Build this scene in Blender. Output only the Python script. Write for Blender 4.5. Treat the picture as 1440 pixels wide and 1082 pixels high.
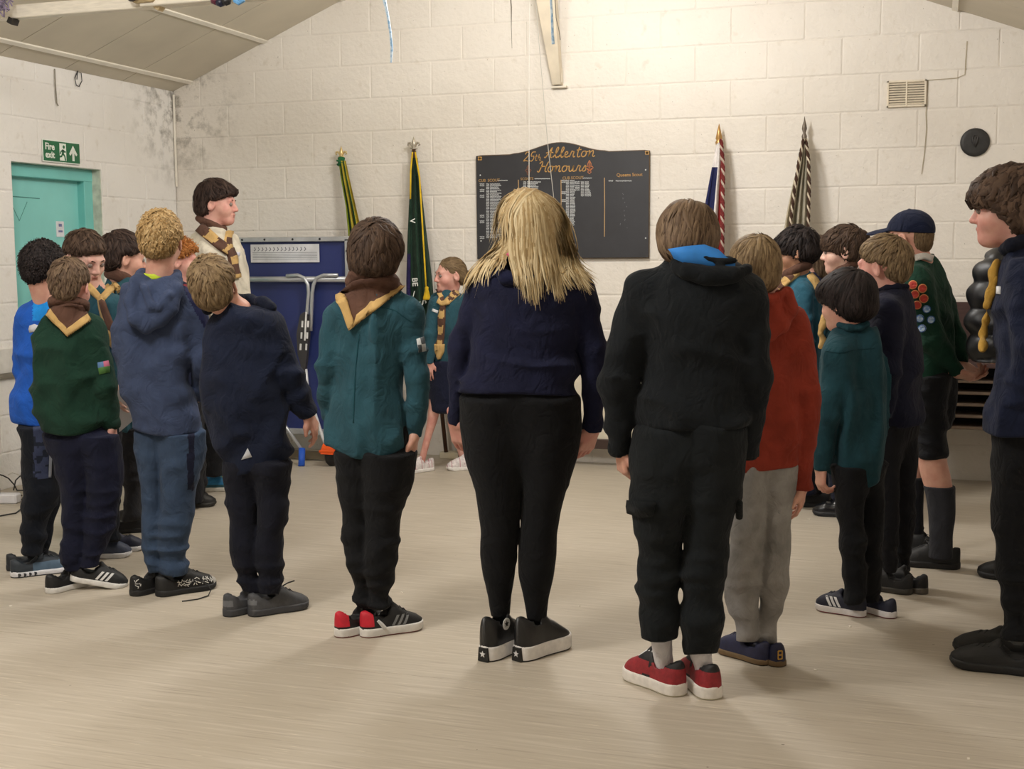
import bpy, math, random
import numpy as np
random.seed(7); RNG = np.random.default_rng(11)
for o in list(bpy.data.objects): bpy.data.objects.remove(o)
SC = bpy.context.scene
COL = SC.collection

# ------------------------------------------------------------------ camera
F, HC = 1786.0, 1.40
YAW, PIT, ROL = np.radians([-18.48, 5.9155, 0.385])
_f = np.array([np.sin(YAW)*np.cos(PIT), np.cos(YAW)*np.cos(PIT), -np.sin(PIT)])
_r = np.array([np.cos(YAW), -np.sin(YAW), 0.0]); _d = np.cross(_f, _r)
MC = np.array([np.cos(ROL)*_r+np.sin(ROL)*_d, -np.sin(ROL)*_r+np.cos(ROL)*_d, _f])
cam_d = bpy.data.cameras.new('camera'); cam = bpy.data.objects.new('camera', cam_d); COL.objects.link(cam)
cam_d.sensor_width = 36.0; cam_d.sensor_fit = 'HORIZONTAL'; cam_d.lens = F/1440*36.0
cam_d.clip_start = 0.05
from mathutils import Matrix, Vector
Rm = Matrix([[MC[0][i], -MC[1][i], -MC[2][i]] for i in range(3)])
cam.matrix_world = Matrix.Translation((0, 0, HC)) @ Rm.to_4x4()
SC.camera = cam

# ------------------------------------------------------------------ world, lights, exposure
w = bpy.data.worlds.new('world'); SC.world = w; w.use_nodes = True
w.node_tree.nodes['Background'].inputs[0].default_value = (0.9, 0.93, 1.0, 1)
w.node_tree.nodes['Background'].inputs[1].default_value = 0.05
def area(name, loc, sx, sy, e, color=(1, 0.93, 0.84), rot=(0, 0, 0)):
    l = bpy.data.lights.new(name, 'AREA'); l.shape = 'RECTANGLE'; l.size = sx; l.size_y = sy; l.energy = e; l.color = color
    o = bpy.data.objects.new(name, l); COL.objects.link(o); o.location = loc; o.rotation_euler = rot
    return o
def ball(name, loc, rad, e, color=(1, 0.985, 0.97)):
    l = bpy.data.lights.new(name, 'POINT'); l.shadow_soft_size = rad; l.energy = e; l.color = color
    o = bpy.data.objects.new(name, l); COL.objects.link(o); o.location = loc
    return o
ball('hall_lamp_far', (-1.75, 6.05, 2.98), 0.20, 108)
ball('fill_lamp_near', (-2.7, 2.4, 3.2), 0.30, 168)  # added fill lamp, unseen, lifts the backs of the nearer people
SC.view_settings.view_transform = 'Standard'; SC.view_settings.look = 'None'
SC.view_settings.gamma = 1.0; SC.view_settings.use_curve_mapping = False
SC.view_settings.exposure = 0.08

# ------------------------------------------------------------------ picture -> place
def ray(x, y): return MC.T @ np.array([(x-720)/F, (y-541)/F, 1.0])
O_ = np.array([0, 0, HC])
def on_floor(x, y, z=0.0): d = ray(x, y); return O_+d*((z-HC)/d[2])
def on_Y(x, y, Y): d = ray(x, y); return O_+d*(Y/d[1])
def on_X(x, y, X): d = ray(x, y); return O_+d*(X/d[0])
def proj(p):
    c = (np.asarray(p)-O_) @ MC.T
    return 720+F*c[..., 0]/c[..., 2], 541+F*c[..., 1]/c[..., 2]

# ------------------------------------------------------------------ materials
def lin(h):
    h = h.lstrip('#'); c = [int(h[i:i+2], 16)/255 for i in (0, 2, 4)]
    return tuple(x/12.92 if x <= 0.04045 else ((x+0.055)/1.055)**2.4 for x in c)+(1.0,)
MATS = {}
def mat(name, hexc, rough=0.8, var=0.12, vscale=8.0, bump=0.0, bscale=200.0, metal=0.0, sheen=0.0, sss=0.0, hex2=None, wrinkle=0.0, spec=0.5, bdist=0.002, vdetail=4.0, stretch=None, shade=None):
    if name in MATS: return MATS[name]
    m = bpy.data.materials.new(name); m.use_nodes = True; nt = m.node_tree; N = nt.nodes; L = nt.links
    b = N['Principled BSDF']; b.inputs['Roughness'].default_value = rough; b.inputs['Metallic'].default_value = metal
    b.inputs['Specular IOR Level'].default_value = spec
    if sheen: b.inputs['Sheen Weight'].default_value = sheen; b.inputs['Sheen Roughness'].default_value = 0.6
    if sss:
        b.inputs['Subsurface Weight'].default_value = sss; b.inputs['Subsurface Radius'].default_value = (0.6, 0.25, 0.15); b.inputs['Subsurface Scale'].default_value = 0.012
    tc = N.new('ShaderNodeTexCoord'); src = tc.outputs['Object']
    if stretch:
        mp = N.new('ShaderNodeMapping'); mp.inputs['Scale'].default_value = stretch; L.new(src, mp.inputs[0]); src = mp.outputs[0]
    c1 = lin(hexc); c2 = lin(hex2) if hex2 else tuple(min(1, x*(1-var)) for x in c1[:3])+(1,)
    if not hex2: c1 = tuple(min(1, x*(1+var)) for x in c1[:3])+(1,)
    nz = N.new('ShaderNodeTexNoise'); nz.inputs['Scale'].default_value = vscale; nz.inputs['Detail'].default_value = vdetail; L.new(src, nz.inputs['Vector'])
    mx = N.new('ShaderNodeMix'); mx.data_type = 'RGBA'; mx.inputs[6].default_value = c1; mx.inputs[7].default_value = c2
    rp = N.new('ShaderNodeValToRGB'); rp.color_ramp.elements[0].position = 0.35; rp.color_ramp.elements[1].position = 0.65
    L.new(nz.outputs[0], rp.inputs[0]); L.new(rp.outputs[0], mx.inputs[0])
    out = mx.outputs[2]
    if shade:   # per-vertex lightness of separate locks of hair
        at = N.new('ShaderNodeAttribute'); at.attribute_name = 'lock'
        hs = N.new('ShaderNodeMix'); hs.data_type = 'RGBA'; hs.inputs[7].default_value = lin(shade)
        L.new(at.outputs['Fac'], hs.inputs[0]); L.new(out, hs.inputs[6]); out = hs.outputs[2]
    L.new(out, b.inputs['Base Color'])
    if bump:
        bn = N.new('ShaderNodeTexNoise'); bn.inputs['Scale'].default_value = bscale; bn.inputs['Detail'].default_value = 3; L.new(src, bn.inputs['Vector'])
        bp = N.new('ShaderNodeBump'); bp.inputs['Strength'].default_value = bump; bp.inputs['Distance'].default_value = bdist
        L.new(bn.outputs[0], bp.inputs['Height'])
        if wrinkle:      # soft creases of the cloth
            mp2 = N.new('ShaderNodeMapping'); mp2.inputs['Scale'].default_value = (1, 1, 0.75); L.new(tc.outputs['Object'], mp2.inputs[0])
            wn = N.new('ShaderNodeTexNoise'); wn.inputs['Scale'].default_value = 13; wn.inputs['Detail'].default_value = 3; wn.inputs['Distortion'].default_value = 1.2; L.new(mp2.outputs[0], wn.inputs['Vector'])
            ab = N.new('ShaderNodeMath'); ab.operation = 'SUBTRACT'; L.new(wn.outputs[0], ab.inputs[0]); ab.inputs[1].default_value = 0.5
            a2 = N.new('ShaderNodeMath'); a2.operation = 'ABSOLUTE'; L.new(ab.outputs[0], a2.inputs[0])
            b2 = N.new('ShaderNodeBump'); b2.inputs['Strength'].default_value = wrinkle; b2.inputs['Distance'].default_value = 0.035
            L.new(a2.outputs[0], b2.inputs['Height']); L.new(b2.outputs[0], bp.inputs['Normal'])
        L.new(bp.outputs[0], b.inputs['Normal'])
    MATS[name] = m
    return m
def cloth(hexc, name=None, rough=0.9, var=0.14, sheen=0.03, wrinkle=0.45):
    return mat(name or 'cloth_'+hexc.strip('#'), hexc, rough, var, 14, 0.35, 260, sheen=sheen, wrinkle=wrinkle, spec=0.2, bdist=0.0015)

# ------------------------------------------------------------------ mesh helpers
def mk(name, V, Fc, mats, parent=None, midx=None, smooth=True, lock=None, loc=None):
    """link one mesh object; Fc an (n,4)/(n,3) array or a list of tuples"""
    me = bpy.data.meshes.new(name); V = np.asarray(V, dtype=np.float64)
    if isinstance(Fc, np.ndarray):
        n, k = Fc.shape
        me.vertices.add(len(V)); me.vertices.foreach_set('co', V.ravel())
        me.loops.add(n*k); me.loops.foreach_set('vertex_index', Fc.astype(np.int32).ravel())
        me.polygons.add(n); me.polygons.foreach_set('loop_start', np.arange(0, n*k, k, dtype=np.int32))
        me.polygons.foreach_set('loop_total', np.full(n, k, dtype=np.int32))
    else:
        me.from_pydata([tuple(v) for v in V], [], [tuple(int(i) for i in f) for f in Fc]); n = len(Fc)
    if not isinstance(mats, (list, tuple)): mats = [mats]
    for m in mats: me.materials.append(m)
    if midx is not None: me.polygons.foreach_set('material_index', np.asarray(midx, dtype=np.int32))
    me.polygons.foreach_set('use_smooth', np.full(n, bool(smooth)))
    if lock is not None:
        a = me.attributes.new('lock', 'FLOAT', 'POINT'); a.data.foreach_set('value', np.asarray(lock, dtype=np.float32))
    me.update(calc_edges=True); me.validate()
    o = bpy.data.objects.new(name, me); COL.objects.link(o)
    if parent: o.parent = parent
    if loc is not None: o.location = loc
    return o
def tag(o, label, cat=None, group=None, kind=None):
    if label: o['label'] = label
    if cat: o['category'] = cat
    if group: o['group'] = group
    if kind: o['kind'] = kind
    return o
def empty(name, loc, label=None, cat=None, group=None, kind=None):
    o = bpy.data.objects.new(name, None); COL.objects.link(o); o.location = loc; o.empty_display_size = 0.1
    return tag(o, label, cat, group, kind)
class MB:
    """collects plain shapes into one mesh"""
    def __init__(s): s.v = []; s.f = []; s.m = []
    def add(s, V, Fs, mi=0):
        b = len(s.v); s.v += [tuple(map(float, p)) for p in V]; s.f += [tuple(int(i)+b for i in f) for f in Fs]; s.m += [mi]*len(Fs); return s
    def box(s, c, d, R=None, mi=0, bev=0.0):
        c = np.asarray(c, float); h = np.asarray(d, float)/2
        if bev <= 0:
            P = np.array([[x, y, z] for x in (-1, 1) for y in (-1, 1) for z in (-1, 1)])*h
            Q = [(0, 1, 3, 2), (4, 6, 7, 5), (0, 4, 5, 1), (2, 3, 7, 6), (0, 2, 6, 4), (1, 5, 7, 3)]
        else:
            b = min(bev, h.min()*0.9); P = []; 
            for x in (-1, 1):
                for y in (-1, 1):
                    for z in (-1, 1):
                        q = np.array([x, y, z])*h
                        P += [q-[0, y*b, z*b], q-[x*b, 0, z*b], q-[x*b, y*b, 0]]
            P = np.array(P); ix = lambda x, y, z, k: ((x*2+y)*2+z)*3+k
            Q = []
            Q += [(ix(0,0,0,0), ix(0,0,1,0), ix(0,1,1,0), ix(0,1,0,0)), (ix(1,0,0,0), ix(1,1,0,0), ix(1,1,1,0), ix(1,0,1,0))]
            Q += [(ix(0,0,0,1), ix(1,0,0,1), ix(1,0,1,1), ix(0,0,1,1)), (ix(0,1,0,1), ix(0,1,1,1), ix(1,1,1,1), ix(1,1,0,1))]
            Q += [(ix(0,0,0,2), ix(0,1,0,2), ix(1,1,0,2), ix(1,0,0,2)), (ix(0,0,1,2), ix(1,0,1,2), ix(1,1,1,2), ix(0,1,1,2))]
            for a in (0, 1):
                for bb in (0, 1):
                    Q += [(ix(a,bb,0,0), ix(a,bb,1,0), ix(a,bb,1,1), ix(a,bb,0,1)), (ix(a,0,bb,0), ix(a,0,bb,2), ix(a,1,bb,2), ix(a,1,bb,0)), (ix(0,a,bb,1), ix(1,a,bb,1), ix(1,a,bb,2), ix(0,a,bb,2))]
            for x in (0, 1):
                for y in (0, 1):
                    for z in (0, 1): Q.append((ix(x,y,z,0), ix(x,y,z,1), ix(x,y,z,2)))
        if R is not None: P = P @ np.asarray(R).T
        return s.add(P+c, Q, mi)
    def tube(s, pts, rad, n=8, mi=0, closed=False, caps=True):
        pts = [np.asarray(p, float) for p in pts]; m = len(pts); rad = np.broadcast_to(np.asarray(rad, float), (m,))
        V = []; up = None
        for i in range(m):
            t = pts[(i+1) % m]-pts[i-1] if closed else pts[min(i+1, m-1)]-pts[max(i-1, 0)]
            t = t/(np.linalg.norm(t)+1e-9)
            if up is None: up = np.array([0, 0, 1.0]) if abs(t[2]) < 0.9 else np.array([1.0, 0, 0])
            a = np.cross(t, up); a /= np.linalg.norm(a)+1e-9; up = np.cross(a, t)
            for k in range(n):
                th = 2*math.pi*k/n; V.append(pts[i]+rad[i]*(math.cos(th)*a+math.sin(th)*up))
        Q = []
        for i in range(m if closed else m-1):
            j = (i+1) % m
            for k in range(n): Q.append((i*n+k, i*n+(k+1) % n, j*n+(k+1) % n, j*n+k))
        if caps and not closed: Q += [tuple(range(n-1, -1, -1)), tuple(range((m-1)*n, m*n))]
        return s.add(V, Q, mi)
    def lathe(s, prof, c=(0, 0, 0), n=20, axis=2, mi=0):
        V = []; c = np.asarray(c, float)
        for r, z in prof:
            for k in range(n):
                a = 2*math.pi*k/n; p = [r*math.cos(a), r*math.sin(a), z]
                if axis == 1: p = [p[0], p[2], p[1]]
                if axis == 0: p = [p[2], p[0], p[1]]
                V.append(np.array(p)+c)
        m = len(prof); Q = [(i*n+k, i*n+(k+1) % n, (i+1)*n+(k+1) % n, (i+1)*n+k) for i in range(m-1) for k in range(n)]
        Q += [tuple(range(n)), tuple(range((m-1)*n, m*n))]
        return s.add(V, Q, mi)
    def prism(s, poly, o, ex, ey, ez, mi=0):
        """poly (x,y) extruded by vector ez from origin o with axes ex, ey"""
        o, ex, ey, ez = [np.asarray(q, float) for q in (o, ex, ey, ez)]; n = len(poly)
        A = [o+ex*x+ey*y for x, y in poly]; B = [p+ez for p in A]
        Q = [tuple(range(n)), tuple(range(2*n-1, n-1, -1))]+[(i, n+i, n+(i+1) % n, (i+1) % n) for i in range(n)]
        return s.add(A+B, Q, mi)
    def stroke(s, pts, wd, nrm, th=0.001, mi=0):
        """flat brush stroke along a polyline lying in a plane with normal nrm"""
        pts = [np.asarray(p, float) for p in pts]; nrm = np.asarray(nrm, float); V = []; m = len(pts)
        for i in range(m):
            t = pts[min(i+1, m-1)]-pts[max(i-1, 0)]; t /= np.linalg.norm(t)+1e-9; a = np.cross(t, nrm)*wd/2
            V += [pts[i]+a+nrm*th, pts[i]-a+nrm*th, pts[i]+a, pts[i]-a]
        Q = []
        for i in range(m-1):
            a, b = 4*i, 4*i+4
            Q += [(a, b, b+1, a+1), (a, a+2, b+2, b), (a+1, b+1, b+3, a+3)]
        Q += [(0, 1, 3, 2), (4*m-4, 4*m-2, 4*m-1, 4*m-3)]
        return s.add(V, Q, mi)
    def build(s, name, mats, parent=None, smooth=False, loc=None):
        V = np.array(s.v)
        if loc is not None: V = V-np.asarray(loc)
        return mk(name, V, s.f, mats, parent, s.m if isinstance(mats, (list, tuple)) else None, smooth, loc=loc)
def rotz(a): c, s = math.cos(a), math.sin(a); return np.array([[c, -s, 0], [s, c, 0], [0, 0, 1]])
def rotx(a): c, s = math.cos(a), math.sin(a); return np.array([[1, 0, 0], [0, c, -s], [0, s, c]])
def roty(a): c, s = math.cos(a), math.sin(a); return np.array([[c, 0, s], [0, 1, 0], [-s, 0, c]])
# ================================================================== THE HALL
XL, XR, YB, YR = -5.31, 0.68, 8.15, -3.0
EAVE, XG, ZG = 2.585, -2.42, 3.76
def ceil_z(x): return EAVE+(ZG-EAVE)*(x-XL)/(XG-XL) if x < XG else EAVE+(ZG-EAVE)*(XR-x)/(XR-XG)

# painted block wall: cream gloss paint, grime and damp stains
def wall_material(ca='#e9e3da', cb='#e0d9cf', nm='painted_blockwork'):
    m = bpy.data.materials.new(nm); m.use_nodes = True; nt = m.node_tree; N = nt.nodes; L = nt.links
    b = N['Principled BSDF']; b.inputs['Roughness'].default_value = 0.55; b.inputs['Specular IOR Level'].default_value = 0.25
    g = N.new('ShaderNodeNewGeometry'); pos = g.outputs['Position']
    def noise(sc, det=4, rough=0.5):
        n = N.new('ShaderNodeTexNoise'); n.inputs['Scale'].default_value = sc; n.inputs['Detail'].default_value = det; n.inputs['Roughness'].default_value = rough
        L.new(pos, n.inputs['Vector']); return n.outputs[0]
    def ramp(src, a, b_, c0=0.0, c1=1.0):
        r = N.new('ShaderNodeMapRange'); r.inputs[1].default_value = a; r.inputs[2].default_value = b_; r.inputs[3].default_value = c0; r.inputs[4].default_value = c1; L.new(src, r.inputs[0]); return r.outputs[0]
    def math_(op, a, b_):
        n = N.new('ShaderNodeMath'); n.operation = op
        for i, q in enumerate((a, b_)):
            if isinstance(q, (int, float)): n.inputs[i].default_value = q
            else: L.new(q, n.inputs[i])
        return n.outputs[0]
    def mixc(f, a, b_):
        n = N.new('ShaderNodeMix'); n.data_type = 'RGBA'
        if isinstance(f, (int, float)): n.inputs[0].default_value = f
        else: L.new(f, n.inputs[0])
        for i, q in ((6, a), (7, b_)):
            if isinstance(q, tuple): n.inputs[i].default_value = q
            else: L.new(q, n.inputs[i])
        return n.outputs[2]
    c = mixc(ramp(noise(1.3), 0.35, 0.7), lin(ca), lin(cb))
    c = mixc(ramp(noise(14, 5), 0.62, 0.8, 0, 0.35), c, lin('#b9ab93'))
    c = mixc(ramp(noise(55, 2), 0.74, 0.78, 0, 0.55), c, lin('#6d604d'))
    # damp mould in the corner under the eaves
    v = N.new('ShaderNodeVectorMath'); v.operation = 'DISTANCE'; L.new(pos, v.inputs[0]); v.inputs[1].default_value = (XL, YB, 2.45)
    dm = math_('MULTIPLY', ramp(v.outputs['Value'], 0.08, 0.62, 1, 0), ramp(noise(10, 6, 0.65), 0.46, 0.66))
    c = mixc(math_('MULTIPLY', dm, 0.85), c, lin('#57503f'))
    L.new(c, b.inputs['Base Color'])
    h = math_('ADD', math_('MULTIPLY', noise(9, 5, 0.6), 1.0), math_('MULTIPLY', noise(38, 4), 0.5))
    bp = N.new('ShaderNodeBump'); bp.inputs['Strength'].default_value = 0.5; bp.inputs['Distance'].default_value = 0.016
    L.new(h, bp.inputs['Height']); L.new(bp.outputs[0], b.inputs['Normal'])
    return m
M_WALL = wall_material(); M_WALL2 = wall_material('#f3f0ec', '#ebe7e1', 'lightened_blockwork')  # left wall colour lightened to make up for weak lamp light there
M_CEIL = mat('ceiling_board', '#cfc6b4', 0.75, 0.06, 2.0, 0.1, 40)
M_BATTEN = mat('white_batten', '#efe9dc', 0.5, 0.05, 6)
M_GAPDARK = mat('ceiling_gap', '#6a6152', 0.9)
M_FLOOR = None
def floor_material():
    m = bpy.data.materials.new('beige_vinyl'); m.use_nodes = True; nt = m.node_tree; N = nt.nodes; L = nt.links
    b = N['Principled BSDF']; b.inputs['Roughness'].default_value = 0.48; b.inputs['Specular IOR Level'].default_value = 0.35
    g = N.new('ShaderNodeNewGeometry')
    def noise(scale, sc, det=4):
        mp = N.new('ShaderNodeMapping'); mp.inputs['Scale'].default_value = scale; L.new(g.outputs['Position'], mp.inputs[0])
        n = N.new('ShaderNodeTexNoise'); n.inputs['Scale'].default_value = sc; n.inputs['Detail'].default_value = det; L.new(mp.outputs[0], n.inputs['Vector']); return n.outputs[0]
    def ramp(src, a, b_, c1=1.0):
        r = N.new('ShaderNodeMapRange'); r.inputs[1].default_value = a; r.inputs[2].default_value = b_; r.inputs[4].default_value = c1; L.new(src, r.inputs[0]); return r.outputs[0]
    def mixc(f, a, c2):
        n = N.new('ShaderNodeMix'); n.data_type = 'RGBA'; L.new(f, n.inputs[0])
        if isinstance(a, tuple): n.inputs[6].default_value = a
        else: L.new(a, n.inputs[6])
        n.inputs[7].default_value = c2; return n.outputs[2]
    c = mixc(ramp(noise((1, 1, 1), 0.8, 3), 0.3, 0.7), lin('#beb4a5'), lin('#b3a999'))
    c = mixc(ramp(noise((1.1, 26, 1), 2.2, 5), 0.50, 0.72, 0.55), c, lin('#d0c7ba'))
    c = mixc(ramp(noise((1.6, 34, 1), 2.6, 5), 0.54, 0.74, 0.55), c, lin('#95897a'))
    c = mixc(ramp(noise((3, 60, 1), 3.0, 2), 0.66, 0.72, 0.5), c, lin('#e6dcc9'))
    c = mixc(ramp(noise((1, 1, 1), 28, 2), 0.77, 0.79, 0.7), c, lin('#5b4c3a'))
    L.new(c, b.inputs['Base Color'])
    bp = N.new('ShaderNodeBump'); bp.inputs['Strength'].default_value = 0.15; bp.inputs['Distance'].default_value = 0.004
    L.new(noise((1, 1, 1), 3.0, 3), bp.inputs['Height']); L.new(bp.outputs[0], b.inputs['Normal'])
    return m
M_FLOOR = floor_material()

# floor: a screed with strips of sheet vinyl, seams running across the hall
fl = MB().box(((XL+XR)/2, (YB+YR)/2, -0.06), (XR-XL+0.4, YB-YR+0.4, 0.11)).build('floor', mat('floor_screed', '#7d705c', 0.9)); tag(fl, 'beige streaked sheet vinyl floor of the hall', kind='structure')
edges = [YR, -0.2, 1.8, 3.795, 5.795, YB]
for a, b_ in zip(edges[:-1], edges[1:]):
    MB().box(((XL+XR)/2, (a+b_)/2, -0.003), (XR-XL, b_-a-0.003, 0.006), bev=0.0012).build('vinyl_sheet', M_FLOOR, fl)
mb = MB()
for x, y, s in ((1138, 731, 3.0), (15, 853, 3.2), (900, 962, 2), (1146, 943, 2.6), (565, 834, 2), (815, 853, 1.6), (1195, 882, 2.5), (660, 915, 1.5), (1362, 1068, 2.2)):
    p = on_floor(x, y); mb.box((p[0], p[1], 0.0015), (0.004*s, 0.003*s, 0.003), rotz(x))
tag(mb.build('floor_litter', mat('paper_scrap', '#e9e2d6', 0.8)), 'tiny scraps of litter scattered over the vinyl floor', 'litter', kind='stuff')

# walls
def gable(name, y0, y1):
    P = [(XL-0.2, -0.05), (XR+0.2, -0.05), (XR+0.2, EAVE+0.1), (XG, ZG+0.15), (XL-0.2, EAVE+0.1)]
    return MB().prism(P, (0, y0, 0), (1, 0, 0), (0, 0, 1), (0, y1-y0, 0)).build(name, M_WALL)
wb = tag(gable('wall_back', YB+0.0035, YB+0.2), 'cream painted blockwork gable wall behind the honours board', kind='structure')
tag(gable('wall_rear', YR-0.2, YR), 'cream painted blockwork gable wall behind the viewer', kind='structure')
tag(MB().box((XR+0.1, (YB+YR)/2, 1.3), (0.2, YB-YR, 2.7)).build('wall_right', M_WALL), 'cream painted side wall on the right', kind='structure')
DY0, DY1, DZ = 6.40, 7.272, 1.972
DREV = 0.13
wl = MB()
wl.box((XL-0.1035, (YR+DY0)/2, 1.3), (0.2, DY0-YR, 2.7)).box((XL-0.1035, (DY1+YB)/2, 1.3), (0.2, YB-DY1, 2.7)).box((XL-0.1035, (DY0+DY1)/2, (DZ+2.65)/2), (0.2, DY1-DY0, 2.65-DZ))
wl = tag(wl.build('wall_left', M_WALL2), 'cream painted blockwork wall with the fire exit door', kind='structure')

# single painted blocks: low domed faces, worn arrises; a few shared shapes
BW, BH = 0.45, 0.225
def block_mesh(seed, mw=None):
    r = np.random.default_rng(seed); nx, nz = 5, 3
    V = []; xs = [-.5, -.485, 0, .485, .5]; zs = [-.5, -.46, .46, .5]
    xs = [-.5, -.484, .484, .5]
    for z in zs:
        for x in xs:
            edge = abs(x) > .49 or abs(z) > .49
            V.append((x*(BW-0.003)+r.normal(0, .001), 0.0022 if edge else r.normal(0, .0006)-0.0004, z*(BH-0.003)+r.normal(0, .001)))
    n = 4; Q = [(i*n+k, i*n+k+1, (i+1)*n+k+1, (i+1)*n+k) for i in range(3) for k in range(3)]
    b = len(V)
    ring = [0, 1, 2, 3, 7, 11, 15, 14, 13, 12, 8, 4]
    V += [(V[i][0], 0.03, V[i][2]) for i in ring]
    Q += [(ring[(k+1) % 12], ring[k], b+k, b+(k+1) % 12) for k in range(12)]
    me = bpy.data.meshes.new('wall_block'); me.from_pydata(V, [], Q); me.materials.append(mw or M_WALL); me.update()
    return me
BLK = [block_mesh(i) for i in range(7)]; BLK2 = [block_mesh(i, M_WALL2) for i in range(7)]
def blocks_row(wall, put, a0, a1, z, off, keep=None):
    x = a0-off
    while x < a1:
        l, r_ = max(x, a0), min(x+BW, a1); x += BW
        if r_-l < 0.03: continue
        for (l2, r2) in (keep(l, r_, z) if keep else [(l, r_)]):
            if r2-l2 < 0.03: continue
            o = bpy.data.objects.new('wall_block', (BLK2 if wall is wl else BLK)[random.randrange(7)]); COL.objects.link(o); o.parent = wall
            put(o, (l2+r2)/2, z+BH/2, (r2-l2)/BW)
def put_back(o, x, z, s): o.location = (x, YB+random.uniform(-.0006, .0006), z); o.scale = (s, 1, 1)
def put_left(o, y, z, s): o.location = (XL+random.uniform(-.0006, .0006), y, z); o.rotation_euler = (0, 0, math.pi/2); o.scale = (s, 1, 1)
Z0 = 2.585-11.52*BH
for k in range(16):
    z = Z0+k*BH
    if z > 3.25: break
    lo, hi = XL, XR
    if z > EAVE-BH:
        zz = max(z, EAVE); lo = XL+(zz-EAVE)/(ZG-EAVE)*(XG-XL); hi = XR-(zz-EAVE)/(ZG-EAVE)*(XR-XG)
    blocks_row(wb, put_back, max(lo, XL), min(hi, XR), z, (BW/2 if k % 2 else 0)+((lo-XL) % BW if lo > XL else 0))
def keep_door(l, r_, z):
    if z+BH <= DZ+0.005:
        out = []
        if l < DY0: out.append((l, min(r_, DY0)))
        if r_ > DY1: out.append((max(l, DY1), r_))
        return out
    if z < DZ: return [(l, min(r_, DY0)), (max(l, DY1), r_)] if (l < DY1 and r_ > DY0) else [(l, r_)]
    return [(l, r_)]
for k in range(12):
    z = Z0+k*BH
    if z > EAVE: break
    blocks_row(wl, put_left, 3.05, YB, z, 0 if k % 2 else BW/2, keep_door)
# surface patch, corner crack and rough trunking on the walls
mb = MB(); mb.stroke([on_Y(x, y, YB-0.003) for x, y in ((1305, 113), (1302, 160), (1303, 180), (1300, 215), (1296, 245))], 0.004, (0, -1, 0), 0.002)
mb.stroke([on_Y(x, y, YB-0.003) for x, y in ((1360, 58), (1358, 85), (1357, 105), (1345, 110), (1304, 113))], 0.005, (0, -1, 0), 0.002)
tag(mb.build('trim_4', mat('crack_edge', '#b3a78f', 0.9)), 'dark cracked plaster edge running down beside the air vent', kind='structure')
mb = MB().box((XL+0.012, 4.2, 0.775), (0.026, 4.38, 0.155), bev=0.006); mb.box((XL+0.018, 4.2, 0.69), (0.036, 4.38, 0.02), mi=1)  # lower strip darkened in colour as the shade under the board
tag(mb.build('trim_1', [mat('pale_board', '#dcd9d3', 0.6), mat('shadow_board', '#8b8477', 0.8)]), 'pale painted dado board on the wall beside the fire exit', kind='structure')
tag(MB().tube([(XL+0.012, YB-0.012, 1.9), (XL+0.012, YB-0.012, 2.56)], 0.009).build('trim_2', M_BATTEN), 'thin white pipe up the corner of the hall', kind='structure')

# door in its deep reveal
d = empty('door_1', (XL-DREV, (DY0+DY1)/2, 0), 'turquoise painted fire exit door in a deep reveal', kind='structure')
M_TEAL = mat('turquoise_gloss', '#8cd6d1', 0.35, 0.05, 3, 0.08, 60); M_TEAL2 = mat('turquoise_frame', '#7ccac4', 0.4, 0.06, 4)
cx = XL-DREV; lw = DY1-DY0
def dpart(name, mb_, m): return mb_.build(name, m, d, loc=None)
def rel(mb_): mb_.v = [(x-(XL-DREV), y-(DY0+DY1)/2, z) for x, y, z in mb_.v]; return mb_
q = MB().box((cx-0.06, (DY0+DY1)/2, 1.0), (0.02, lw+0.02, 2.0)); dpart('back_panel', rel(q), M_TEAL2)
q = MB().box((cx-0.02, (DY0+DY1)/2-0.01, 0.95), (0.044, lw-0.13, 1.9), bev=0.003); leaf = dpart('door_leaf', rel(q), M_TEAL)
q = MB().box((cx+0.012, DY1-0.045, 0.98), (0.09, 0.09, 1.96), bev=0.004).box((cx+0.012, DY0+0.015, 0.98), (0.09, 0.05, 1.96), bev=0.004).box((cx+0.015, (DY0+DY1)/2, 1.93), (0.09, lw-0.004, 0.08), bev=0.004); dpart('door_frame', rel(q), M_TEAL2)
q = MB().stroke([(cx+0.003, 6.47, 1.77), (cx+0.003, 6.62, 1.768), (cx+0.003, 6.80, 1.765)], 0.006, (1, 0, 0)).stroke([(cx+0.003, 6.53, 1.73), (cx+0.003, 6.60, 1.62), (cx+0.003, 6.68, 1.74)], 0.004, (1, 0, 0)); dpart('scuff_mark', rel(q), mat('scuff', '#4f8f89', 0.7))
q = MB().box((cx+0.004, 6.985, 1.575), (0.004, 0.075, 0.10)); dpart('door_notice', rel(q), mat('notice_paper', '#e8e8ee', 0.6))
q = MB().stroke([(cx+0.007, 6.97, 1.6), (cx+0.007, 7.0, 1.6)], 0.018, (1, 0, 0)).stroke([(cx+0.007, 6.965, 1.56), (cx+0.007, 7.005, 1.56)], 0.012, (1, 0, 0)); dpart('notice_print', rel(q), mat('notice_ink', '#7a7fae', 0.6))
q = MB().tube([(cx+0.0, 6.95, 1.0), (cx+0.06, 6.95, 1.0), (cx+0.06, 6.55, 1.0), (cx+0.0, 6.55, 1.0)], 0.012); dpart('push_bar', rel(q), mat('brushed_bar', '#a8aaa8', 0.35, metal=0.8))
# masonry reveal returns
rv = MB().box((XL-0.09, DY1+0.0, 0.985), (0.165, 0.012, 1.97)).box((XL-0.09, DY0, 0.985), (0.165, 0.012, 1.97)).box((XL-0.09, (DY0+DY1)/2, DZ+0.004), (0.165, lw, 0.012))
tag(rv.build('trim_3', mat('reveal_paint', '#d3d3c4', 0.6, 0.15, 20, 0.3, 60)), 'rough painted reveal around the fire exit door', kind='structure')

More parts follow.
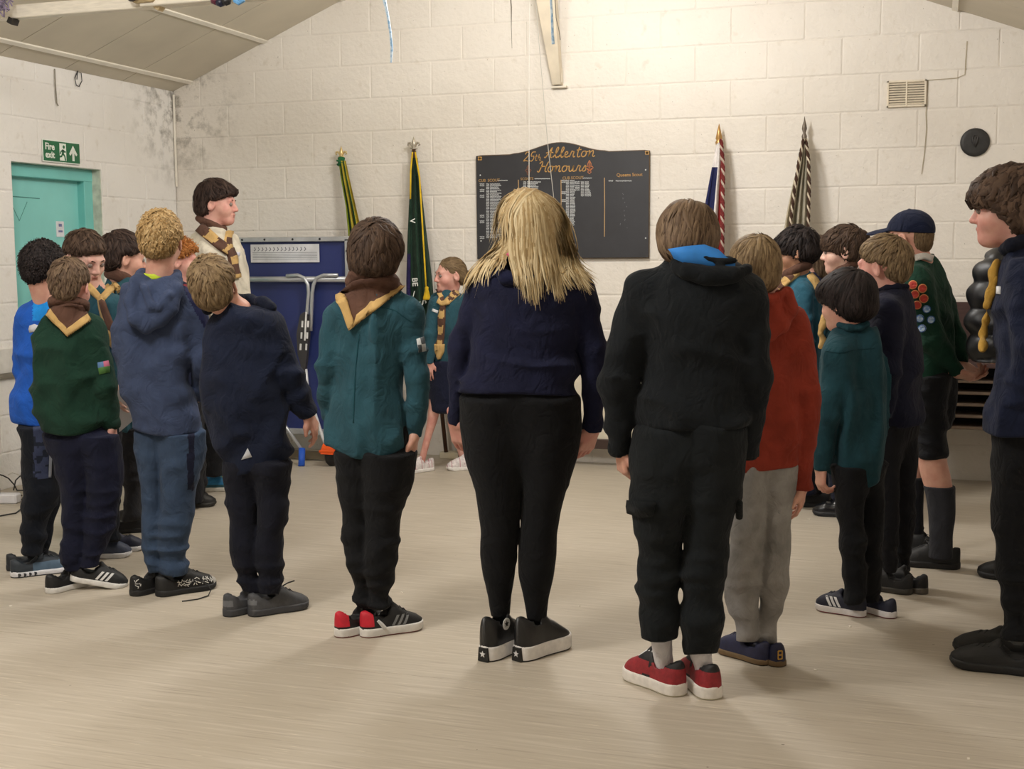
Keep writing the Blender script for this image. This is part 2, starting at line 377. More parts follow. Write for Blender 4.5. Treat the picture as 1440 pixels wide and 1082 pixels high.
# ceiling: sloping boards with battens
cl = MB()
for x0, x1 in ((XL-0.2, XG), (XG, XR+0.2)):
    z0, z1 = ceil_z(x0), ceil_z(x1)
    cl.prism([(x0, z0+0.02), (x1, z1+0.02), (x1, z1+0.14), (x0, z0+0.14)], (0, YR, 0), (1, 0, 0), (0, 0, 1), (0, YB-YR, 0))
cl = tag(cl.build('ceiling', M_GAPDARK), 'sloping boarded ceiling with white battens', kind='structure')
LB = [XL, -5.155, -4.538, -3.92, -3.3, -2.7, XG]; sl = math.atan2(ZG-EAVE, XG-XL)
def ceil_board(x0, x1, y0, y1):
    z0, z1 = ceil_z(x0), ceil_z(x1)
    MB().prism([(x0+0.002, z0), (x1-0.002, z1), (x1-0.002, z1+0.015), (x0+0.002, z0+0.015)], (0, y0+0.002, 0), (1, 0, 0), (0, 0, 1), (0, y1-y0-0.004, 0)).build('ceiling_board', M_CEIL, cl)
ys = [YB-0.61*k for k in range(19)]
for k in range(len(ys)-1):
    for a, b_ in zip(LB[:-1], LB[1:]): ceil_board(a, b_, ys[k+1], ys[k]-(0.003 if k else 0))
RB = [XG, -1.8, -1.18, -0.56, 0.06, XR]
for k in range(len(ys)-1):
    for a, b_ in zip(RB[:-1], RB[1:]): ceil_board(a, b_, ys[k+1], ys[k]-(0.003 if k else 0))
for i, x in enumerate(LB[1:5]+RB[1:5]):
    tag(MB().box((x, (YB+YR)/2, ceil_z(x)-0.006), (0.035, YB-YR, 0.012), roty(-sl if x < XG else sl)).build('trim_%d' % (5+i), M_BATTEN), 'white batten along a joint of the sloping ceiling boards', kind='structure')
# truss bottom chord, brace and gusset
tr = empty('roof_truss', (XG, 5.41, EAVE), 'white painted timber roof truss crossing under the ceiling', 'roof truss')
def trel(mb_): mb_.v = [(x-XG, y-5.41, z-EAVE) for x, y, z in mb_.v]; return mb_
M_TIMBER = mat('white_timber', '#e9e2d3', 0.5, 0.08, 12, 0.15, 30, stretch=(1, 8, 8))
trel(MB().box(((XL+XR)/2, 5.41, EAVE+0.032), (XR-XL, 0.06, 0.064), bev=0.004)).build('bottom_chord', M_TIMBER, tr)
trel(MB().box((-2.5, 5.36, EAVE+0.105), (2.3, 0.035, 0.21), bev=0.004)).build('gusset_plate', M_TIMBER, tr)
trel(MB().box((-3.87, 5.40, EAVE+0.25), (0.8, 0.05, 0.06), roty(math.radians(38)), bev=0.004)).build('brace', mat('bare_timber', '#c9b48c', 0.6, 0.2, 20), tr)
trel(MB().box((-3.62, 5.34, EAVE+0.065), (0.12, 0.05, 0.10), bev=0.01)).build('node_block', mat('bare_timber', '#c9b48c'), tr)
trel(MB().tube([(-3.66+0.03*math.cos(a), 5.30, EAVE+0.05+0.03*math.sin(a)) for a in np.linspace(0, 2*math.pi, 14)[:-1]], 0.006, closed=True)).build('ring_bolt', mat('black_iron', '#2a2725', 0.5), tr)
trel(MB().box((-4.43, 5.40, EAVE-0.012), (0.03, 0.05, 0.03), roty(0.5))).build('hook', mat('black_iron', '#2a2725'), tr)
# raking strut at the ridge with its wall bracket
st = empty('roof_strut', (-2.375, YB-0.02, 2.50), 'tapered cream timber strut rising from the gable wall', 'strut')
A0, A1 = np.array([-2.385, YB-0.03, 2.49]), np.array([-2.40, YB-0.40, 3.40])
V = []
for p, hw, dp in ((A0, 0.028, 0.03), (A1, 0.085, 0.05)):
    for sx in (-1, 1):
        for sy in (-1, 1): V.append(p+np.array([sx*hw, sy*dp, 0])-np.array([-2.375, YB-0.02, 2.50]))
mk('timber', V, [(0, 1, 5, 4), (2, 6, 7, 3), (0, 4, 6, 2), (1, 3, 7, 5), (0, 2, 3, 1), (4, 5, 7, 6)], mat('strut_timber', '#d9cdb8', 0.6, 0.08, 8), st, smooth=False)
MB().box((0.0, 0.0, -0.022), (0.10, 0.04, 0.012)).box((-0.008, -0.012, 0.05), (0.062, 0.03, 0.09)).build('wall_bracket', mat('bracket_paint', '#e5dccb', 0.5), st)
# cords and tapes hanging from the truss
def cord(name, pts, r, m, label, group=None):
    o = MB().tube(pts, r, 6).build(name, m); tag(o, label, 'cord', group)
M_TAPE = mat('blue_tape', '#7ba4c9', 0.5, 0.2, 60, hex2='#cfe0ec')
Yt = 5.39
cord('hanging_tape', [on_Y(x, y, Yt) for x, y in ((537, -14), (541, 2), (545, 20), (549, 45), (551, 70), (550, 88))], [0.006, 0.008, 0.006, 0.0055, 0.006, 0.004], M_TAPE, 'pale blue twisted tape dangling alone over the yellow flag')
cord('hanging_tape', [on_Y(x, y, Yt) for x, y in ((774, -14), (776, 20), (777, 45), (778, 62))], [0.005, 0.0055, 0.006, 0.007], M_TAPE, 'pale blue frayed tape dangling before the timber strut')
cord('hanging_string', [on_Y(x, y, Yt) for x, y in ((780, -14), (782, 25), (786, 42), (788, 56))], 0.0018, mat('grey_string', '#8d877b', 0.8), 'short grey string beside the blue tape on the strut')
cord('hanging_string', [on_Y(x, y, Yt) for x, y in ((717, -14), (719, 10), (719, 38), (720, 68))], [0.003, 0.003, 0.0015, 0.001], mat('grey_string', '#8d877b'), 'frayed grey string hanging over the honours board')
cord('hoist_line', [on_Y(x, y, 7.9) for x, y in ((745, -20), (744, 90), (744, 180), (744, 300), (744, 420))], 0.0022, mat('white_line', '#e6e2da', 0.7), 'straight white hoist line hanging before the honours board')
cord('hoist_line', [on_Y(x, y, 7.9) for x, y in ((752, -20), (758, 60), (764, 130), (771, 210), (780, 290), (792, 420))], 0.0022, mat('grey_line', '#b9b5ad', 0.7), 'slanting grey hoist line hanging before the honours board')
cord('cable_loop', [np.array([XL+0.012, p[1], p[2]]) for p in [on_X(x, y, XL) for x, y in ((108, 98), (103, 110), (105, 120), (109, 122), (113, 114), (112, 103), (107, 101), (106, 112))]], 0.003, mat('black_cable', '#252525', 0.5), 'small black loop of cable high on the fire exit wall')
cord('cable_stub', [np.array([XL+0.01, p[1], p[2]]) for p in [on_X(x, y, XL) for x, y in ((75, 97), (76, 120), (78, 145), (80, 149))]], 0.004, mat('grey_string', '#8d877b'), 'short grey cable running down from the eaves beside the loop')
for k, (x, y, hx, nm) in enumerate(((303, 1, '#5a2033', 'wine red'), (310, 4, '#1f2438', 'navy blue'), (318, 2, '#232326', 'black'))):
    mb = MB().lathe([(0.001, -0.02), (0.02, -0.012), (0.025, 0.005), (0.012, 0.02), (0.001, 0.022)], on_Y(x, y, 5.3), 10)
    tag(mb.build('balloon_scrap', mat('balloon_'+hx.strip('#'), hx, 0.4), None, True), 'small '+nm+' shrivelled balloon tied under the roof truss', 'balloon', 'shrivelled balloons on the truss')
mb = MB().tube([on_Y(x, y, 5.3) for x, y in ((330, 0), (336, 4), (342, 1), (338, -3))], 0.012, 8)
tag(mb.build('balloon_ribbon', mat('sky_blue_ribbon', '#6aa7dd', 0.5)), 'sky blue ribbon tied beside the dark balloons', 'ribbon')
mb = MB()
for k in range(40):
    p = on_Y(random.uniform(-6, 16), random.uniform(-4, 15), 5.3); q = p+np.array([random.uniform(-.05, .05), random.uniform(-.02, .02), random.uniform(-.05, .01)]); mb.tube([p, (p+q)/2+[0, -.01, .01], q], 0.004, 4)
tag(mb.build('tinsel', mat('purple_tinsel', '#8b7f96', 0.3, 0.4, 40)), 'purple grey tinsel bunched on the roof truss', 'tinsel', kind='stuff')

# fire exit sign on the left wall
s0, s1 = on_X(58.7, 196.7, XL), on_X(110.7, 230.1, XL)
sy0, sy1, sz1, sz0 = s0[1], s1[1], s0[2], 1.995
sg = empty('fire_exit_sign', (XL+0.004, (sy0+sy1)/2, sz0), 'green and white fire exit sign above the turquoise door', 'sign')
wdt, hgt = sy1-sy0, sz1-sz0
MB().box((0.002, 0, hgt/2), (0.004, wdt+0.014, hgt+0.014), bev=0.001).build('border', mat('sign_white', '#eef3ea', 0.4), sg)
MB().box((0.0035, 0, hgt/2), (0.005, wdt, hgt)).build('panel', mat('sign_green', '#1e6a43', 0.4), sg)
def text_mesh(txt, size, name, m, parent, M4, bold=0.0, ext=0.0006, align='CENTER'):
    c = bpy.data.curves.new(name, 'FONT'); c.body = txt; c.size = size; c.extrude = ext; c.offset = bold; c.align_x = align; c.resolution_u = 3
    t = bpy.data.objects.new(name, c); COL.objects.link(t); dg = bpy.context.evaluated_depsgraph_get(); dg.update()
    me = bpy.data.meshes.new_from_object(t.evaluated_get(dg)); bpy.data.objects.remove(t)
    me.name = name; me.materials.clear(); me.materials.append(m); o = bpy.data.objects.new(name, me); COL.objects.link(o); o.parent = parent
    me.transform(M4); return o
def basis(o, ex, ey):
    ex, ey = Vector(ex).normalized(), Vector(ey).normalized(); ez = ex.cross(ey)
    return Matrix(((ex.x, ey.x, ez.x, o[0]), (ex.y, ey.y, ez.y, o[1]), (ex.z, ey.z, ez.z, o[2]), (0, 0, 0, 1)))
MW = mat('sign_white', '#eef3ea')
text_mesh('Fire', hgt*0.46, 'lettering', MW, sg, basis((0.0065, -wdt*0.33, hgt*0.56), (0, 1, 0), (0, 0, 1)), 0.0016)
text_mesh('exit', hgt*0.46, 'lettering', MW, sg, basis((0.0065, -wdt*0.33, hgt*0.16), (0, 1, 0), (0, 0, 1)), 0.0016)
MB().prism([(-.065*wdt, .07*hgt), (.115*wdt, .07*hgt), (.115*wdt, .93*hgt), (-.065*wdt, .93*hgt)], (0.006, 0, 0), (0, 1, 0), (0, 0, 1), (0.0008, 0, 0)).build('doorway', MW, sg)
mb = MB()
for pts, wd in (([(.03, .62), (.02, .42)], .055), ([(.02, .44), (.07, .3), (.09, .08)], .035), ([(.02, .44), (-.02, .28), (-.07, .26)], .035), ([(.03, .6), (-.03, .52), (-.05, .4)], .028), ([(.03, .6), (.08, .5), (.1, .55)], .028)):
    mb.stroke([(0.0068, x*wdt, z*hgt) for x, z in pts], wd*wdt, (1, 0, 0), 0.0006)
mb.lathe([(0.03*wdt, 0), (0.03*wdt, 0.0012)], (0.0068, .05*wdt, .76*hgt), 12, axis=0)
mb.build('running_figure', mat('sign_green', '#1e6a43'), sg)
ar = [(.20, .45), (.315, .88), (.43, .45), (.40, .36), (.345, .50), (.345, .10), (.285, .10), (.285, .50), (.23, .36)]
MB().prism([(x*wdt, z*hgt) for x, z in ar], (0.006, 0, 0), (0, 1, 0), (0, 0, 1), (0.0008, 0, 0)).build('arrow', MW, sg)

# air vent and round plaque on the back wall
vt = empty('air_vent', (-0.203, YB-0.008, 2.26), 'cream louvred air vent high on the back wall', 'air vent')
M_VENT = mat('vent_cream', '#e3d8c4', 0.5)
vw, vh = 0.228, 0.158
mb = MB()
for s in (-1, 1): mb.box((s*(vw/2-0.006), 0, vh/2), (0.012, 0.02, vh), bev=0.002)
mb.box((0, 0, 0.006), (vw, 0.02, 0.012), bev=0.002).box((0, 0, vh-0.006), (vw, 0.02, 0.012), bev=0.002).box((0, -0.001, vh/2), (0.01, 0.02, vh), bev=0.002)
mb.build('frame', M_VENT, vt); MB().box((0, 0.008, vh/2), (vw-0.01, 0.003, vh-0.01)).build('backing', mat('vent_dark', '#4a4033', 0.9), vt)
for k in range(9): MB().box((0, -0.001, 0.02+k*0.0148), (vw-0.02, 0.012, 0.007), rotx(0.5)).build('slat', M_VENT, vt)
pl = empty('round_plaque', (0.193, YB-0.008, 2.037), 'round black cast plaque on the back wall', 'plaque')
MB().lathe([(0.001, -0.012), (0.06, -0.012), (0.076, -0.010), (0.083, -0.004), (0.084, 0.006)], (0, 0, 0), 40, axis=1).build('disc', mat('cast_black', '#2b2a29', 0.55, 0.2, 40, 0.4, 90), pl, smooth=True)
mb = MB()
for a in range(3):
    t = -0.5+a*0.5; mb.tube([(0.002, -0.013, -0.03), (0.018*t, -0.016, 0.0), (0.03*t, -0.014, 0.025), (0.012*t, -0.013, 0.04)], [0.003, 0.008, 0.006, 0.002], 6)
mb.build('relief', mat('cast_black2', '#353332', 0.6), pl, smooth=True)

# honours board
BX0, BX1, BZ0, BZ1 = -2.955, -1.776, 1.365, 2.055
hb = empty('honours_board', (BX0, YB-0.03, BZ0), 'black honours board with gold script heading and white lists', 'board')
Bw, Bh = BX1-BX0, BZ1-BZ0
top = []
for t in np.linspace(0, 1, 41):
    e = abs(t-0.49)/0.27
    top.append((t*Bw, Bh+(0.062*(0.5+0.5*math.cos(math.pi*min(e, 1)))-(0.006 if e >= 1 else 0))))
poly = [(0, 0), (Bw, 0)]+top[::-1]
MB().prism(poly, (0, 0, 0), (1, 0, 0), (0, 0, 1), (0, 0.018, 0)).build('panel', mat('board_black', '#2b2b2f', 0.5, 0.15, 5, 0.06, 40), hb)
rim = [(x, 0.009, z) for x, z in poly]
MB().tube(rim, 0.006, 6, closed=True).build('edging', mat('board_edge', '#5e4a33', 0.5), hb)
BY = -0.0012
def bp_(x, y): p = on_Y(x, y, YB-0.03); return np.array([p[0]-BX0, BY, p[2]-BZ0])
NB = (0, -1, 0)
# brush lettering: unit glyphs (x right, y up), slanted when set
G = {'A': [[(0.02, .08), (.12, .02), (.3, .4), (.55, 1.0), (.5, .55), (.55, .1), (.65, .0)], [(.1, .45), (.35, .55), (.7, .5)]],
     'H': [[(.05, .8), (.2, 1.0), (.3, .9), (.22, .4), (.1, .0), (-.05, .1)], [(.2, .48), (.45, .55), (.7, .5)], [(.8, 1.0), (.72, .8), (.62, .3), (.66, .05), (.8, .05)]],
     'l': [[(0, .0), (.2, .35), (.36, .8), (.3, 1.0), (.2, .8), (.2, .25), (.3, .0), (.42, .1)]], 'e': [[(0, .1), (.25, .3), (.3, .45), (.18, .55), (.08, .35), (.14, .05), (.32, .02), (.45, .15)]],
     'r': [[(0, .0), (.12, .5), (.18, .58), (.3, .5), (.34, .52), (.3, .2), (.38, .0), (.48, .1)]], 't': [[(.2, .95), (.15, .4), (.18, .05), (.3, .0), (.42, .1)], [(.02, .65), (.4, .72)]],
     'o': [[(.3, .55), (.1, .5), (.02, .22), (.15, .0), (.35, .08), (.42, .35), (.3, .55), (.4, .5), (.55, .5)]], 'n': [[(0, .5), (.1, .55), (.1, .0), (.16, .4), (.35, .58), (.42, .4), (.4, .1), (.5, .0), (.6, .1)]],
     'u': [[(0, .55), (.05, .15), (.15, .0), (.3, .12), (.38, .55), (.38, .1), (.5, .0), (.6, .1)]], 's': [[(0, .05), (.22, .55), (.3, .35), (.32, .1), (.15, .0), (.02, .1)]],
     '2': [[(.05, .75), (.18, 1.0), (.38, .9), (.35, .6), (.1, .2), (.02, .02), (.2, .08), (.45, .02)]], '5': [[(.5, 1.0), (.2, .95), (.15, .55), (.38, .55), (.42, .25), (.25, .0), (.05, .1)]],
     'h': [[(.15, 1.0), (.08, .0), (.14, .4), (.3, .55), (.38, .4), (.36, .0)]], '.': [[(.1, .0), (.14, .06)]]}
def write(mb_, txt, x0, y0, hpx, wpx, wd, slope=0.0, slant=0.18):
    x = x0
    for ch in txt:
        if ch == ' ': x += wpx*0.4; continue
        for stk in G[ch]:
            pts = np.array(stk); n = len(pts); t = np.linspace(0, n-1, (n-1)*5+1); i0 = np.clip(t.astype(int), 0, n-2); f = (t-i0)[:, None]
            P = lambda k: pts[np.clip(i0+k, 0, n-1)]
            c = 0.5*(2*P(0)+(P(1)-P(-1))*f+(2*P(-1)-5*P(0)+4*P(1)-P(2))*f**2+(3*P(0)-P(-1)-3*P(1)+P(2))*f**3)
            mb_.stroke([bp_(x+(a+slant*b_)*wpx, y0+slope*(x-x0)-b_*hpx) for a, b_ in c], wd, NB, 0.0008)
        x += wpx*(max(p[0] for s in G[ch] for p in s)+0.04)
mb = MB()
write(mb, '25', 736, 227, 13, 15, 0.0055, -0.03); write(mb, 'th.', 751.5, 226, 9, 9, 0.0045, -0.03)
write(mb, 'Allerton', 765, 222, 14.5, 16.5, 0.0065, -0.03); write(mb, 'Honours', 756, 242, 14.5, 16.2, 0.0065, -0.02)
mb.build('gold_heading', mat('gold_paint', '#b58a4a', 0.45, 0.15, 20), hb)
# scout emblem beside the heading, twin faded one on the left
def emblem(x, y, s, m):
    mb = MB()
    for pts in ([(0, 1.0), (-.22, .55), (-.2, .25), (0, -.1), (.2, .25), (.22, .55), (0, 1.0)], [(-.05, .1), (-.4, .2), (-.5, .0), (-.35, -.12), (-.15, -.15)], [(.05, .1), (.4, .2), (.5, .0), (.35, -.12), (.15, -.15)], [(-.35, -.25), (.35, -.25)], [(-.1, -.25), (-.22, -.6), (0, -.8), (.22, -.6), (.1, -.25)], [(0, .8), (0, -.5)]):
        mb.stroke([bp_(x+a*s, y-b_*s) for a, b_ in pts], 0.005, NB, 0.0008)
    mb.build('emblem', m, hb)
emblem(829, 236, 10.5, mat('emblem_paint', '#b06a3d', 0.45)); emblem(743, 240, 8, mat('emblem_faded', '#6f4632', 0.5))
for x, y in ((675, 223), (910, 215)):
    mb = MB()
    for k in range(4):
        a = math.pi/4+k*math.pi/2; mb.stroke([bp_(x, y), bp_(x+3.2*math.cos(a), y+3.2*math.sin(a))], 0.013, NB, 0.0012)
    mb.build('corner_ornament', mat('gold_paint', '#c79a4e'), hb)
# column rules, heads and lists (the small names are too fine to read)
for x, y0, y1 in ((729, 253, 272), (789, 253, 310), (850, 250, 333)): MB().stroke([bp_(x, y0), bp_(x+0.3, (y0+y1)/2), bp_(x, y1)], 0.006, NB, 0.0008).build('column_rule', mat('rule_gold', '#a98a5e', 0.5), hb)
def bfont(txt, x, y, size, m, name='column_heading', align='LEFT'):
    p = bp_(x, y); text_mesh(txt, size, name, m, hb, basis((p[0], BY-0.0006, p[2]), (1, 0, 0), (0, 0, 1)), 0.0003, align=align)
M_OLDG = mat('old_gold', '#a4814d', 0.5); M_WHT = mat('list_white', '#d9dcdc', 0.5)
bfont('CUB  SCOUT', 673, 256, 0.026, M_OLDG); bfont('SCOUTS', 732, 253.5, 0.024, M_OLDG); bfont('CUB SCOUT', 791, 252.5, 0.026, M_OLDG)
bfont('Queens Scout', 867, 248.5, 0.030, mat('gold_paint', '#c79a4e'))
mb = MB()
def scrib(x, y, wpx, hpx=1.5):
    n = max(3, int(wpx*1.4)); mb.stroke([bp_(x+wpx*k/n, y+(hpx/2)*(1 if k % 2 else -1)*random.uniform(.5, 1)) for k in range(n+1)], 0.0032, NB, 0.0006)
def lst(x, y0, y1, wmin, wmax, years=(), yx=None):
    y = y0
    while y < y1:
        scrib(x, y, 4); scrib(x+5.5, y, random.uniform(wmin, wmax)); y += 2.15
    for yy in years: scrib(yx, yy, 6, 2); scrib(yx, yy+2.3, 6, 1.6)
lst(684, 259, 336, 9, 17, (259, 267, 275, 303, 311, 333), 675)
lst(736, 256, 276, 10, 20); lst(796, 254, 317, 5, 8, (254, 270, 281, 308), 789.5)
lst(817, 256, 277, 5, 9, (256, 261, 265), 809)
scrib(856, 254.5, 6, 2); scrib(866, 254.5, 22, 2); scrib(700, 253.8, 14, 1); scrib(752, 251.5, 22, 1); scrib(820, 250.5, 12, 1.2)
for x, y in ((675.5, 246.5), (676.5, 339), (908, 239), (908, 335)): mb.lathe([(0.005, 0), (0.004, -0.003)], bp_(x, y), 8, axis=1)
mb.build('list_lettering', M_WHT, hb)['kind'] = 'stuff'
mb = MB()
for k in range(9): x, y = 876+random.uniform(-4, 6), 272+k*6; mb.stroke([bp_(x, y), bp_(x+random.uniform(-1, 2), y+random.uniform(1, 3))], 0.003, NB, 0.0003)
mb.build('scratch', mat('board_scratch', '#6b6d70', 0.6), hb)['kind'] = 'stuff'

# ------------------------------------------------------------------ flags standing against the back wall
def fleur(mb, p, s, mi=0):
    p = np.asarray(p, float)
    mb.lathe([(0.001*s, -.1*s), (.10*s, -.05*s), (.07*s, 0.02*s), (.16*s, .30*s), (.17*s, .42*s), (.10*s, .68*s), (.001, .95*s)], p, 10, mi=mi)
    for q in (-1, 1):
        mb.tube([p+np.array([q*a*s, 0, b_*s]) for a, b_ in ((.06, .05), (.14, .28), (.30, .48), (.44, .46), (.47, .32), (.38, .24))], [.05*s, .08*s, .09*s, .085*s, .07*s, .03*s], 7, mi=mi)
        mb.tube([p+np.array([q*a*s, 0, b_*s]) for a, b_ in ((.05, .02), (.14, -.1), (.22, -.16))], [.05*s, .05*s, .02*s], 6, mi=mi)
    mb.tube([p+np.array([-.26*s, -0.01*s, .08*s]), p+np.array([.26*s, -0.01*s, .08*s])], .055*s, 8, mi=mi)
M_POLE = mat('flag_pole_wood', '#4a3020', 0.45, 0.2, 10)
def flag(label, topx, topy, foot, edgeL, edgeR, colors, folds, finial, cordspec=None, botY=7.92, seed=0):
    """edges: lists of (x,y) pixels on the leaning cloth; colors: [(fraction, material)]"""
    ztop = on_Y(topx, topy, YB-0.07); ft = np.array([foot[0], foot[1], 0.0])
    if len(foot) > 2: ft[2] = foot[2]
    fo = empty('flag', ft, label, 'flag', 'flags leaning on the back wall')
    MB().tube([ft, ztop], 0.014, 10).build('pole', M_POLE, fo, True, loc=ft).location = (0, 0, 0)
    n, m = 44, 26; L = np.array(edgeL, float); Rr = np.array(edgeR, float); rr = np.random.default_rng(seed)
    ph = rr.uniform(0, 6, 4); V = []
    y0, y1 = L[0, 1], L[-1, 1]
    def Yat(y): return YB-0.075-(YB-0.075-botY)*(y-y0)/(y1-y0)
    for i in range(m):
        y = y0+(y1-y0)*i/(m-1); xl = np.interp(y, L[:, 1], L[:, 0]); xr = np.interp(y, Rr[:, 1], Rr[:, 0])
        for k in range(n):
            s = k/(n-1); dep = 0.028*min(1, 0.25+i/m*1.2)*math.sin(folds*math.pi*2*s+ph[0]+0.5*math.sin(i*0.12+ph[1]))-0.03*math.sin(math.pi*s)
            ss = s+0.25/folds/6.28*math.sin(folds*6.28*s+ph[2])
            V.append(on_Y(xl+(xr-xl)*np.clip(ss, 0, 1), y, Yat(y)+dep)-ft)
    Q = np.array([(i*n+k, i*n+k+1, (i+1)*n+k+1, (i+1)*n+k) for i in range(m-1) for k in range(n-1)]); midx = []
    fr = [c[0] for c in colors]
    for i in range(m-1):
        for k in range(n-1):
            s = (k+.5)/(n-1)
            midx.append(next(j for j, c in enumerate(colors) if s <= (c[0] if not callable(c[0]) else c[0](i/(m-1)))))
    V = np.array(V); Vb = V+np.array([0, 0.003, 0])
    Q2 = Q[:, ::-1]+len(V)
    mk('cloth', np.vstack([V, Vb]), np.vstack([Q, Q2]), [c[1] for c in colors], fo, midx+midx)
    return fo, ztop, ft, Yat
def frel(mb, ft): mb.v = [(x-ft[0], y-ft[1], z-ft[2]) for x, y, z in mb.v]; return mb
yel, grn = cloth('#b8a636'), cloth('#1d4a2a')
fo, zt, ft, _ = flag('yellow and dark green flag furled on a pole behind the table tennis table', 480, 222, (-3.33, 7.75), [(476, 226), (479, 250), (486, 290), (490, 335), (492, 430)], [(486, 226), (491, 250), (500, 290), (508, 325), (515, 430)], [(.16, cloth('#8c9a2c')), (.30, grn), (.58, yel), (.72, grn), (1.01, yel)], 3, 0)
mb = MB(); fleur(mb, zt, 0.085); frel(mb, ft).build('finial', mat('pale_gold', '#d8c08a', 0.35, metal=0.6), fo, True)
frel(MB().lathe([(0.02, -0.06), (0.028, -0.05), (0.022, -0.02), (0.026, 0.0), (0.012, 0.008)], zt, 12).tube([zt+[-.02, -.03, -.02], zt+[.02, -.035, -.035], zt+[-.015, -.035, -.05]], 0.008, 6), ft).build('ribbon_knot', cloth('#2c6b43'), fo, True)
dg_ = cloth('#22392c'); 
fo, zt, ft, Ya = flag('dark green flag with white lettering and yellow tasselled cord', 582, 210, (-3.16, 8.02, 0.045), [(578, 222), (576, 270), (573, 330), (571, 400), (572, 470), (575, 560)], [(587, 222), (593, 270), (600, 330), (608, 395), (614, 470), (618, 560)], [(lambda t: .17 if t > .38 else -1, cloth('#2b2450')), (1.01, dg_)], 2.5, 1)
mb = MB(); fleur(mb, zt, 0.09); frel(mb, ft).build('finial', mat('silver_finial', '#b8b0a2', 0.35, metal=0.7), fo, True)
mb = MB()
for pts in ([(580, 214), (577.5, 240), (577, 280)], [(584, 214), (590, 250), (593, 300), (596, 350), (598, 385), (599, 403)]): mb.tube([on_Y(x, y, Ya(y)-0.075) for x, y in pts], 0.006, 8)
tp = on_Y(600, 404, Ya(404)-0.075); mb.lathe([(0.006, 0.005), (0.014, -0.002), (0.012, -0.015), (0.026, -0.075), (0.024, -0.085)], tp, 12)
frel(mb, ft).build('tasselled_cord', cloth('#d9b32c'), fo, True)
def fl_text(t, x, y, sz, ex, ey):
    p = on_Y(x, y, Ya(y)-0.062)-ft; text_mesh(t, sz, 'lettering', mat('flag_white', '#dfe2dc', 0.8), fo, basis(p, ex, ey), 0.0012)
fl_text('BE', 580, 397, 0.055, (0.06, 0, -1), (1, 0, 0.06)); fl_text('S', 590, 428, 0.075, (0.5, 0, -1), (1, 0, 0.5)); fl_text('/', 582, 417, 0.05, (1, 0, 0), (0, 0, 1)); fl_text('V', 577, 311, 0.05, (0.06, 0, -1), (1, 0, 0.06))
wht, navy, red = cloth('#d9d4d2'), cloth('#22264f'), cloth('#8e2a2a')
fo, zt, ft, Ya = flag('union flag in white blue and red with red twisted cord', 1011, 200, (-1.29, 7.9), [(1008, 200), (1003, 225), (996, 262), (989, 300), (984, 345), (980, 420)], [(1016, 200), (1017, 225), (1017, 262), (1017, 300), (1017, 345), (1018, 420)], [(lambda t: -1 if t > .12 else .6, wht), (lambda t: .52 if t < .75 else .35, navy), (lambda t: .74, wht), (1.01, red)], 2, 2)
frel(MB().lathe([(0.012, -0.03), (0.02, -0.015), (0.024, 0.0), (0.016, 0.012), (0.022, 0.022), (0.012, 0.07), (0.001, 0.115)], zt, 14), ft).build('finial', mat('brass_spear', '#b58d55', 0.35, metal=0.5), fo, True)
def twisted(pts, r, cA, cB, fo, ft, name='twisted_cord'):
    pts = np.array(pts); n = 110; seg = np.linspace(0, len(pts)-1, n); i0 = np.clip(seg.astype(int), 0, len(pts)-2); f = (seg-i0)[:, None]; C = pts[i0]*(1-f)+pts[i0+1]*f
    Ln = np.cumsum(np.r_[0, np.linalg.norm(np.diff(C, axis=0), axis=1)])
    mb = MB()
    for k in range(3):
        a = Ln*2*math.pi/0.075+k*2.094
        mb.tube(C+r*0.55*np.stack([np.cos(a), np.sin(a), 0*a], 1), r*0.62, 5, mi=1 if k == 0 else 0)
    frel(mb, ft).build(name, [cA, cB], fo, True)
twisted([on_Y(x, y, Ya(y)-0.06) for x, y in ((1014, 196), (1017, 240), (1016, 300), (1016, 350), (1014, 420))], 0.012, cloth('#6e2b2a'), cloth('#b5a294'), fo, ft)
gy = cloth('#a69f8d'); 
fo, zt, ft, Ya = flag('pale grey furled flag with brown and white twisted cords', 1131, 194, (-0.92, 7.85), [(1129, 194), (1123, 225), (1114, 262), (1106, 300), (1100, 340), (1095, 420)], [(1135, 194), (1138, 225), (1138, 262), (1138, 300), (1137, 340), (1137, 420)], [(.3, cloth('#b8ae98')), (1.01, gy)], 4, 3)
frel(MB().lathe([(0.012, -0.05), (0.018, -0.03), (0.013, -0.01), (0.017, 0.01), (0.008, 0.03), (0.016, 0.055), (0.013, 0.075), (0.006, 0.10), (0.001, 0.13)], zt, 12), ft).build('finial', mat('dull_spear', '#6b6157', 0.4, metal=0.5), fo, True)
twisted([on_Y(x, y, Ya(y)-0.075) for x, y in ((1130, 196), (1124, 225), (1118, 262), (1113, 300), (1109, 345))], 0.010, cloth('#463228'), cloth('#c9bda8'), fo, ft)
twisted([on_Y(x, y, Ya(y)-0.06) for x, y in ((1133, 196), (1137, 225), (1138, 262), (1137, 300), (1136, 345))], 0.010, cloth('#463228'), cloth('#c9bda8'), fo, ft)
p = on_floor(636, 640)
tag(MB().box((-3.13, 8.06, 0.022), (0.15, 0.10, 0.044), bev=0.004).build('timber_block', mat('cream_block', '#d8cfb8', 0.6)), 'cream painted timber block on the floor under the green flag pole', 'block')

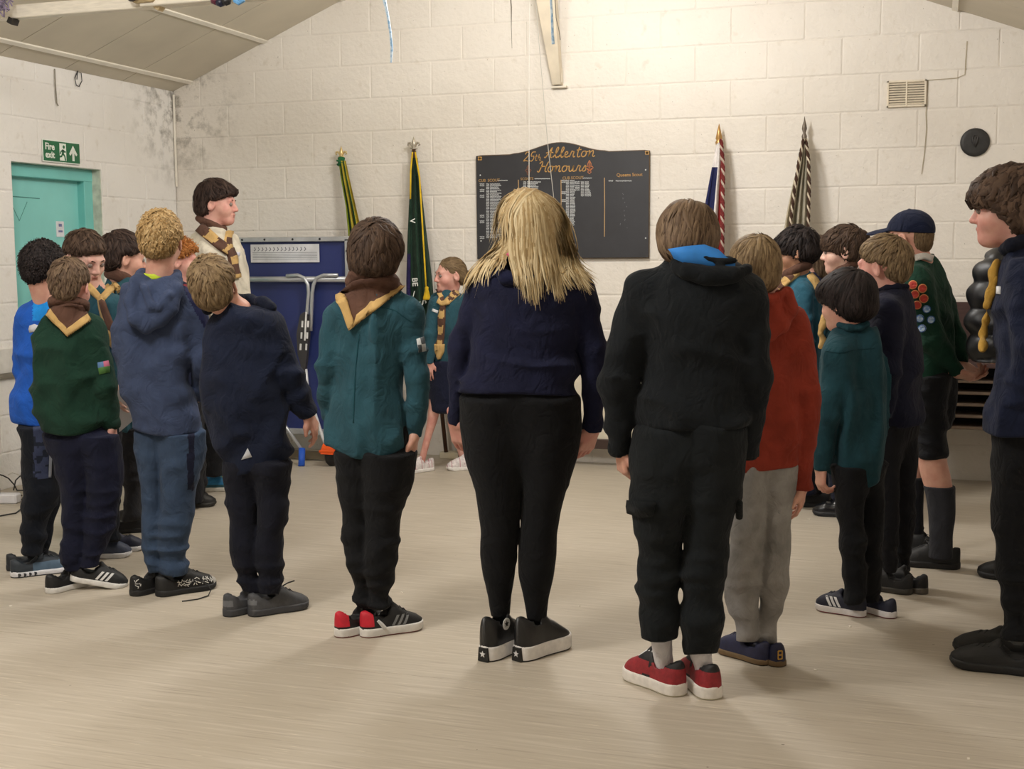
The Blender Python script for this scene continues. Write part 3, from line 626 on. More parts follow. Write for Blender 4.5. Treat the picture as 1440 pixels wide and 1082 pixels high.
# ------------------------------------------------------------------ table tennis table, folded upright
TY = 7.62
tt = empty('table_tennis_table', (-3.95, TY, 0), 'blue table tennis table folded upright with silver frame and wheels', 'table')
def tp_(x, y, Y=TY): return on_Y(x, y, Y)-np.array([-3.95, TY, 0])
M_TB = mat('table_blue', '#25316b', 0.5, 0.06, 4); M_TF = mat('silver_frame', '#b9bcc0', 0.35, metal=0.55)
x0, x1, z0, z1 = -0.68, 0.27, 0.21, 1.50
MB().box(((x0+x1)/2, 0.02, (z0+z1)/2), (x1-x0, 0.022, z1-z0), bev=0.002).build('table_top', M_TB, tt)
mb = MB()
mb.box(((x0+x1)/2, 0.0, z1), (x1-x0+0.04, 0.045, 0.032), bev=0.004).box(((x0+x1)/2, 0.0, z0), (x1-x0+0.04, 0.045, 0.038), bev=0.004).box((x1+0.005, 0.0, (z0+z1)/2), (0.035, 0.045, z1-z0), bev=0.004).box((x0, 0.0, (z0+z1)/2), (0.035, 0.045, z1-z0), bev=0.004)
mb.build('edge_frame', M_TF, tt)
for x, z in ((-0.5, z1), (-0.33, z1), (-0.12, z1), (0.08, z1), (x1+0.005, 1.42), (x1+0.005, 1.1), (x1+0.005, 0.7)): MB().lathe([(0.008, -0.024), (0.006, -0.028)], (x, 0, z), 10, axis=1).build('frame_bolt', mat('bolt_black', '#222326', 0.4), tt)
MB().box((x1+0.055, 0.05, 0.86), (0.06, 0.022, 1.27), bev=0.002).build('second_top', M_TB, tt)
MB().box((x1+0.09, 0.05, 0.86), (0.02, 0.03, 1.28), bev=0.002).build('second_edge', M_TF, tt)
MB().tube([(x0, -0.03, 1.235), (x1, -0.03, 1.235)], 0.02, 10).build('cross_rail', M_TF, tt, True)
def px_path(pts, dy): return [tp_(x, y, TY)+np.array([0, dy, 0]) for x, y in pts]
MB().tube(px_path(((408, 388), (424, 387), (433, 391), (438, 400), (439, 412), (437, 436), (436, 460)), -0.05), 0.0125, 8).tube(px_path(((480, 387), (460, 387), (450, 391), (446, 400), (444, 412), (443, 436), (442, 465)), -0.05), 0.0125, 8).build('bent_leg_tube', M_TF, tt, True)
MB().prism([(0.0, 0), (-.035, .12), (-.04, .25), (-.01, .38), (.02, .40), (.045, .38), (.05, .25), (.03, .10), (.015, 0)], tp_(433, 522)+[0, -.075, 0], (1, 0, 0), (0, 0, 1), (0, 0.03, 0)).build('bracket', mat('bracket_plastic', '#3c3a3c', 0.5), tt)
for k in range(3):
    for s in (-1, 1): p = tp_(437+s*4-k*1.3, 455+k*16)+np.array([0, -.078, 0]); MB().box(p, (0.011, 0.006, 0.042), roty(0.08)).build('bracket_slot', mat('slot_white', '#e6e6e6', 0.4), tt)
MB().tube([tp_(439, 438)+[0, -.085, 0], tp_(437, 478)+[0, -.085, 0]], 0.006, 6).build('pull_rod', mat('slot_white', '#e6e6e6', 0.4), tt)
MB().tube(px_path(((436, 518), (438, 540), (444, 565), (452, 590), (459, 612), (464, 626)), -0.06), 0.011, 8).build('leg', mat('leg_white', '#e3e5e8', 0.3, metal=0.2), tt, True)
wp = on_floor(466, 655)-np.array([-3.95, TY, 0]); wp = np.array([wp[0]+0.01, wp[1], 0.075])
MB().lathe([(0.05, -0.024), (0.068, -0.024), (0.075, -0.014), (0.075, 0.014), (0.068, 0.024), (0.05, 0.024)], wp, 24, axis=0).build('wheel', mat('tyre_black', '#1d1c1c', 0.6), tt, True)
MB().lathe([(0.001, -0.02), (0.05, -0.02), (0.05, 0.02), (0.001, 0.02)], wp, 20, axis=0).build('wheel_hub', mat('hub_grey', '#9a9a9a', 0.5), tt)
mb = MB(); pr = [(0.088*math.cos(a), 0.088*math.sin(a)) for a in np.linspace(0.15, math.pi-0.15, 12)]+[(-0.06, 0.012), (0.06, 0.012)]
mb.prism(pr, wp+[-0.045, 0, 0.0], (0, 1, 0), (0, 0, 1), (0.09, 0, 0)); mb.box(wp+[0, -0.02, 0.03], (0.12, 0.13, 0.018), bev=0.005)
mb.build('wheel_cover', mat('orange_plastic', '#ee5a16', 0.4), tt)
fp = on_floor(424, 656)-np.array([-3.95, TY, 0])
MB().tube([fp+[0, 0, 0.0], fp+[-0.02, 0.05, 0.11]], 0.022, 10).build('rubber_foot', mat('blue_foam', '#2358c4', 0.6), tt, True)
MB().tube([fp+[-0.02, 0.05, 0.10], fp+[-0.30, 0.1, 0.42]], 0.012, 8).build('leg', M_TF, tt, True)
MB().box((-0.08, 0.09, 0.035), (1.1, 0.04, 0.05)).build('base_rail', mat('rail_brown', '#6b604c', 0.6), tt)
pa = empty('paper_sheet', (-4.13, TY-0.003, 1.37), 'white paper sheet with printed row of figures taped to the blue table', 'paper')
q0, q1 = on_Y(352, 344, TY-0.003), on_Y(449, 369, TY-0.003)
po = np.array([-4.13, TY-0.003, 1.37])
MB().box(((q0+q1)/2-po+[0, 0.003, 0]), (q1[0]-q0[0], 0.002, q0[2]-q1[2])).build('sheet', mat('printed_paper', '#dcdde2', 0.6), pa)
mb = MB(); 
for k in range(14):
    x = q0[0]+0.03+k*0.029; mb.stroke([np.array([x, po[1]+0.0015, q0[2]-0.02])-po, np.array([x+0.008, po[1]+0.0015, q0[2]-0.035])-po, np.array([x-0.004, po[1]+0.0015, q0[2]-0.045])-po], 0.006, NB, 0.0005)
for k in range(5):
    z = q0[2]-0.056-k*0.011; mb.stroke([np.array([q0[0]+0.015, po[1]+0.0015, z])-po, np.array([q1[0]-0.015, po[1]+0.0015, z])-po], 0.0025, NB, 0.0004)
mb.build('print', mat('print_grey', '#6f7280', 0.6), pa)

# folded trestle table standing on edge against the back wall
ft_ = empty('folding_table', (-2.35, 8.02, 0), 'pale folding table with dark brown edging stood on its side by the back wall', 'table')
MB().box((0, 0.02, 0.47), (1.36, 0.02, 0.66), bev=0.002).build('table_top', mat('pale_laminate', '#d9d1bd', 0.5), ft_)
M_BE = mat('brown_edging', '#3b2a24', 0.5)
MB().box((0, 0.0, 0.148), (1.4, 0.05, 0.062), bev=0.003).box((0, 0.0, 0.80), (1.4, 0.05, 0.05), bev=0.003).build('edging', M_BE, ft_)
for x in (-0.69, 0.69): MB().box((x, 0.0, 0.4), (0.045, 0.055, 0.8), bev=0.003).build('leg', M_BE, ft_)
# slatted bench at the right
bn = empty('slatted_bench', (0.16, 7.95, 0), 'dark brown wooden bench with slatted shelf rack by the back wall', 'bench')
M_BN = mat('bench_brown', '#4d3a38', 0.35, 0.15, 8, stretch=(1, 8, 8)); M_SL = mat('slat_wood', '#6b5a4c', 0.5, 0.15, 10)
MB().box((0, 0.13, 0.92), (0.84, 0.03, 0.34), bev=0.004).build('back_board', M_BN, bn)
MB().box((0, -0.02, 0.735), (0.84, 0.34, 0.03), bev=0.004).build('seat', M_BN, bn)
for k in range(5): MB().box((0, -0.02, 0.365+k*0.068), (0.80, 0.26, 0.016), bev=0.003).build('slat', M_SL, bn)
MB().box((0, 0.12, 0.53), (0.80, 0.01, 0.36)).build('rack_back', mat('rack_black', '#141110', 0.8), bn)
for x in (-0.40, 0.40):
    for y in (-0.17, 0.12): MB().box((x, y, 0.36), (0.05, 0.05, 0.72), bev=0.004).build('leg', M_BN, bn)
# socket extension and cables on the floor by the fire exit wall
es = empty('extension_socket', on_floor(8, 708), 'white extension socket with black plug on the floor by the wall', 'socket')
MB().box((-0.02, 0, 0.028), (0.19, 0.07, 0.056), rotz(0.25), bev=0.008).build('casing', mat('socket_white', '#e9e9ee', 0.4), es)
MB().lathe([(0.025, 0.0), (0.026, 0.03), (0.018, 0.05)], (-0.05, -0.02, 0.055), 12).build('plug', mat('black_cable', '#252525'), es, True)
def cable(pts, r, m, label):
    tag(MB().tube(pts, r, 6).build('cable', m, None, True), label, 'cable')
def fz(x, y, z): p = on_floor(x, y, z); return p
cable([on_X(x, y, XL+0.12) for x, y in ((-8, 666), (4, 669), (12, 673), (20, 682), (24, 690))]+[fz(34, 690, .02)], 0.004, mat('black_cable', '#252525'), 'black cable arching from the socket against the wall')
cable([on_X(x, y, XL+0.10) for x, y in ((12, 668), (17, 665), (24, 667), (30, 670))]+[on_X(40, 680, XL+.06)], 0.003, mat('white_cable', '#e2ddd2', 0.5), 'white cable looping over the socket')
cable([on_X(x, y, XL+0.14) for x, y in ((19, 690), (22, 676), (28, 670), (35, 671), (45, 680))], 0.004, mat('black_cable', '#252525'), 'black cable curving behind the boy in the blue top')
cable([fz(27+5*math.cos(a), 700+4*math.sin(a), .012) for a in np.linspace(0, 5.6, 14)], 0.004, mat('brown_cable', '#4b4033', 0.6), 'coil of brown cable beside the white socket')
cable([fz(x, y, .006) for x, y in ((30, 716), (22, 722), (10, 724), (-6, 727))], 0.004, mat('black_cable', '#252525'), 'black flex trailing on the floor in front of the white socket')
# ================================================================== FIGURE TOOLKIT (signed distance shapes -> one smooth mesh per part)
_T = RNG.random((64, 64, 64)).astype(np.float32)
def vnoise(p, off=0.0):
    p = np.asarray(p)+off; i = np.floor(p).astype(np.int64); f = p-i; f = f*f*(3-2*f); i &= 63; j = (i+1) & 63
    x0, y0, z0 = i.T; x1, y1, z1 = j.T; fx, fy, fz_ = f.T
    a = _T[x0, y0, z0]*(1-fx)+_T[x1, y0, z0]*fx; b = _T[x0, y1, z0]*(1-fx)+_T[x1, y1, z0]*fx
    c = _T[x0, y0, z1]*(1-fx)+_T[x1, y0, z1]*fx; d = _T[x0, y1, z1]*(1-fx)+_T[x1, y1, z1]*fx
    return (a*(1-fy)+b*fy)*(1-fz_)+(c*(1-fy)+d*fy)*fz_-0.5
def crease(p, off=0.0): return np.maximum(0.28-np.abs(vnoise(p, off))*2.0, -0.26)
def smin(a, b, k): h = np.clip(.5+.5*(b-a)/k, 0, 1); return b+(a-b)*h-k*h*(1-h)
def smax(a, b, k): return -smin(-a, -b, k)
def cone(p, a, b, ra, rb):
    a = np.asarray(a, float); ba = np.asarray(b, float)-a; t = np.clip((p-a) @ ba/(ba @ ba+1e-12), 0, 1)
    return np.linalg.norm(p-a-t[:, None]*ba, axis=1)-(ra+(rb-ra)*t)
def ell(p, c, r): q = (p-np.asarray(c))/np.asarray(r); k = np.linalg.norm(q, axis=1); return (k-1)*min(r)*1.0 if True else 0
def polygonize(f, lo, hi, h, lip=1.6):
    lo = np.asarray(lo, float); B = 4; n = (np.ceil((np.asarray(hi)-lo)/(h*B)).astype(int)+1)
    cx = [lo[i]+(np.arange(n[i])*B+(B-1)/2)*h for i in range(3)]
    Cc = np.stack(np.meshgrid(*cx, indexing='ij'), -1).reshape(-1, 3); fc = f(Cc).reshape(n)
    act = np.abs(fc) < h*B*0.9*lip
    S = np.repeat(np.repeat(np.repeat(np.where(fc > 0, 1.0, -1.0), B, 0), B, 1), B, 2)
    am = np.repeat(np.repeat(np.repeat(act, B, 0), B, 1), B, 2); ix = np.argwhere(am)
    S[am] = f(lo+ix*h)
    ins = S < 0
    c8 = [ins[i:ins.shape[0]-1+i, j:ins.shape[1]-1+j, k:ins.shape[2]-1+k] for i in (0, 1) for j in (0, 1) for k in (0, 1)]
    cnt = sum(c.astype(np.int8) for c in c8); cells = np.argwhere((cnt > 0) & (cnt < 8))
    if len(cells) == 0: return np.zeros((0, 3)), np.zeros((0, 4), int)
    vid = np.full(cnt.shape, -1, np.int64); vid[tuple(cells.T)] = np.arange(len(cells))
    acc = np.zeros((len(cells), 3)); num = np.zeros(len(cells))
    for ax in range(3):
        o1, o2 = [a for a in range(3) if a != ax]
        for i in (0, 1):
            for j in (0, 1):
                b0 = cells.copy(); b0[:, o1] += i; b0[:, o2] += j; b1 = b0.copy(); b1[:, ax] += 1
                s0, s1 = S[tuple(b0.T)], S[tuple(b1.T)]; m = (s0 < 0) != (s1 < 0); t = np.where(m, s0/np.where(m, s0-s1, 1), 0)
                pt = b0+t[:, None]*np.eye(3)[ax]; acc[m] += pt[m]; num += m
    V = lo+acc/num[:, None]*h; Fs = []
    for ax in range(3):
        o1, o2 = [(1, 2), (2, 0), (0, 1)][ax]
        sl0 = [slice(None)]*3; sl1 = [slice(None)]*3; sl0[ax] = slice(0, -1); sl1[ax] = slice(1, None)
        a, b = ins[tuple(sl0)], ins[tuple(sl1)]; e = np.argwhere(a != b)
        ok = (e[:, o1] > 0) & (e[:, o2] > 0) & (e[:, o1] < cnt.shape[o1]) & (e[:, o2] < cnt.shape[o2]); e = e[ok]
        q = []
        for i, j in ((1, 1), (0, 1), (0, 0), (1, 0)):
            c = e.copy(); c[:, o1] -= i; c[:, o2] -= j; q.append(vid[tuple(c.T)])
        q = np.stack(q, 1); fl_ = a[tuple(e.T)]; q = np.where(fl_[:, None], q, q[:, ::-1]); Fs.append(q[(q >= 0).all(1)])
    return V, np.vstack(Fs)
def grad(f, p, e=0.002):
    g = np.stack([f(p+np.eye(3)[i]*e)-f(p-np.eye(3)[i]*e) for i in range(3)], 1); return g/(np.linalg.norm(g, axis=1, keepdims=True)+1e-9)
def relax(V, Fq, n=1, w=0.5):
    e = np.vstack([Fq[:, [0, 1]], Fq[:, [1, 2]], Fq[:, [2, 3]], Fq[:, [3, 0]]])
    for _ in range(n):
        s = np.zeros_like(V); c = np.zeros(len(V)); np.add.at(s, e[:, 0], V[e[:, 1]]); np.add.at(s, e[:, 1], V[e[:, 0]]); np.add.at(c, e[:, 0], 1); np.add.at(c, e[:, 1], 1)
        V = V*(1-w)+w*s/np.maximum(c, 1)[:, None]
    return V

class Loft:
    """stack of ellipses along z: rows (z, cu, cd, a, b), turned by th"""
    def __init__(s, rows, th, sm=0.014, cap=0.02, pw=2.0):
        R = np.array(sorted(rows)); n = 260; z = np.linspace(R[0, 0], R[-1, 0], n); dz = z[1]-z[0]; g = [np.interp(z, R[:, 0], R[:, k]) for k in range(1, 5)]
        k = max(1, int(sm/dz)); ker = np.exp(-0.5*(np.arange(-3*k, 3*k+1)/k)**2); ker /= ker.sum()
        g = [np.convolve(np.pad(q, 3*k, mode='reflect', reflect_type='odd'), ker, 'valid') for q in g]
        s.z = z; s.g = g; s.th = th; s.pw = pw; s.cap = cap; s.sl = 1/np.sqrt(1+np.gradient(g[2], z)**2)
    def __call__(s, p):
        z = p[:, 2]; cu, cd, a, b, sl = [np.interp(z, s.z, q) for q in s.g+[s.sl]]; a = np.maximum(a, .004); b = np.maximum(b, .004)
        du, dd = p[:, 0]-cu, p[:, 1]-cd; c_, s_ = math.cos(s.th), math.sin(s.th)
        lat = du*c_-dd*s_; fw = du*s_+dd*c_
        e = ((np.abs(lat)/a)**s.pw+(np.abs(fw)/b)**s.pw)**(1/s.pw)
        f = (e-1)*np.minimum(a, b)*sl
        return np.maximum(f, np.maximum(z-s.z[-1], s.z[0]-z))

SKIN = {'fair': ('#d6a692', '#c8917f'), 'pale': ('#e0b9a8', '#d2a092'), 'olive': ('#be9177', '#ab7c63'), 'pink': ('#d9a798', '#cb8e82')}
def skin_mat(k):
    a, b = SKIN[k]; return mat('skin_'+k, a, 0.5, 0.1, 18, 0.15, 300, sss=0.12, hex2=b, spec=0.4, bdist=0.0008)
def lip_mat(): return mat('lips', '#bd8073', 0.45)
def hair_mat(name, a, b, hi): return mat('hair_'+name, a, 0.6, 0.1, 40, hex2=b, shade=hi, spec=0.15)

class Person:
    def __init__(s, key, foot, th, label, group=None):
        s.key = key; s.G = on_floor(*foot); s.dist = float(np.hypot(s.G[0], s.G[1])); s.v = np.array([s.G[0], s.G[1], 0])/s.dist; s.r = np.array([s.v[1], -s.v[0], 0])
        s.th = math.radians(th); s.B = np.stack([s.r, s.v, [0, 0, 1.0]], 1); s.camL = np.array([0, -s.dist, HC]); s.ppm = F/(MC[2] @ (s.G-O_))
        s.root = empty('person', s.G, label, 'person', group); s.seed = sum(ord(c) for c in key)*7.3 % 41
        s.parts = []
    def R_(s, x, y): return s.B.T @ ray(x, y)
    def P(s, x, y, d=0.0):
        q = s.R_(x, y); t = (d+s.dist)/q[1]; return s.camL+q*t
    def W(s, p): return p @ s.B.T                  # view frame -> offsets from the person's base in world axes
    def px(s, p): return proj(s.W(p)+s.G)
    def ground(s, x, y, z=0.0): return s.B.T @ (on_floor(x, y, z)-s.G)
    def put(s, name, V, Fq, m, parent=None, midx=None, smooth=True, lock=None):
        return mk(name, s.W(V), Fq, m, parent or s.root, midx, smooth, lock)
    def rows(s, rws, k, d=0.0, th=None, kmax=None):
        th = s.th if th is None else th; out = []
        for r in rws:
            y, xl, xr = r[:3]; dd = d+(r[3] if len(r) > 3 else 0.0)
            a_, b_ = s.P(xl, y, dd), s.P(xr, y, dd); Wd = (b_[0]-a_[0])/2; kk = k
            a = Wd/math.sqrt(math.cos(th)**2+(kk*math.sin(th))**2); b = kk*a
            out.append(((a_[2]+b_[2])/2, (a_[0]+b_[0])/2, dd, a, b))
        return out
    def drape(s, xy, f, off=0.0, near=-0.7, it=70):
        """points where sight lines through pixels meet the shape f, lifted by off along its normal"""
        xy = np.asarray(xy, float); D = np.array([s.R_(x, y) for x, y in xy]); D /= np.linalg.norm(D, axis=1, keepdims=True)
        t = (s.dist+near)/D[:, 1]; best = np.full(len(t), 9.0); tb = t.copy()
        for _ in range(it):
            p = s.camL+D*t[:, None]; v = f(p); m = v < best; best[m] = v[m]; tb[m] = t[m]; t = t+np.clip(v, -0.02, 0.05)*0.6
        p = s.camL+D*tb[:, None]; n = grad(f, p, 0.006)
        return p+n*off, n
    def sheet(s, name, grid, f, off, m, parent=None, th=0.004, midx=None, near=-0.7):
        """thin cloth patch: grid (rows, cols, 2) of pixels laid on shape f"""
        g = np.asarray(grid, float); nr, nc = g.shape[:2]; p, n = s.drape(g.reshape(-1, 2), f, off, near)
        P3 = p.reshape(nr, nc, 3)
        V = np.vstack([p, p-n*(th+off*0.9)]); N_ = nr*nc
        Q = [(i*nc+k, i*nc+k+1, (i+1)*nc+k+1, (i+1)*nc+k) for i in range(nr-1) for k in range(nc-1)]
        ring = [k for k in range(nc)]+[i*nc+nc-1 for i in range(1, nr)]+[(nr-1)*nc+k for k in range(nc-2, -1, -1)]+[i*nc for i in range(nr-2, 0, -1)]
        Qs = [(ring[k], N_+ring[k], N_+ring[(k+1) % len(ring)], ring[(k+1) % len(ring)]) for k in range(len(ring))]
        return s.put(name, V, np.array(Q+Qs), m, parent, None if midx is None else list(midx)+[midx[0]]*len(Qs))
    def ribbon(s, name, pts, wpx, f, off, m, parent=None, th=0.003, n=14, nc=4, near=-0.7, stripes=None):
        pts = np.array(pts, float); t = np.linspace(0, len(pts)-1, n); i0 = np.clip(t.astype(int), 0, len(pts)-2); fr = (t-i0)[:, None]; C = pts[i0]*(1-fr)+pts[i0+1]*fr
        T = np.gradient(C, axis=0); T /= np.linalg.norm(T, axis=1, keepdims=True)+1e-9; Nn = np.stack([-T[:, 1], T[:, 0]], 1)
        wv = np.interp(np.linspace(0, 1, n), np.linspace(0, 1, len(np.atleast_1d(wpx))), np.atleast_1d(wpx))
        g = np.stack([C+Nn*(wv*(k/(nc-1)-.5))[:, None] for k in range(nc)], 1)
        midx = None
        if stripes: midx = [1 if int((i+abs(k-(nc-2)/2)*0.8)/stripes) % 2 else 0 for i in range(n-1) for k in range(nc-1)]
        return s.sheet(name, g, f, off, m, parent, th, midx, near)

    # ---------------- clothes
    def top(s, rws, arms=(), m=None, k=0.66, hem=None, style='sweat', h=0.0085, extra=None, kb=0.03, paint=None, name='jumper', cuff=None, th=None, amp=1.0, collar=None, pw=2.2):
        th = s.th if th is None else math.radians(th); L = Loft(s.rows(rws, k, th=th), th, pw=pw); uc = np.mean([r[1] for r in s.rows(rws, k, th=th)])
        s.uc = uc; s.torso = L; s.kt = k
        tn = math.tan(th) if abs(math.degrees(th)) < 50 else 0.0; A = []
        for arm in arms:
            J = []
            for j in arm['j']:
                q = s.P(j[0], j[1], 0); d = (j[2] if len(j) > 2 else 0.0)-(q[0]-uc)*tn*0.8; J.append(s.P(j[0], j[1], d))
            A.append((J, arm['r']))
        s.arms = A
        hy = [s.P(x, y)[2] for x, y in ((hem[0], hem[1]), (hem[2], hem[3]))] if hem else None
        hu = [s.P(hem[0], hem[1])[0], s.P(hem[2], hem[3])[0]] if hem else None
        sd = s.seed
        def folds(p, arm=0):
            w_ = p+0.05*np.stack([vnoise(p*5, sd), vnoise(p*5, sd+11), vnoise(p*5, sd+23)], 1)
            if style == 'puffer' : return np.abs(np.sin(p[:, 2]*math.pi/0.105+vnoise(p*6, sd)*1.5))**0.6*0.020-0.012+vnoise(p*20, sd)*0.01
            if arm: return crease(w_*[8, 8, 13], sd+2)*0.020+vnoise(p*[22, 22, 30], sd+5)*0.007
            if style == 'shirt': return crease(w_*[10, 10, 2.6], sd)*0.052+vnoise(w_*[24, 24, 9], sd+3)*0.016
            if style == 'folds': return crease(w_*[3.2, 3.2, 17], sd)*0.040*np.clip((s.zfold-p[:, 2])/.15, .25, 1)+vnoise(p*[12, 12, 22], sd+5)*0.008
            return crease(w_*[6, 6, 6.5], sd)*0.036+vnoise(w_*[14, 14, 20], sd+5)*0.014
        s.zfold = s.P(*rws[len(rws)//2][1::-1])[2] if False else s.P(rws[len(rws)//2][1], rws[len(rws)//2][0])[2]
        def base(p):
            f = L(p)-folds(p)*amp
            if hem:
                zh = np.interp(p[:, 0], hu, hy) if hu[0] < hu[1] else hy[0]
                if len(hem) > 4: zh = zh-hem[4]*np.clip(1-((p[:, 0]-(hu[0]+hu[1])/2)/((hu[1]-hu[0])/2+1e-6))**2, 0, 1)
                f = smax(f, (zh-p[:, 2]), 0.006)
            for J, r in A:
                g = None
                for i in range(len(J)-1):
                    c = cone(p, J[i], J[i+1], r[i], r[i+1]); g = c if g is None else smin(g, c, 0.02)
                ax = J[-1]-J[-2]; ax = ax/np.linalg.norm(ax); g = np.maximum(g-folds(p, 1)*amp, (p-J[-1]) @ ax)
                up_ = np.clip((p-J[1]) @ (J[0]-J[1])/((J[0]-J[1]) @ (J[0]-J[1])), 0, 1)
                f = smin(f, g, kb*(0.35+1.3*up_))
            if extra is not None: f = smin(f, extra(p), 0.015)
            return f
        full = base
        s.f_top = full; s.f_base = base
        zs = L.z; pts = [J for a in A for J in a[0]]; allu = [L.g[0].min()-L.g[2].max()-.03, L.g[0].max()+L.g[2].max()+.03]
        rm = max(L.g[2].max(), L.g[3].max())+.04
        lo = np.array([L.g[0].min()-rm, -rm, zs[0]-.02]); hi = np.array([L.g[0].max()+rm, rm, zs[-1]+.05])
        for J, r in A:
            for q, rr in zip(J, r): lo = np.minimum(lo, q-rr-.03); hi = np.maximum(hi, q+rr+.03)
        V, Fq = polygonize(full, lo, hi, h); V = relax(V, Fq, 1, .3)
        midx = None; ms = m
        if paint:
            c = V[Fq].mean(1); X, Y = s.px(c); midx = paint(X, Y, c); 
        o = s.put(name, V, Fq, ms, midx=midx); s.top_obj = o
        s.hand_at = [(J[-1], (J[-1]-J[-2])/np.linalg.norm(J[-1]-J[-2]), r[-1]) for J, r in A]
        if cuff is not None:
            for J, r in A:
                ax = (J[-1]-J[-2])/np.linalg.norm(J[-1]-J[-2]); mb = MB().tube([s.W(J[-1]-ax*0.035), s.W(J[-1]-ax*0.02), s.W(J[-1]-ax*0.004), s.W(J[-1]+ax*0.006)], [r[-1]*.98, r[-1]*1.05, r[-1]*1.03, r[-1]*.9], 16)
                mb.build('cuff', cuff, o, True)
        return o
    def trousers(s, L, R, m, dL=None, dR=None, h=0.0085, touch=0.0, crotch=None, hip=None, style='jog', amp=1.0, name='trousers', paint=None, kb=0.028, kr=1.08, rmin=0.0, skirt=False, hk_=0.60):
        sg = math.sin(s.th); dL = sg*0.06 if dL is None else dL; dR = -sg*0.06 if dR is None else dR
        LL = []
        wv = 2*rmin*s.ppm; L = [(y, a, max(b+touch, a+wv)) for y, a, b in L]; R = [(y, min(a-touch, b-wv), b) for y, a, b in R]
        for rws, d in ((L, dL), (R, dR)):
            if not rws: continue
            rr = s.rows(rws, kr, d, th=0.0); LL.append(Loft(rr, 0.0, sm=0.010))
        y0 = L[0][0]; xl, xr = L[0][1], (R or L)[0][2]; cy = crotch or y0+0.10*s.ppm
        ed = lambda y: (np.interp(y, [q[0] for q in L], [q[1] for q in L]), np.interp(y, [q[0] for q in R], [q[2] for q in R])); m3 = 0.008*s.ppm
        hp = hip or [(y0-0.10*s.ppm, xl+0.035*s.ppm, xr-0.035*s.ppm), (y0, xl+m3*1.4, xr-m3*1.4)]+[(y0+(cy-y0)*t, ed(y0+(cy-y0)*t)[0]+m3*t, ed(y0+(cy-y0)*t)[1]-m3*t) for t in (.5, 1.0)]
        rws_ = s.rows(hp, hk_ if not skirt else 0.8)
        if not skirt:
            zt_, zb_ = rws_[1][0], rws_[-1][0]; rws_ = [(z, u, d, a, b*(1-.42*min(1, max(0, (zt_-z)/(zt_-zb_+1e-6))))) for z, u, d, a, b in rws_]; zl, ul, dl, al, bl_ = rws_[-1]; rws_.append((zl-.05, ul, dl, al*.55, bl_*.35))
        HL = Loft(rws_, s.th, sm=0.02); sd = s.seed+9
        # leg tops reach into the hip block
        zc = s.P(xl, cy)[2]
        def base(p):
            f = None
            for l in LL: g = l(p); f = g if f is None else smin(f, g, 0.004)
            return smin(f, HL(p), kb)
        zb = [l.z[0] for l in LL]; zmin = min(zb)
        def full(p):
            f = base(p); lowz = np.clip(1.15-(p[:, 2]-zmin)/0.5, 0.25, 1.0)
            w_ = p+0.04*np.stack([vnoise(p*6, sd), vnoise(p*6, sd+11), vnoise(p*6, sd+23)], 1)
            if style == 'tight': n = vnoise(p*[10, 10, 14], sd)*0.005+crease(w_*[6, 6, 26], sd)*0.003*lowz
            elif style == 'wrinkle': n = (crease(w_*[4, 4, 17], sd)*0.042+vnoise(w_*[12, 12, 34], sd+4)*0.018)*lowz
            else: n = crease(w_*[6, 6, 8], sd)*0.022+crease(w_*[5, 5, 18], sd+4)*0.026*lowz+vnoise(w_*[16, 16, 24], sd+6)*0.006
            return f-n*amp
        s.f_leg = full
        lo = np.array([min(l.g[0].min()-l.g[2].max() for l in LL+[HL])-.03, min(l.g[1].min()-max(l.g[3].max(), l.g[2].max()) for l in LL+[HL])-.03, zmin-.02]); hi = np.array([max(l.g[0].max()+l.g[2].max() for l in LL+[HL])+.03, max(l.g[1].max()+max(l.g[3].max(), l.g[2].max()) for l in LL+[HL])+.03, HL.z[-1]+.02])
        V, Fq = polygonize(full, lo, hi, h); V = relax(V, Fq, 1, .3)
        midx = None
        if paint: c = V[Fq].mean(1); X, Y = s.px(c); midx = paint(X, Y, c)
        s.legs = LL; s.hipL = HL
        return s.put(name, V, Fq, m, midx=midx)

    # ---------------- head, hair, hands
    def head(s, x, ytop, sc, yaw, pitch=0.0, roll=0.0, d=0.0, skin='fair', hair=None, face=True, neck=None, neckr=0.05, h=0.0056, hairtop=0.014, ears=True):
        yaw, pitch, roll = [math.radians(q) for q in (yaw, pitch, roll)]
        top_ = s.P(x, ytop, d); fw = np.array([math.sin(yaw), math.cos(yaw), 0]); lat = np.array([math.cos(yaw), -math.sin(yaw), 0]); up = np.array([0, 0, 1.0])
        fw2 = fw*math.cos(pitch)-up*math.sin(pitch); up2 = up*math.cos(pitch)+fw*math.sin(pitch)
        # roll is a tilt in the picture plane: positive leans the crown to the right
        c_, s_ = math.cos(roll), math.sin(roll); Rr = np.array([[c_, 0, s_], [0, 1, 0], [-s_, 0, c_]])
        Bh = np.stack([Rr @ lat, Rr @ fw2, Rr @ up2], 1); k = sc/0.225
        C = top_-np.array([0, 0, (0.113*k+hairtop)]); s.Hc, s.Hb, s.Hk = C, Bh, k
        toH = lambda p: (p-C) @ Bh/k
        s.toH = toH; fromH = lambda q: (np.asarray(q)*k) @ Bh.T+C; s.fromH = fromH
        nb = neck if neck is not None else np.array([s.torso.g[0][-1], s.torso.g[1][-1], s.torso.z[-1]-0.03])
        n0 = fromH([0, -0.028, -0.05])
        def skull(q):
            f = ell(q, (0, -.012, .028), (.0745, .094, .085)); f = smin(f, ell(q, (0, .030, -.036), (.057, .062, .073)), .03)
            return f
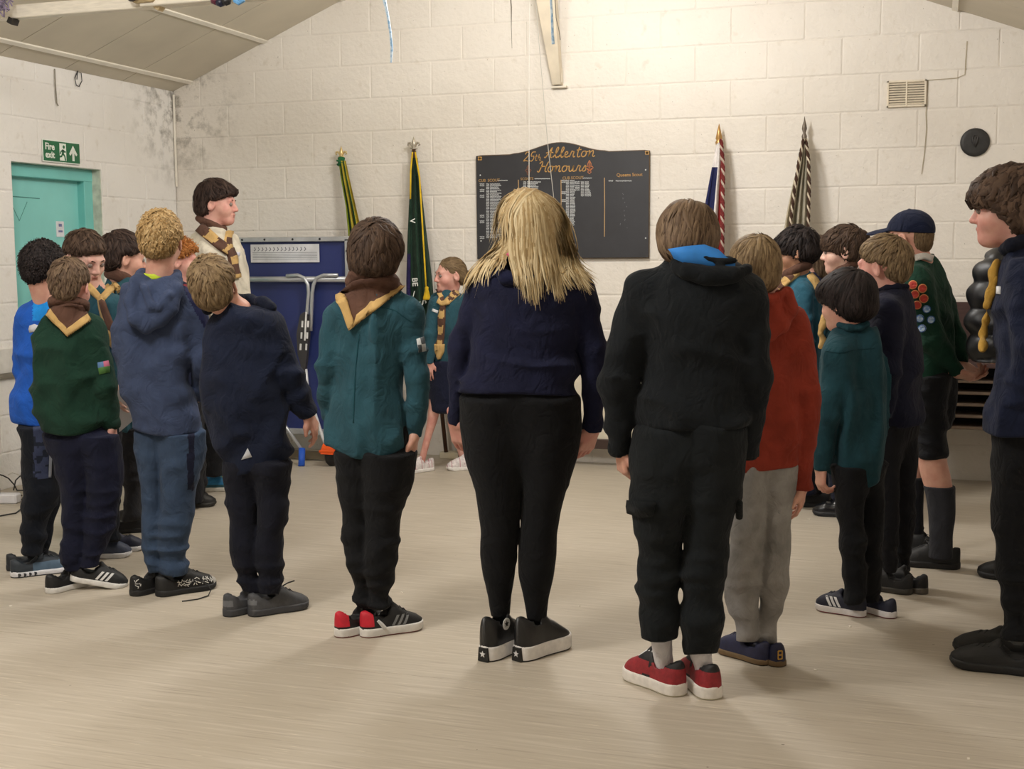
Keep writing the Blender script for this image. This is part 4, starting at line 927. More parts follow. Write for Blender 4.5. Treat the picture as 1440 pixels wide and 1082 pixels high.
        def hf(p):
            q = toH(p); f = skull(q)
            f = smin(f, ell(q, (0, .060, -.086), (.032, .030, .024)), .022)
            for sgn in (-1, 1):
                f = smin(f, ell(q, (sgn*.040, .052, -.030), (.026, .028, .028)), .02)
            f = smin(f, cone(q, (-.036, .078, .022), (.036, .078, .022), .011, .011), .016)
            for sgn in (-1, 1): f = smax(f, -ell(q, (sgn*.032, .106, .002), (.019, .022, .013)), .010)
            for sgn in (-1, 1): f = smin(f, cone(q, (sgn*.019, .0835, .0095), (sgn*.045, .0745, .007), .0052, .0046), .005); f = smin(f, cone(q, (sgn*.020, .080, -.0085), (sgn*.043, .073, -.006), .0046, .0042), .006)
            f = smin(f, cone(q, (0, .087, .012), (0, .106, -.026), .007, .0105), .012)
            for sgn in (-1, 1): f = smin(f, ell(q, (sgn*.0115, .096, -.030), (.0085, .011, .0075)), .006)
            f = smin(f, cone(q, (-.017, .085, -.054), (.017, .085, -.054), .0062, .0062), .006); f = smin(f, cone(q, (-.014, .084, -.0645), (.014, .084, -.0645), .007, .007), .006)
            f = smin(f, cone(q, (-.009, .0925, -.053), (.009, .0925, -.053), .0048, .0048), .004)
            if ears:
                for sgn in (-1, 1):
                    qe = (q-np.array([sgn*.079, -.010, -.006])); qe = np.stack([qe[:, 0]-sgn*0.25*(-qe[:, 1]), qe[:, 1]-.15*qe[:, 2], qe[:, 2]], 1)
                    e = ell(qe, (0, 0, 0), (.0085, .0195, .031)); e = smax(e, -ell(qe, (sgn*.008, .003, .003), (.008, .0105, .018)), .004); f = smin(f, e, .006)
            f = f*k
            nk = cone(p, n0, nb, neckr*k*0.98, neckr*k*1.12); f = smin(f, nk, .025)
            return f
        lo = C-np.array([.14, .14, .14])*k; hi = C+np.array([.14, .14, .14])*k; lo = np.minimum(lo, nb-.07); hi = np.maximum(hi, nb+.07)
        V, Fq = polygonize(hf, lo, hi, h); V = relax(V, Fq, 1, .2)
        q = toH(V[Fq].mean(1)); lips = (q[:, 1] > .074) & (np.abs(q[:, 0]) < .017) & (q[:, 2] < -.0490) & (q[:, 2] > -.0705)
        s.headmesh = (V, Fq, lips.astype(int)); s.skin = skin
        if face:
            for sgn in (-1, 1):
                mb = MB(); c = fromH([sgn*.032, .0805, .002]); mb.lathe([(0.0118*k*math.sin(a), -0.0118*k*math.cos(a)) for a in np.linspace(0.05, math.pi-.05, 9)], (0, 0, 0), 12, axis=1)
                mb.v = [tuple(s.W((np.array(v) @ Bh.T+c)[None])[0]) for v in mb.v]; e = mb.build('eye', mat('eye_white', '#7d7068', 0.35), s.root, True)
                mb = MB(); mb.lathe([(0.0080*k*math.sin(a), 0.0080*k*.4*math.cos(a)) for a in np.linspace(0.05, math.pi-.05, 7)], (0, 0, 0), 10, axis=1); c2 = fromH([sgn*.033, .0848, .001])
                mb.v = [tuple(s.W((np.array(v) @ Bh.T+c2)[None])[0]) for v in mb.v]; mb.build('iris', mat('iris', '#2e2119', 0.2), e, True)
                if hair: MB().tube([s.W(fromH(q_)[None])[0] for q_ in ([sgn*.014, .0905, .0205], [sgn*.030, .090, .026], [sgn*.046, .0785, .021])], [0.002*k, 0.0034*k, 0.0016*k], 6).build('eyebrow', hair['m'], s.root, True)
        if hair: s.hair(**hair)
    def hair(s, m, ts=0.012, tb=0.016, tt=0.018, nape=-0.062, line=None, n=620, length=0.07, wid=0.006, curl=0.0, crown=(0.004, -0.062), fade=0.0, side_z=None, fringe=0.0, cut=None, seed=0, h=0.0068, down=0.35, messy=1.0, hi=(0.0, 0.6), bulk=None, swirl=0.5, over=.010, taper=.010, fine=2.0, napefade=1.0, name='hair'):
        k = s.Hk; rr = np.random.default_rng(seed+int(s.seed*10)); toH, fromH = s.toH, s.fromH
        # hairline: furthest forward the hair reaches (y) at each height z of the head
        ln = line or [(-.12, -.07), (-.062, -.042), (-.040, -.032), (-.012, -.020), (0.006, .020), (.022, .040), (.040, .062), (.056, .10), (.07, .14)]
        lz, ly = zip(*ln)
        def cap(q):
            sh = 1-fade*np.clip((.03-q[:, 2])/.08, 0, 1)
            r = np.array([.0745+ts, .094+tb, .085+tt])
            f = ell(q, (0, -.012, .028), r); nb_ = ell(q, (0, -.052, -.030), (.058+ts*.8, .048+tb*.8, .055)); f = smin(f, nb_, .03)
            if fringe: f = smin(f, ell(q, (0, .050, .052), (.062+ts*.6, .040+fringe, .036)), .03)
            if bulk: f = smin(f, ell(q, bulk[0], bulk[1]), .025)
            f = f+taper*np.clip(1-(np.interp(q[:, 2], lz, ly)-q[:, 1])/.034, 0, 1)**1.5
            f = f+(tb+.004)*np.clip(1-(q[:, 2]-nape)/.040, 0, 1)**1.3*napefade
            if fade: f = f+fade*0.02*np.clip((.02-q[:, 2])/.06, 0, 1)
            return f
        def hb(p):
            q = toH(p); f = cap(q)-(0.010*vnoise(q*[34, 34, 15], s.seed)+.006*vnoise(q*60, 4))*messy; yl = np.interp(q[:, 2]+0.004*vnoise(q*60, 3)+.018*vnoise(q*[34, 10, 10], s.seed+2)*(messy > .3), lz, ly)
            f = smax(f, (q[:, 1]-yl)*0.8, .006); f = np.maximum(f, nape-q[:, 2])
            if cut: f = smax(f, cut(q), .005)
            return f*k
        C = s.Hc; V, Fq = polygonize(hb, C-.155*k, C+.155*k, h*max(1, .9)); s.f_hair = hb
        Vs = [V]; Fs = [Fq]; Lk = [np.clip(.25+vnoise(toH(V)*45, 7)*.5, 0, 1)]
        # locks combed over the cap from the crown whorl
        q = toH(V); ok = (np.abs(cap(q)) < .012) & (q[:, 2] > nape+0.01); idx = np.flatnonzero(ok)
        if len(idx) and n:
            n = int(n*(fine if s.ppm > 310 else fine*.6)); roots = q[rr.choice(idx, n)]+rr.normal(0, .002, (n, 3)); ns = 7; step = length*rr.uniform(.6, 1.15, n)/(ns-1)
            cr = np.array([crown[0], crown[1], .095]); P = [roots]; cur = roots.copy(); dr = None; NR = []
            jit = rr.normal(0, .30*messy, (n, 3)); n = len(roots)
            for i in range(ns):
                g = np.stack([(cap(cur+np.eye(3)[a]*.003)-cap(cur-np.eye(3)[a]*.003)) for a in range(3)], 1); g /= np.linalg.norm(g, axis=1, keepdims=True)+1e-9; NR.append(g)
                if i == ns-1: break
                fl_ = cur-cr; rad = np.linalg.norm(fl_, axis=1, keepdims=True); fl_ = fl_/(rad+1e-6)
                sw = np.cross(fl_, g)*swirl*np.exp(-rad/.06)
                fl_ = fl_+sw+np.array([0, 0, -down])+jit
                if curl: fl_ = fl_+np.cross(fl_, g)*curl*np.sin(i*1.9+jit[:, :1]*9)*1.4
                fl_ -= g*(fl_*g).sum(1, keepdims=True); fl_ /= np.linalg.norm(fl_, axis=1, keepdims=True)+1e-9
                cur = cur+fl_*step[:, None]; v = cap(cur); cur = cur-g*np.clip(v, -.02, .02)[:, None]
                stop = cur[:, 1] > np.interp(cur[:, 2], lz, ly)+rr.uniform(-.002, over, n); cur = np.where(stop[:, None], P[-1]+(cur-P[-1])*.04, cur); P.append(cur)
            P = np.array(P); NR = np.array(NR); lift = rr.uniform(-.001, .0085, n)*messy
            t = np.linspace(0, 1, ns)
            P = P+NR*(lift[None, :, None]*(0.4+t[:, None, None])+ (curl*0.006*np.sin(t*9)[:, None, None] if curl else 0))
            T = np.gradient(P, axis=0); T /= np.linalg.norm(T, axis=2, keepdims=True)+1e-9; Bn = np.cross(T, NR)
            wv = (wid*rr.choice([.35, .5, .8, 1.4], n))[None, :, None]*np.interp(t, [0, .25, .7, 1], [.45, 1, .8, .08])[:, None, None]
            A = np.stack([P-Bn*wv, P+NR*wv*.6, P+Bn*wv], 2)     # ns, n, 3, 3
            Vl = A.transpose(1, 0, 2, 3).reshape(-1, 3)
            base_ = np.arange(n)[:, None]*(ns*3); f1 = np.array([(i*3+a, i*3+b, (i+1)*3+b, (i+1)*3+a) for i in range(ns-1) for a, b in ((0, 1), (1, 2))])
            Fl = (base_[:, :, None]+f1[None]).reshape(-1, 4)
            off = len(V); Vs.append(fromH(Vl)); Fs.append(Fl+off); Lk.append(np.repeat(np.clip(rr.uniform(hi[0], hi[1], n), 0, 1), ns*3)*np.tile(np.repeat(np.interp(t, [0, .4, 1], [.6, 1, .8]), 3), n))
        return s.put(name, np.vstack(Vs), np.vstack(Fs), m, lock=np.concatenate(Lk))
    def body(s, hands=(), res=0.018, legs_bare=None):
        """one skin mesh: head and neck, a core under the clothes, hands"""
        V, Fq, mi = s.headmesh; Vs, Fs, Ms = [V], [Fq], [mi]; n0 = len(V)
        tor, lg, hp, A = s.torso, s.legs, s.hipL, s.arms
        def core(p):
            f = tor(p)+.030
            for J, r in A:
                for i in range(len(J)-1): f = smin(f, cone(p, J[i], J[i+1], max(r[i]-.024, .02), max(r[i+1]-.016, .016)), .02)
            f = smin(f, hp(p)+.030, .02)
            for l in lg: f = smin(f, l(p)+.028, .02)
            if legs_bare is not None: f = smin(f, legs_bare(p), .008)
            return f
        lo = np.array([min(tor.g[0].min()-tor.g[2].max(), *(l.g[0].min()-l.g[2].max() for l in lg))-.02, -.34, .04]); hi = np.array([max(tor.g[0].max()+tor.g[2].max(), *(l.g[0].max()+l.g[2].max() for l in lg))+.02, .34, tor.z[-1]+.03])
        for J, r in A:
            for q in J: lo = np.minimum(lo, q-.06); hi = np.maximum(hi, q+.06)
        V2, F2 = polygonize(core, lo, hi, res)
        Vs.append(V2); Fs.append(F2+n0); Ms.append(np.zeros(len(F2), int)); n0 += len(V2)
        for hd in hands:
            V3, F3 = s.hand(**hd); Vs.append(V3); Fs.append(F3+n0); Ms.append(np.zeros(len(F3), int)); n0 += len(V3)
        return s.put('body', np.vstack(Vs), np.vstack(Fs), [skin_mat(s.skin), lip_mat()], midx=np.concatenate(Ms))
    def hand(s, arm=0, sc=0.9, palm=(0, 1, 0), curl=0.5, thumb=1, dir=None, at=None, h=0.0042, spread=0.12, sink=0.02):
        J, ax, r = s.hand_at[arm]; ax = ax if dir is None else np.asarray(dir, float)/np.linalg.norm(dir); w_ = (J if at is None else np.asarray(at))-ax*sink
        pn = np.asarray(palm, float); pn = pn-ax*(pn @ ax); pn /= np.linalg.norm(pn); la = np.cross(ax, pn)*thumb
        segs = []; L = [.036, .042, .039, .031]
        for i in range(4):
            o = (1.5-i)*.0208*sc; b = w_+ax*(.092-.004*abs(i-1))*sc+la*o
            segs.append((w_+ax*.012+la*o*.6, b, .0130*sc, .0098*sc)); dr = ax+la*(1.5-i)*spread*.4; dr /= np.linalg.norm(dr); p = b
            for j in range(3):
                a = curl*(0.75, 0.95, 0.6)[j]*(1+.12*i); nd = dr*math.cos(a)+pn*math.sin(a); pn2 = pn; dr_ = nd
                # keep bending within the finger's own plane
                l = L[i]*(1, .72, .6)[j]*sc; e = p+dr_*l; segs.append((p, e, (.0090-.0008*j)*sc, (.0084-.0010*j)*sc)); p = e
                pn_new = pn*math.cos(a)-dr*math.sin(a); dr = dr_; pn_keep = pn_new
                pn = pn_new
            pn = np.asarray(palm, float); pn = pn-ax*(pn @ ax); pn /= np.linalg.norm(pn)
        b = w_+ax*.025*sc+la*.024*sc; td = ax*.75+la*.55+pn*.35; td /= np.linalg.norm(td); p1 = b+td*.042*sc; td2 = td*.8+ax*.35+pn*.2*curl; td2 /= np.linalg.norm(td2)
        segs += [(w_+ax*.01, b, .014*sc, .0135*sc), (b, p1, .0135*sc, .0105*sc), (p1, p1+td2*.034*sc, .0105*sc, .0082*sc)]
        fing = segs
        def f(p):
            g = cone(p, w_-ax*.03, w_+ax*.02, .021*sc, .021*sc)
            for i, (a, b_, ra, rb) in enumerate(fing):
                c = cone(p, a, b_, ra, rb); kk = .014 if (i % 4 == 0 and i < 16) or i >= 16 else .002
                g = smin(g, c, kk)
            return g
        P = np.array([q for sg in segs for q in sg[:2]]); return polygonize(f, P.min(0)-.03, P.max(0)+.03, h)

    # ---------------- shoes
    def shoe(s, x, y, phi, L=0.25, up='#1c1c1e', sole='#e9e6e0', tread=None, ts=0.026, hc=0.085, accent=None, acc_fn=None, stripes=None, laces='#202020', wide=1.0, lift=0.0, toe=0.052, high=False, sock=None, h=0.0060, extra=None, gloss=0.6, side='both', name='shoe', loops=False):
        phi = math.radians(phi); g0 = s.ground(x, y); fw = np.array([math.sin(phi), math.cos(phi), 0]); la = np.array([math.cos(phi), -math.sin(phi), 0]); up_ = np.array([0, 0, 1.0])
        if lift: 
            fw3 = fw*math.cos(lift)-up_*math.sin(lift); up3 = up_*math.cos(lift)+fw*math.sin(lift)
            B = np.stack([la, fw3, up3], 1); pv = g0+fw*L*0.30; org = pv-B @ np.array([0, L*0.30, 0])
        else: B = np.stack([la, fw, up_], 1); org = g0.copy()
        fr = lambda q: np.asarray(q) @ B.T+org; hl = L/2; kx = L/0.25*wide
        yk = np.array([-1.0, -.985, -.95, -.88, -.75, -.55, -.2, .15, .45, .68, .84, .94, .985, 1.0])*hl; wk = np.array([.003, .013, .0215, .029, .0345, .037, .036, .041, .0465, .0455, .0375, .0255, .013, .003])*kx
        def wf(yy): return np.interp(yy, yk, wk)
        hz = hc; yh = np.array([-1, -.7, -.35, -.1, .15, .45, .8, 1.0])*hl; hk = np.array([hz*.94, hz*1.0, hz*.88, hz*1.05, hz*1.0, toe*1.45, toe*1.08, toe*.72])
        if high: hk = np.array([hz, hz, hz, hz*1.0, hz*.78, toe*1.6, toe*1.12, toe*.85])
        def hf(yy): return np.interp(yy, yh, hk)
        def up_f(q):
            w_ = wf(q[:, 1])*.97; hh = hf(q[:, 1]); zz = np.clip(q[:, 2]-ts*.3, 0, None)
            e = ((np.abs(q[:, 0])/np.maximum(w_, .003))**2.2+(zz/np.maximum(hh-ts*.3, .01))**(3.2 if not high else 5))**(1/2.4); f = (e-1)*np.minimum(w_, hh)*.75
            f = np.maximum(f, ts*.4-q[:, 2]); yc = -hl*.42
            inn = np.sqrt((q[:, 0]/(.027*kx))**2+((q[:, 1]-yc)/(.045*kx))**2)-1; f = smax(f, -np.maximum(inn*.027, (hz*.62-q[:, 2])), .004)
            if not high: f = smin(f, cone(q, (0, hl*.18, hz*.80), (0, -hl*.04, hz*1.12), .012*kx, .011*kx), .010)
            return np.maximum(f, np.abs(q[:, 1])-hl)
        def so_f(q):
            w_ = wf(q[:, 1])*1.06+.001; rise = np.clip((np.abs(q[:, 1])/hl-.72)/.28, 0, 1)**2
            t_ = ts*(1+.12*rise); f = (np.abs(q[:, 0])-w_)*.8; f = smax(f, q[:, 2]-t_, .005); f = smax(f, -(q[:, 2])+.012*np.clip((q[:, 1]/hl-.55)/.45, 0, 1)**2, .003); return smax(f, np.abs(q[:, 1])-hl-.003, .004)
        lo, hi = np.array([-.056*kx, -hl-.01, -.004]), np.array([.056*kx, hl+.012, max(hz, .09)+.02])
        V, Fq = polygonize(up_f, lo, hi, h); midx = None; ms = [mat('shoe_'+up.strip('#'), up, gloss, 0.15, 60, 0.25, 300)]
        if accent: ms.append(mat('shoe_'+accent.strip('#'), accent, 0.6, 0.1, 40)); c = V[Fq].mean(1); midx = acc_fn(c/L).astype(int)
        o = s.put(name, fr(V), Fq, ms if accent else ms[0], midx=midx)
        V, Fq = polygonize(so_f, lo, hi, h); ms2 = [mat('sole_'+sole.strip('#'), sole, 0.6, 0.08, 40)]; midx = None
        if tread: ms2.append(mat('tread_'+tread.strip('#'), tread, 0.8)); midx = (V[Fq].mean(1)[:, 2] < .007).astype(int)
        s.put('sole', fr(V), Fq, ms2 if tread else ms2[0], o, midx)
        def surf(yy, zz): 
            w_ = wf(yy)*.97; hh = hf(yy); return w_*max(0.0, 1-(max(zz-ts*.3, 0)/(hh-ts*.3))**(3.2 if not high else 5))**(1/2.2)+.0015
        if stripes:
            for sd in (-1, 1):
                for i in range(3):
                    mb = MB(); yb = hl*(-.05+i*.17); V4 = []
                    for j in range(5):
                        t = j/4; zz = ts+.002+t*.036; yy = yb+t*.022*(1 if True else -1)-.01
                        for e in (0, .011): V4.append([sd*surf(yy+e, zz), yy+e, zz])
                    V4 = np.array(V4); Vb = V4-[sd*.002, 0, 0]; mb.add(s.W(fr(np.vstack([V4, Vb]))), [(2*j, 2*j+1, 2*j+3, 2*j+2) for j in range(4)]+[(10+2*j, 10+2*j+2, 10+2*j+3, 10+2*j+1) for j in range(4)]); mb.build('stripe', mat('stripe_'+stripes.strip('#'), stripes, 0.6), o)
        if laces:
            mb = MB()
            for i in range(4 if not high else 6):
                yy = hl*(-.02+i*.13) if not high else hl*(-.12+i*.11); zz = hf(yy)-.001
                for sg in (-1, 1): mb.tube([s.W(fr([[sg*.017*kx, yy-.004, zz-.004]]))[0], s.W(fr([[0, yy+.002, zz+.003]]))[0], s.W(fr([[-sg*.017*kx, yy+.010, hf(yy+.01)-.004]]))[0]], 0.0022, 5)
            if loops:
                zz = hf(-.02*hl)
                for sg in (-1, 1): mb.tube([s.W(fr([q_]))[0] for q_ in ([0, 0, zz], [sg*.02, .01, zz+.03], [sg*.035, .02, zz+.032], [sg*.03, .03, zz+.01], [sg*.01, .012, zz])], 0.0022, 5)
            mb.build('laces', mat('lace_'+laces.strip('#'), laces, 0.8), o)
        s.last_shoe = (o, fr, surf, hf, wf, L)
        return o
    # ---------------- neckerchief
    def scarf(s, V=None, roll=True, wpx=9, c1='#5a4035', c2='#c2a068', r=0.020, tilt=0.03, off=0.012, rise=0.0, ra=0.062, rb=0.062, front=None, cen=None, edge=None):
        br, ye = cloth(c1, 'scarf_brown'), cloth(c2, 'scarf_yellow'); kid = None; f = s.f_top
        if roll:
            c = np.array([s.torso.g[0][-1], s.torso.g[1][-1], s.torso.z[-1]+rise]) if cen is None else cen; pts = []
            for a in np.linspace(0, 2*math.pi, 25)[:-1]:
                la = np.array([math.cos(s.th), -math.sin(s.th), 0]); fw = np.array([math.sin(s.th), math.cos(s.th), 0])
                pts.append(c+la*ra*math.cos(a)+fw*rb*math.sin(a)-np.array([0, 0, tilt*math.sin(a)]))
            def g(p):
                q = None
                for i in range(24):
                    e = cone(p, pts[i], pts[(i+1) % 24], r, r); q = e if q is None else smin(q, e, .012)
                return q-vnoise(p*[26, 26, 40], s.seed)*.012
            P = np.array(pts); Vv, Fq = polygonize(g, P.min(0)-r-.02, P.max(0)+r+.02, .006); kid = s.put('neckerchief', Vv, Fq, br)
            s.f_scarf = g
        if V is not None:
            Lp, Ap, Rp = [np.array(q, float) for q in V]; nr, nc = 12, 12; g_ = np.zeros((nr, nc, 2))
            nkc = np.array([s.torso.g[0][-1], s.torso.g[1][-1], s.torso.z[-1]]); fn_ = lambda p: cone(p, nkc-[0, 0, .05], nkc+[0, 0, .09], .066, .060)
            ff = (lambda p: np.minimum(np.minimum(f(p), fn_(p)), s.f_scarf(p))) if roll else f
            for i in range(nr):
                t = i/(nr-1)*.97
                for k in range(nc): u = k/(nc-1); tp = np.array([np.interp(u, np.linspace(0, 1, len(edge)), [q[j] for q in edge]) for j in (0, 1)]) if edge else Lp+(Rp-Lp)*u-np.array([0, math.sin(math.pi*u)*0.10*np.linalg.norm(Rp-Lp)]); g_[i, k] = (1-t)*tp+t*Ap
            fl_ = s.sheet('flap' if kid else 'neckerchief', g_, ff, off, br, kid, .004)
            kid = kid or fl_
            cen_ = (Lp+Rp)/2
            for a, b in ((Lp, Ap), (Ap, Rp)):
                T = (b-a)/np.linalg.norm(b-a); Nn = np.array([-T[1], T[0]]); 
                if Nn @ (cen_-(a+b)/2) < 0: Nn = -Nn
                ext = T*wpx*.5; e0, e1 = (a, b) if True else (a, b)
                g2 = np.zeros((14, 4, 2))
                for i in range(14):
                    q = e0+(e1-e0)*i/13
                    for k in range(4): 
                        w_ = wpx*(k/3); g2[i, k] = q+Nn*w_
                        # mitre at the point
                        if b is Ap or a is Ap:
                            dv = g2[i, k]-Ap; ax = (cen_-Ap)/np.linalg.norm(cen_-Ap); pr = np.array([-ax[1], ax[0]]); sd = 1 if ((a if b is Ap else b)-Ap) @ pr > 0 else -1
                            if (dv @ pr)*sd < 0: g2[i, k] = Ap+ax*(dv @ ax)
                s.sheet('trim', g2, ff, off+.004, ye, kid, .003)
        return kid
# ================================================================== THE PEOPLE
H_DARK = hair_mat('dark', '#1f1716', '#2c211d', '#5b4a42'); H_BLACK = hair_mat('black', '#141112', '#1d1819', '#453c3a')
H_BROWN = hair_mat('brown', '#46372a', '#58463a', '#8d7760'); H_LBROWN = hair_mat('light_brown', '#5c4a37', '#6f5b43', '#a68f6d')
H_BLOND = hair_mat('blond', '#87693f', '#9a7b4f', '#d2b88a'); H_GING = hair_mat('ginger', '#8f5228', '#a5642f', '#d39a5c')
H_FAIR = hair_mat('long_blonde', '#8f754c', '#a88c5f', '#dccba6'); H_DKBR = hair_mat('dark_brown', '#2c211b', '#3a2c24', '#6e594a')
LINE_LONG = [(-.12, -.05), (-.075, -.030), (-.050, .000), (-.02, .030), (.0, .045), (.03, .058), (.045, .10), (.06, .15)]
LINE_BOWL = [(-.12, -.06), (-.06, -.035), (-.035, -.012), (-.008, .018), (.004, .05), (.012, .09), (.02, .15)]
LINE_SHORT = [(-.12, -.07), (-.062, -.046), (-.040, -.038), (.004, -.034), (.016, -.026), (.024, .020), (.036, .046), (.050, .066), (.066, .090), (.08, .14)]
TEAL = cloth('#294d59'); TEAL_L = cloth('#2f5c70'); NAVY = cloth('#171d33'); NAVY2 = cloth('#1b1d38'); BLACK = cloth('#131417'); GREEN = cloth('#173529'); DKNAVY = cloth('#141729')
G_ = 'people standing round in a horseshoe'
def fnear(c): return c[:, 1]
CHK = []
def reg(p): CHK.append(p); return p

# --- boy in bright blue half-zip top
p = reg(Person('blueboy', (48, 806), 42, 'boy in bright blue top and camouflage panelled joggers, black hair clipped at the nape', G_))
p.trousers([(600, 24, 82), (650, 30, 84), (690, 29, 86), (720, 27, 78), (742, 26, 68), (752, 27, 67), (765, 30, 63), (780, 31, 60)], [(600, 34, 92), (690, 36, 92), (740, 34, 76), (778, 36, 66)], [cloth('#12161f'), cloth('#39405a'), cloth('#1f2433')], dL=-.05, dR=.10,
           paint=lambda X, Y, c: np.where((X > 47) & (X < 71) & (Y > 596) & (Y < 673) & (c[:, 1] < 0), np.where(vnoise(np.stack([X/9, Y/5, 0*X], 1)) > .02, 1, 2), 0))
p.top([(412, 46, 80), (424, 40, 88), (445, 30, 96), (480, 25, 100), (530, 22, 100), (568, 16, 100), (580, 19, 100), (597, 22, 98)], [dict(j=[(44, 450, .0), (34, 520, .02), (44, 572, .10)], r=(.058, .05, .04))], [cloth('#1f56b4'), cloth('#1f86d8')], hem=(18, 597, 110, 597), name='half_zip_top',
      paint=lambda X, Y, c: ((Y < 452) & (X > 46)).astype(int))
p.sheet('logo_patch', np.array([[(42, 458), (49, 456), (57, 459)], [(41, 463), (49, 462), (57, 463)], [(42, 468), (48, 467), (54, 466)]]), p.f_top, .004, mat('patch_white', '#d7d9e2', .7))
p.head(60, 341, .222, 45, 8, 0, skin='fair', neckr=.047, hair=dict(m=H_BLACK, ts=.006, tb=.012, tt=.022, n=900, length=.035, wid=.005, fade=.7, line=LINE_SHORT, curl=.5, nape=-.075))
p.body()
p.shoe(22+26, 798, 78, .235, '#20242a', '#22252b', hc=.08); 
o = p.shoe(57, 807, 80, .25, '#2b333c', '#d9d9de', tread='#2a2d33', hc=.082, accent='#51687e', acc_fn=lambda c: (np.abs(c[:, 0]) > .1) & (c[:, 1] > -.15) & (c[:, 2] < .24), laces='#15161a', loops=True)
mb = MB()
for i in range(4): a = p.last_shoe[1]([[p.last_shoe[2](-.095+i*.022, .014)+.002, -.095+i*.022, .013]]); mb.lathe([(.008, -.003), (.007, .004)], p.W(a)[0], 10, axis=1)
mb.build('sole_bubble', mat('bubble_dark', '#33363c', .5), o)
p.ribbon('side_stripe', [(70, 612), (71, 640), (70, 672)], 3.4, p.f_leg, .003, mat('grey_print', '#8b909c', .7), n=24)

# --- boy in dark green sweatshirt with brown neckerchief
p = reg(Person('greenboy', (120, 828), 18, 'boy in plain dark green sweatshirt with brown neckerchief, hand in pocket of navy joggers', G_))
p.trousers([(612, 60, 118), (640, 76, 124), (700, 86, 123), (740, 87, 119), (780, 86, 118), (802, 88, 116)], [(612, 112, 168), (640, 118, 170), (690, 123, 171), (740, 122, 162), (775, 120, 149), (800, 117, 141)], cloth('#15182c'), rmin=.05, touch=4, hip=[(570, 74, 132), (598, 66, 140), (615, 64, 152), (635, 72, 163), (660, 80, 167)])
p.top([(428, 77, 116), (438, 68, 126), (452, 57, 137), (472, 49, 142), (510, 45, 144), (550, 48, 145), (590, 53, 147), (612, 57, 146)], [dict(j=[(130, 468), (147, 545, -.02), (158, 600, .02)], r=(.056, .047, .036))], GREEN, hem=(57, 606, 147, 600, .02), name='sweatshirt', cuff=cloth('#122a20'))
p.sheet('sleeve_badge', np.array([[(137, 510), (145, 508.5), (152, 507)], [(138, 518), (146, 516), (154, 515)], [(139.5, 527), (147, 525.5), (154, 524)]]), p.f_top, .003, [mat('badge_white', '#d5d6d8', .7), mat('badge_green', '#4e7a3c', .7), mat('badge_red', '#b05a72', .7), mat('badge_blue', '#4d6d96', .7)], midx=[3, 2, 1, 1])
p.scarf(((67, 443), (95, 474), (127, 452)), wpx=8.5, rise=-.004, r=.018, edge=[(67, 443), (75, 430), (97, 426), (118, 430), (127, 452)])
p.head(97, 363, .212, 22, 8, 0, skin='pink', neckr=.045, hair=dict(m=H_BROWN, ts=.004, tb=.010, tt=.016, n=900, length=.045, wid=.005, fade=.6, line=LINE_SHORT, nape=-.078))
p.body([dict(arm=0, sc=.85, palm=(-1, .2, 0), curl=.35, thumb=-1)])
p.shoe(99, 827, 52, .235, '#141518', '#dcdad6', hc=.085, laces=None)
p.shoe(138, 827, 97, .235, '#141518', '#dcdad6', hc=.08, stripes='#d8d8d8', lift=.22, laces='#17181a')

# --- boy facing the viewer, looking down, holding paper
p = reg(Person('paperboy', (160, 784), 140, 'boy in teal shirt looking down with a yellow and brown neckerchief, holding white paper', G_))
p.trousers([(600, 104, 140), (680, 112, 140), (760, 118, 140)], [(600, 136, 172), (680, 142, 170), (760, 146, 168)], cloth('#14171f'), dL=.02, dR=-.02, h=.010)
p.top([(398, 113, 148), (408, 108, 158), (424, 105, 166), (480, 104, 170), (550, 106, 168), (606, 108, 166)], [dict(j=[(160, 430, -.08), (168, 505, -.10), (166, 550, -.22)], r=(.052, .046, .036))], TEAL, hem=(98, 606, 170, 606), style='shirt', name='shirt', h=.010)
p.head(118, 324, .222, 143, 26, -3, d=-.02, h=.0046, skin='pale', neckr=.05, hair=dict(m=H_DKBR, ts=.006, tb=.012, tt=.016, n=900, length=.045, wid=.0055, fade=.4, line=LINE_SHORT))
p.body([dict(arm=0, sc=.85, palm=(1, 0, 0), curl=.4)])
f = p.f_top; br, ye = cloth('#5a4035', 'scarf_brown'), cloth('#c8a56a', 'scarf_yellow')
sc_ = p.ribbon('neckerchief', [(120, 402), (130, 410), (142, 422)], (12, 10, 8), f, .012, [ye, br], n=12, stripes=99)
p.ribbon('right_band', [(164, 402), (154, 408), (144, 420)], (9, 10, 8), f, .012, ye, sc_)
p.ribbon('tail', [(143, 420), (149, 445), (158, 475), (167, 498)], (7, 9, 11, 6), f, .016, ye, sc_, n=20); p.ribbon('tail', [(146, 424), (156, 455), (165, 486)], (4, 7, 5), f, .022, br, sc_, n=20)
pp = [p.P(160, 553, -.30), p.P(176, 543, -.32), p.P(187, 592, -.30), p.P(168, 608, -.28)]
V = np.array([p.W(q[None])[0]+p.G for q in pp]); o = mk('paper', np.vstack([V-V[0], V-V[0]+p.v*.0015]), [(0, 1, 2, 3), (7, 6, 5, 4), (0, 4, 5, 1), (1, 5, 6, 2), (2, 6, 7, 3), (3, 7, 4, 0)], mat('plain_paper', '#dcd9dc', .7), smooth=False, loc=V[0]); tag(o, 'plain white paper held by the boy looking down', 'paper')
p.shoe(151, 784, 95, .22, '#3b4358', '#d9d9dc', hc=.07); p.shoe(170, 775, 95, .22, '#22263a', '#d9d9dc', hc=.07)

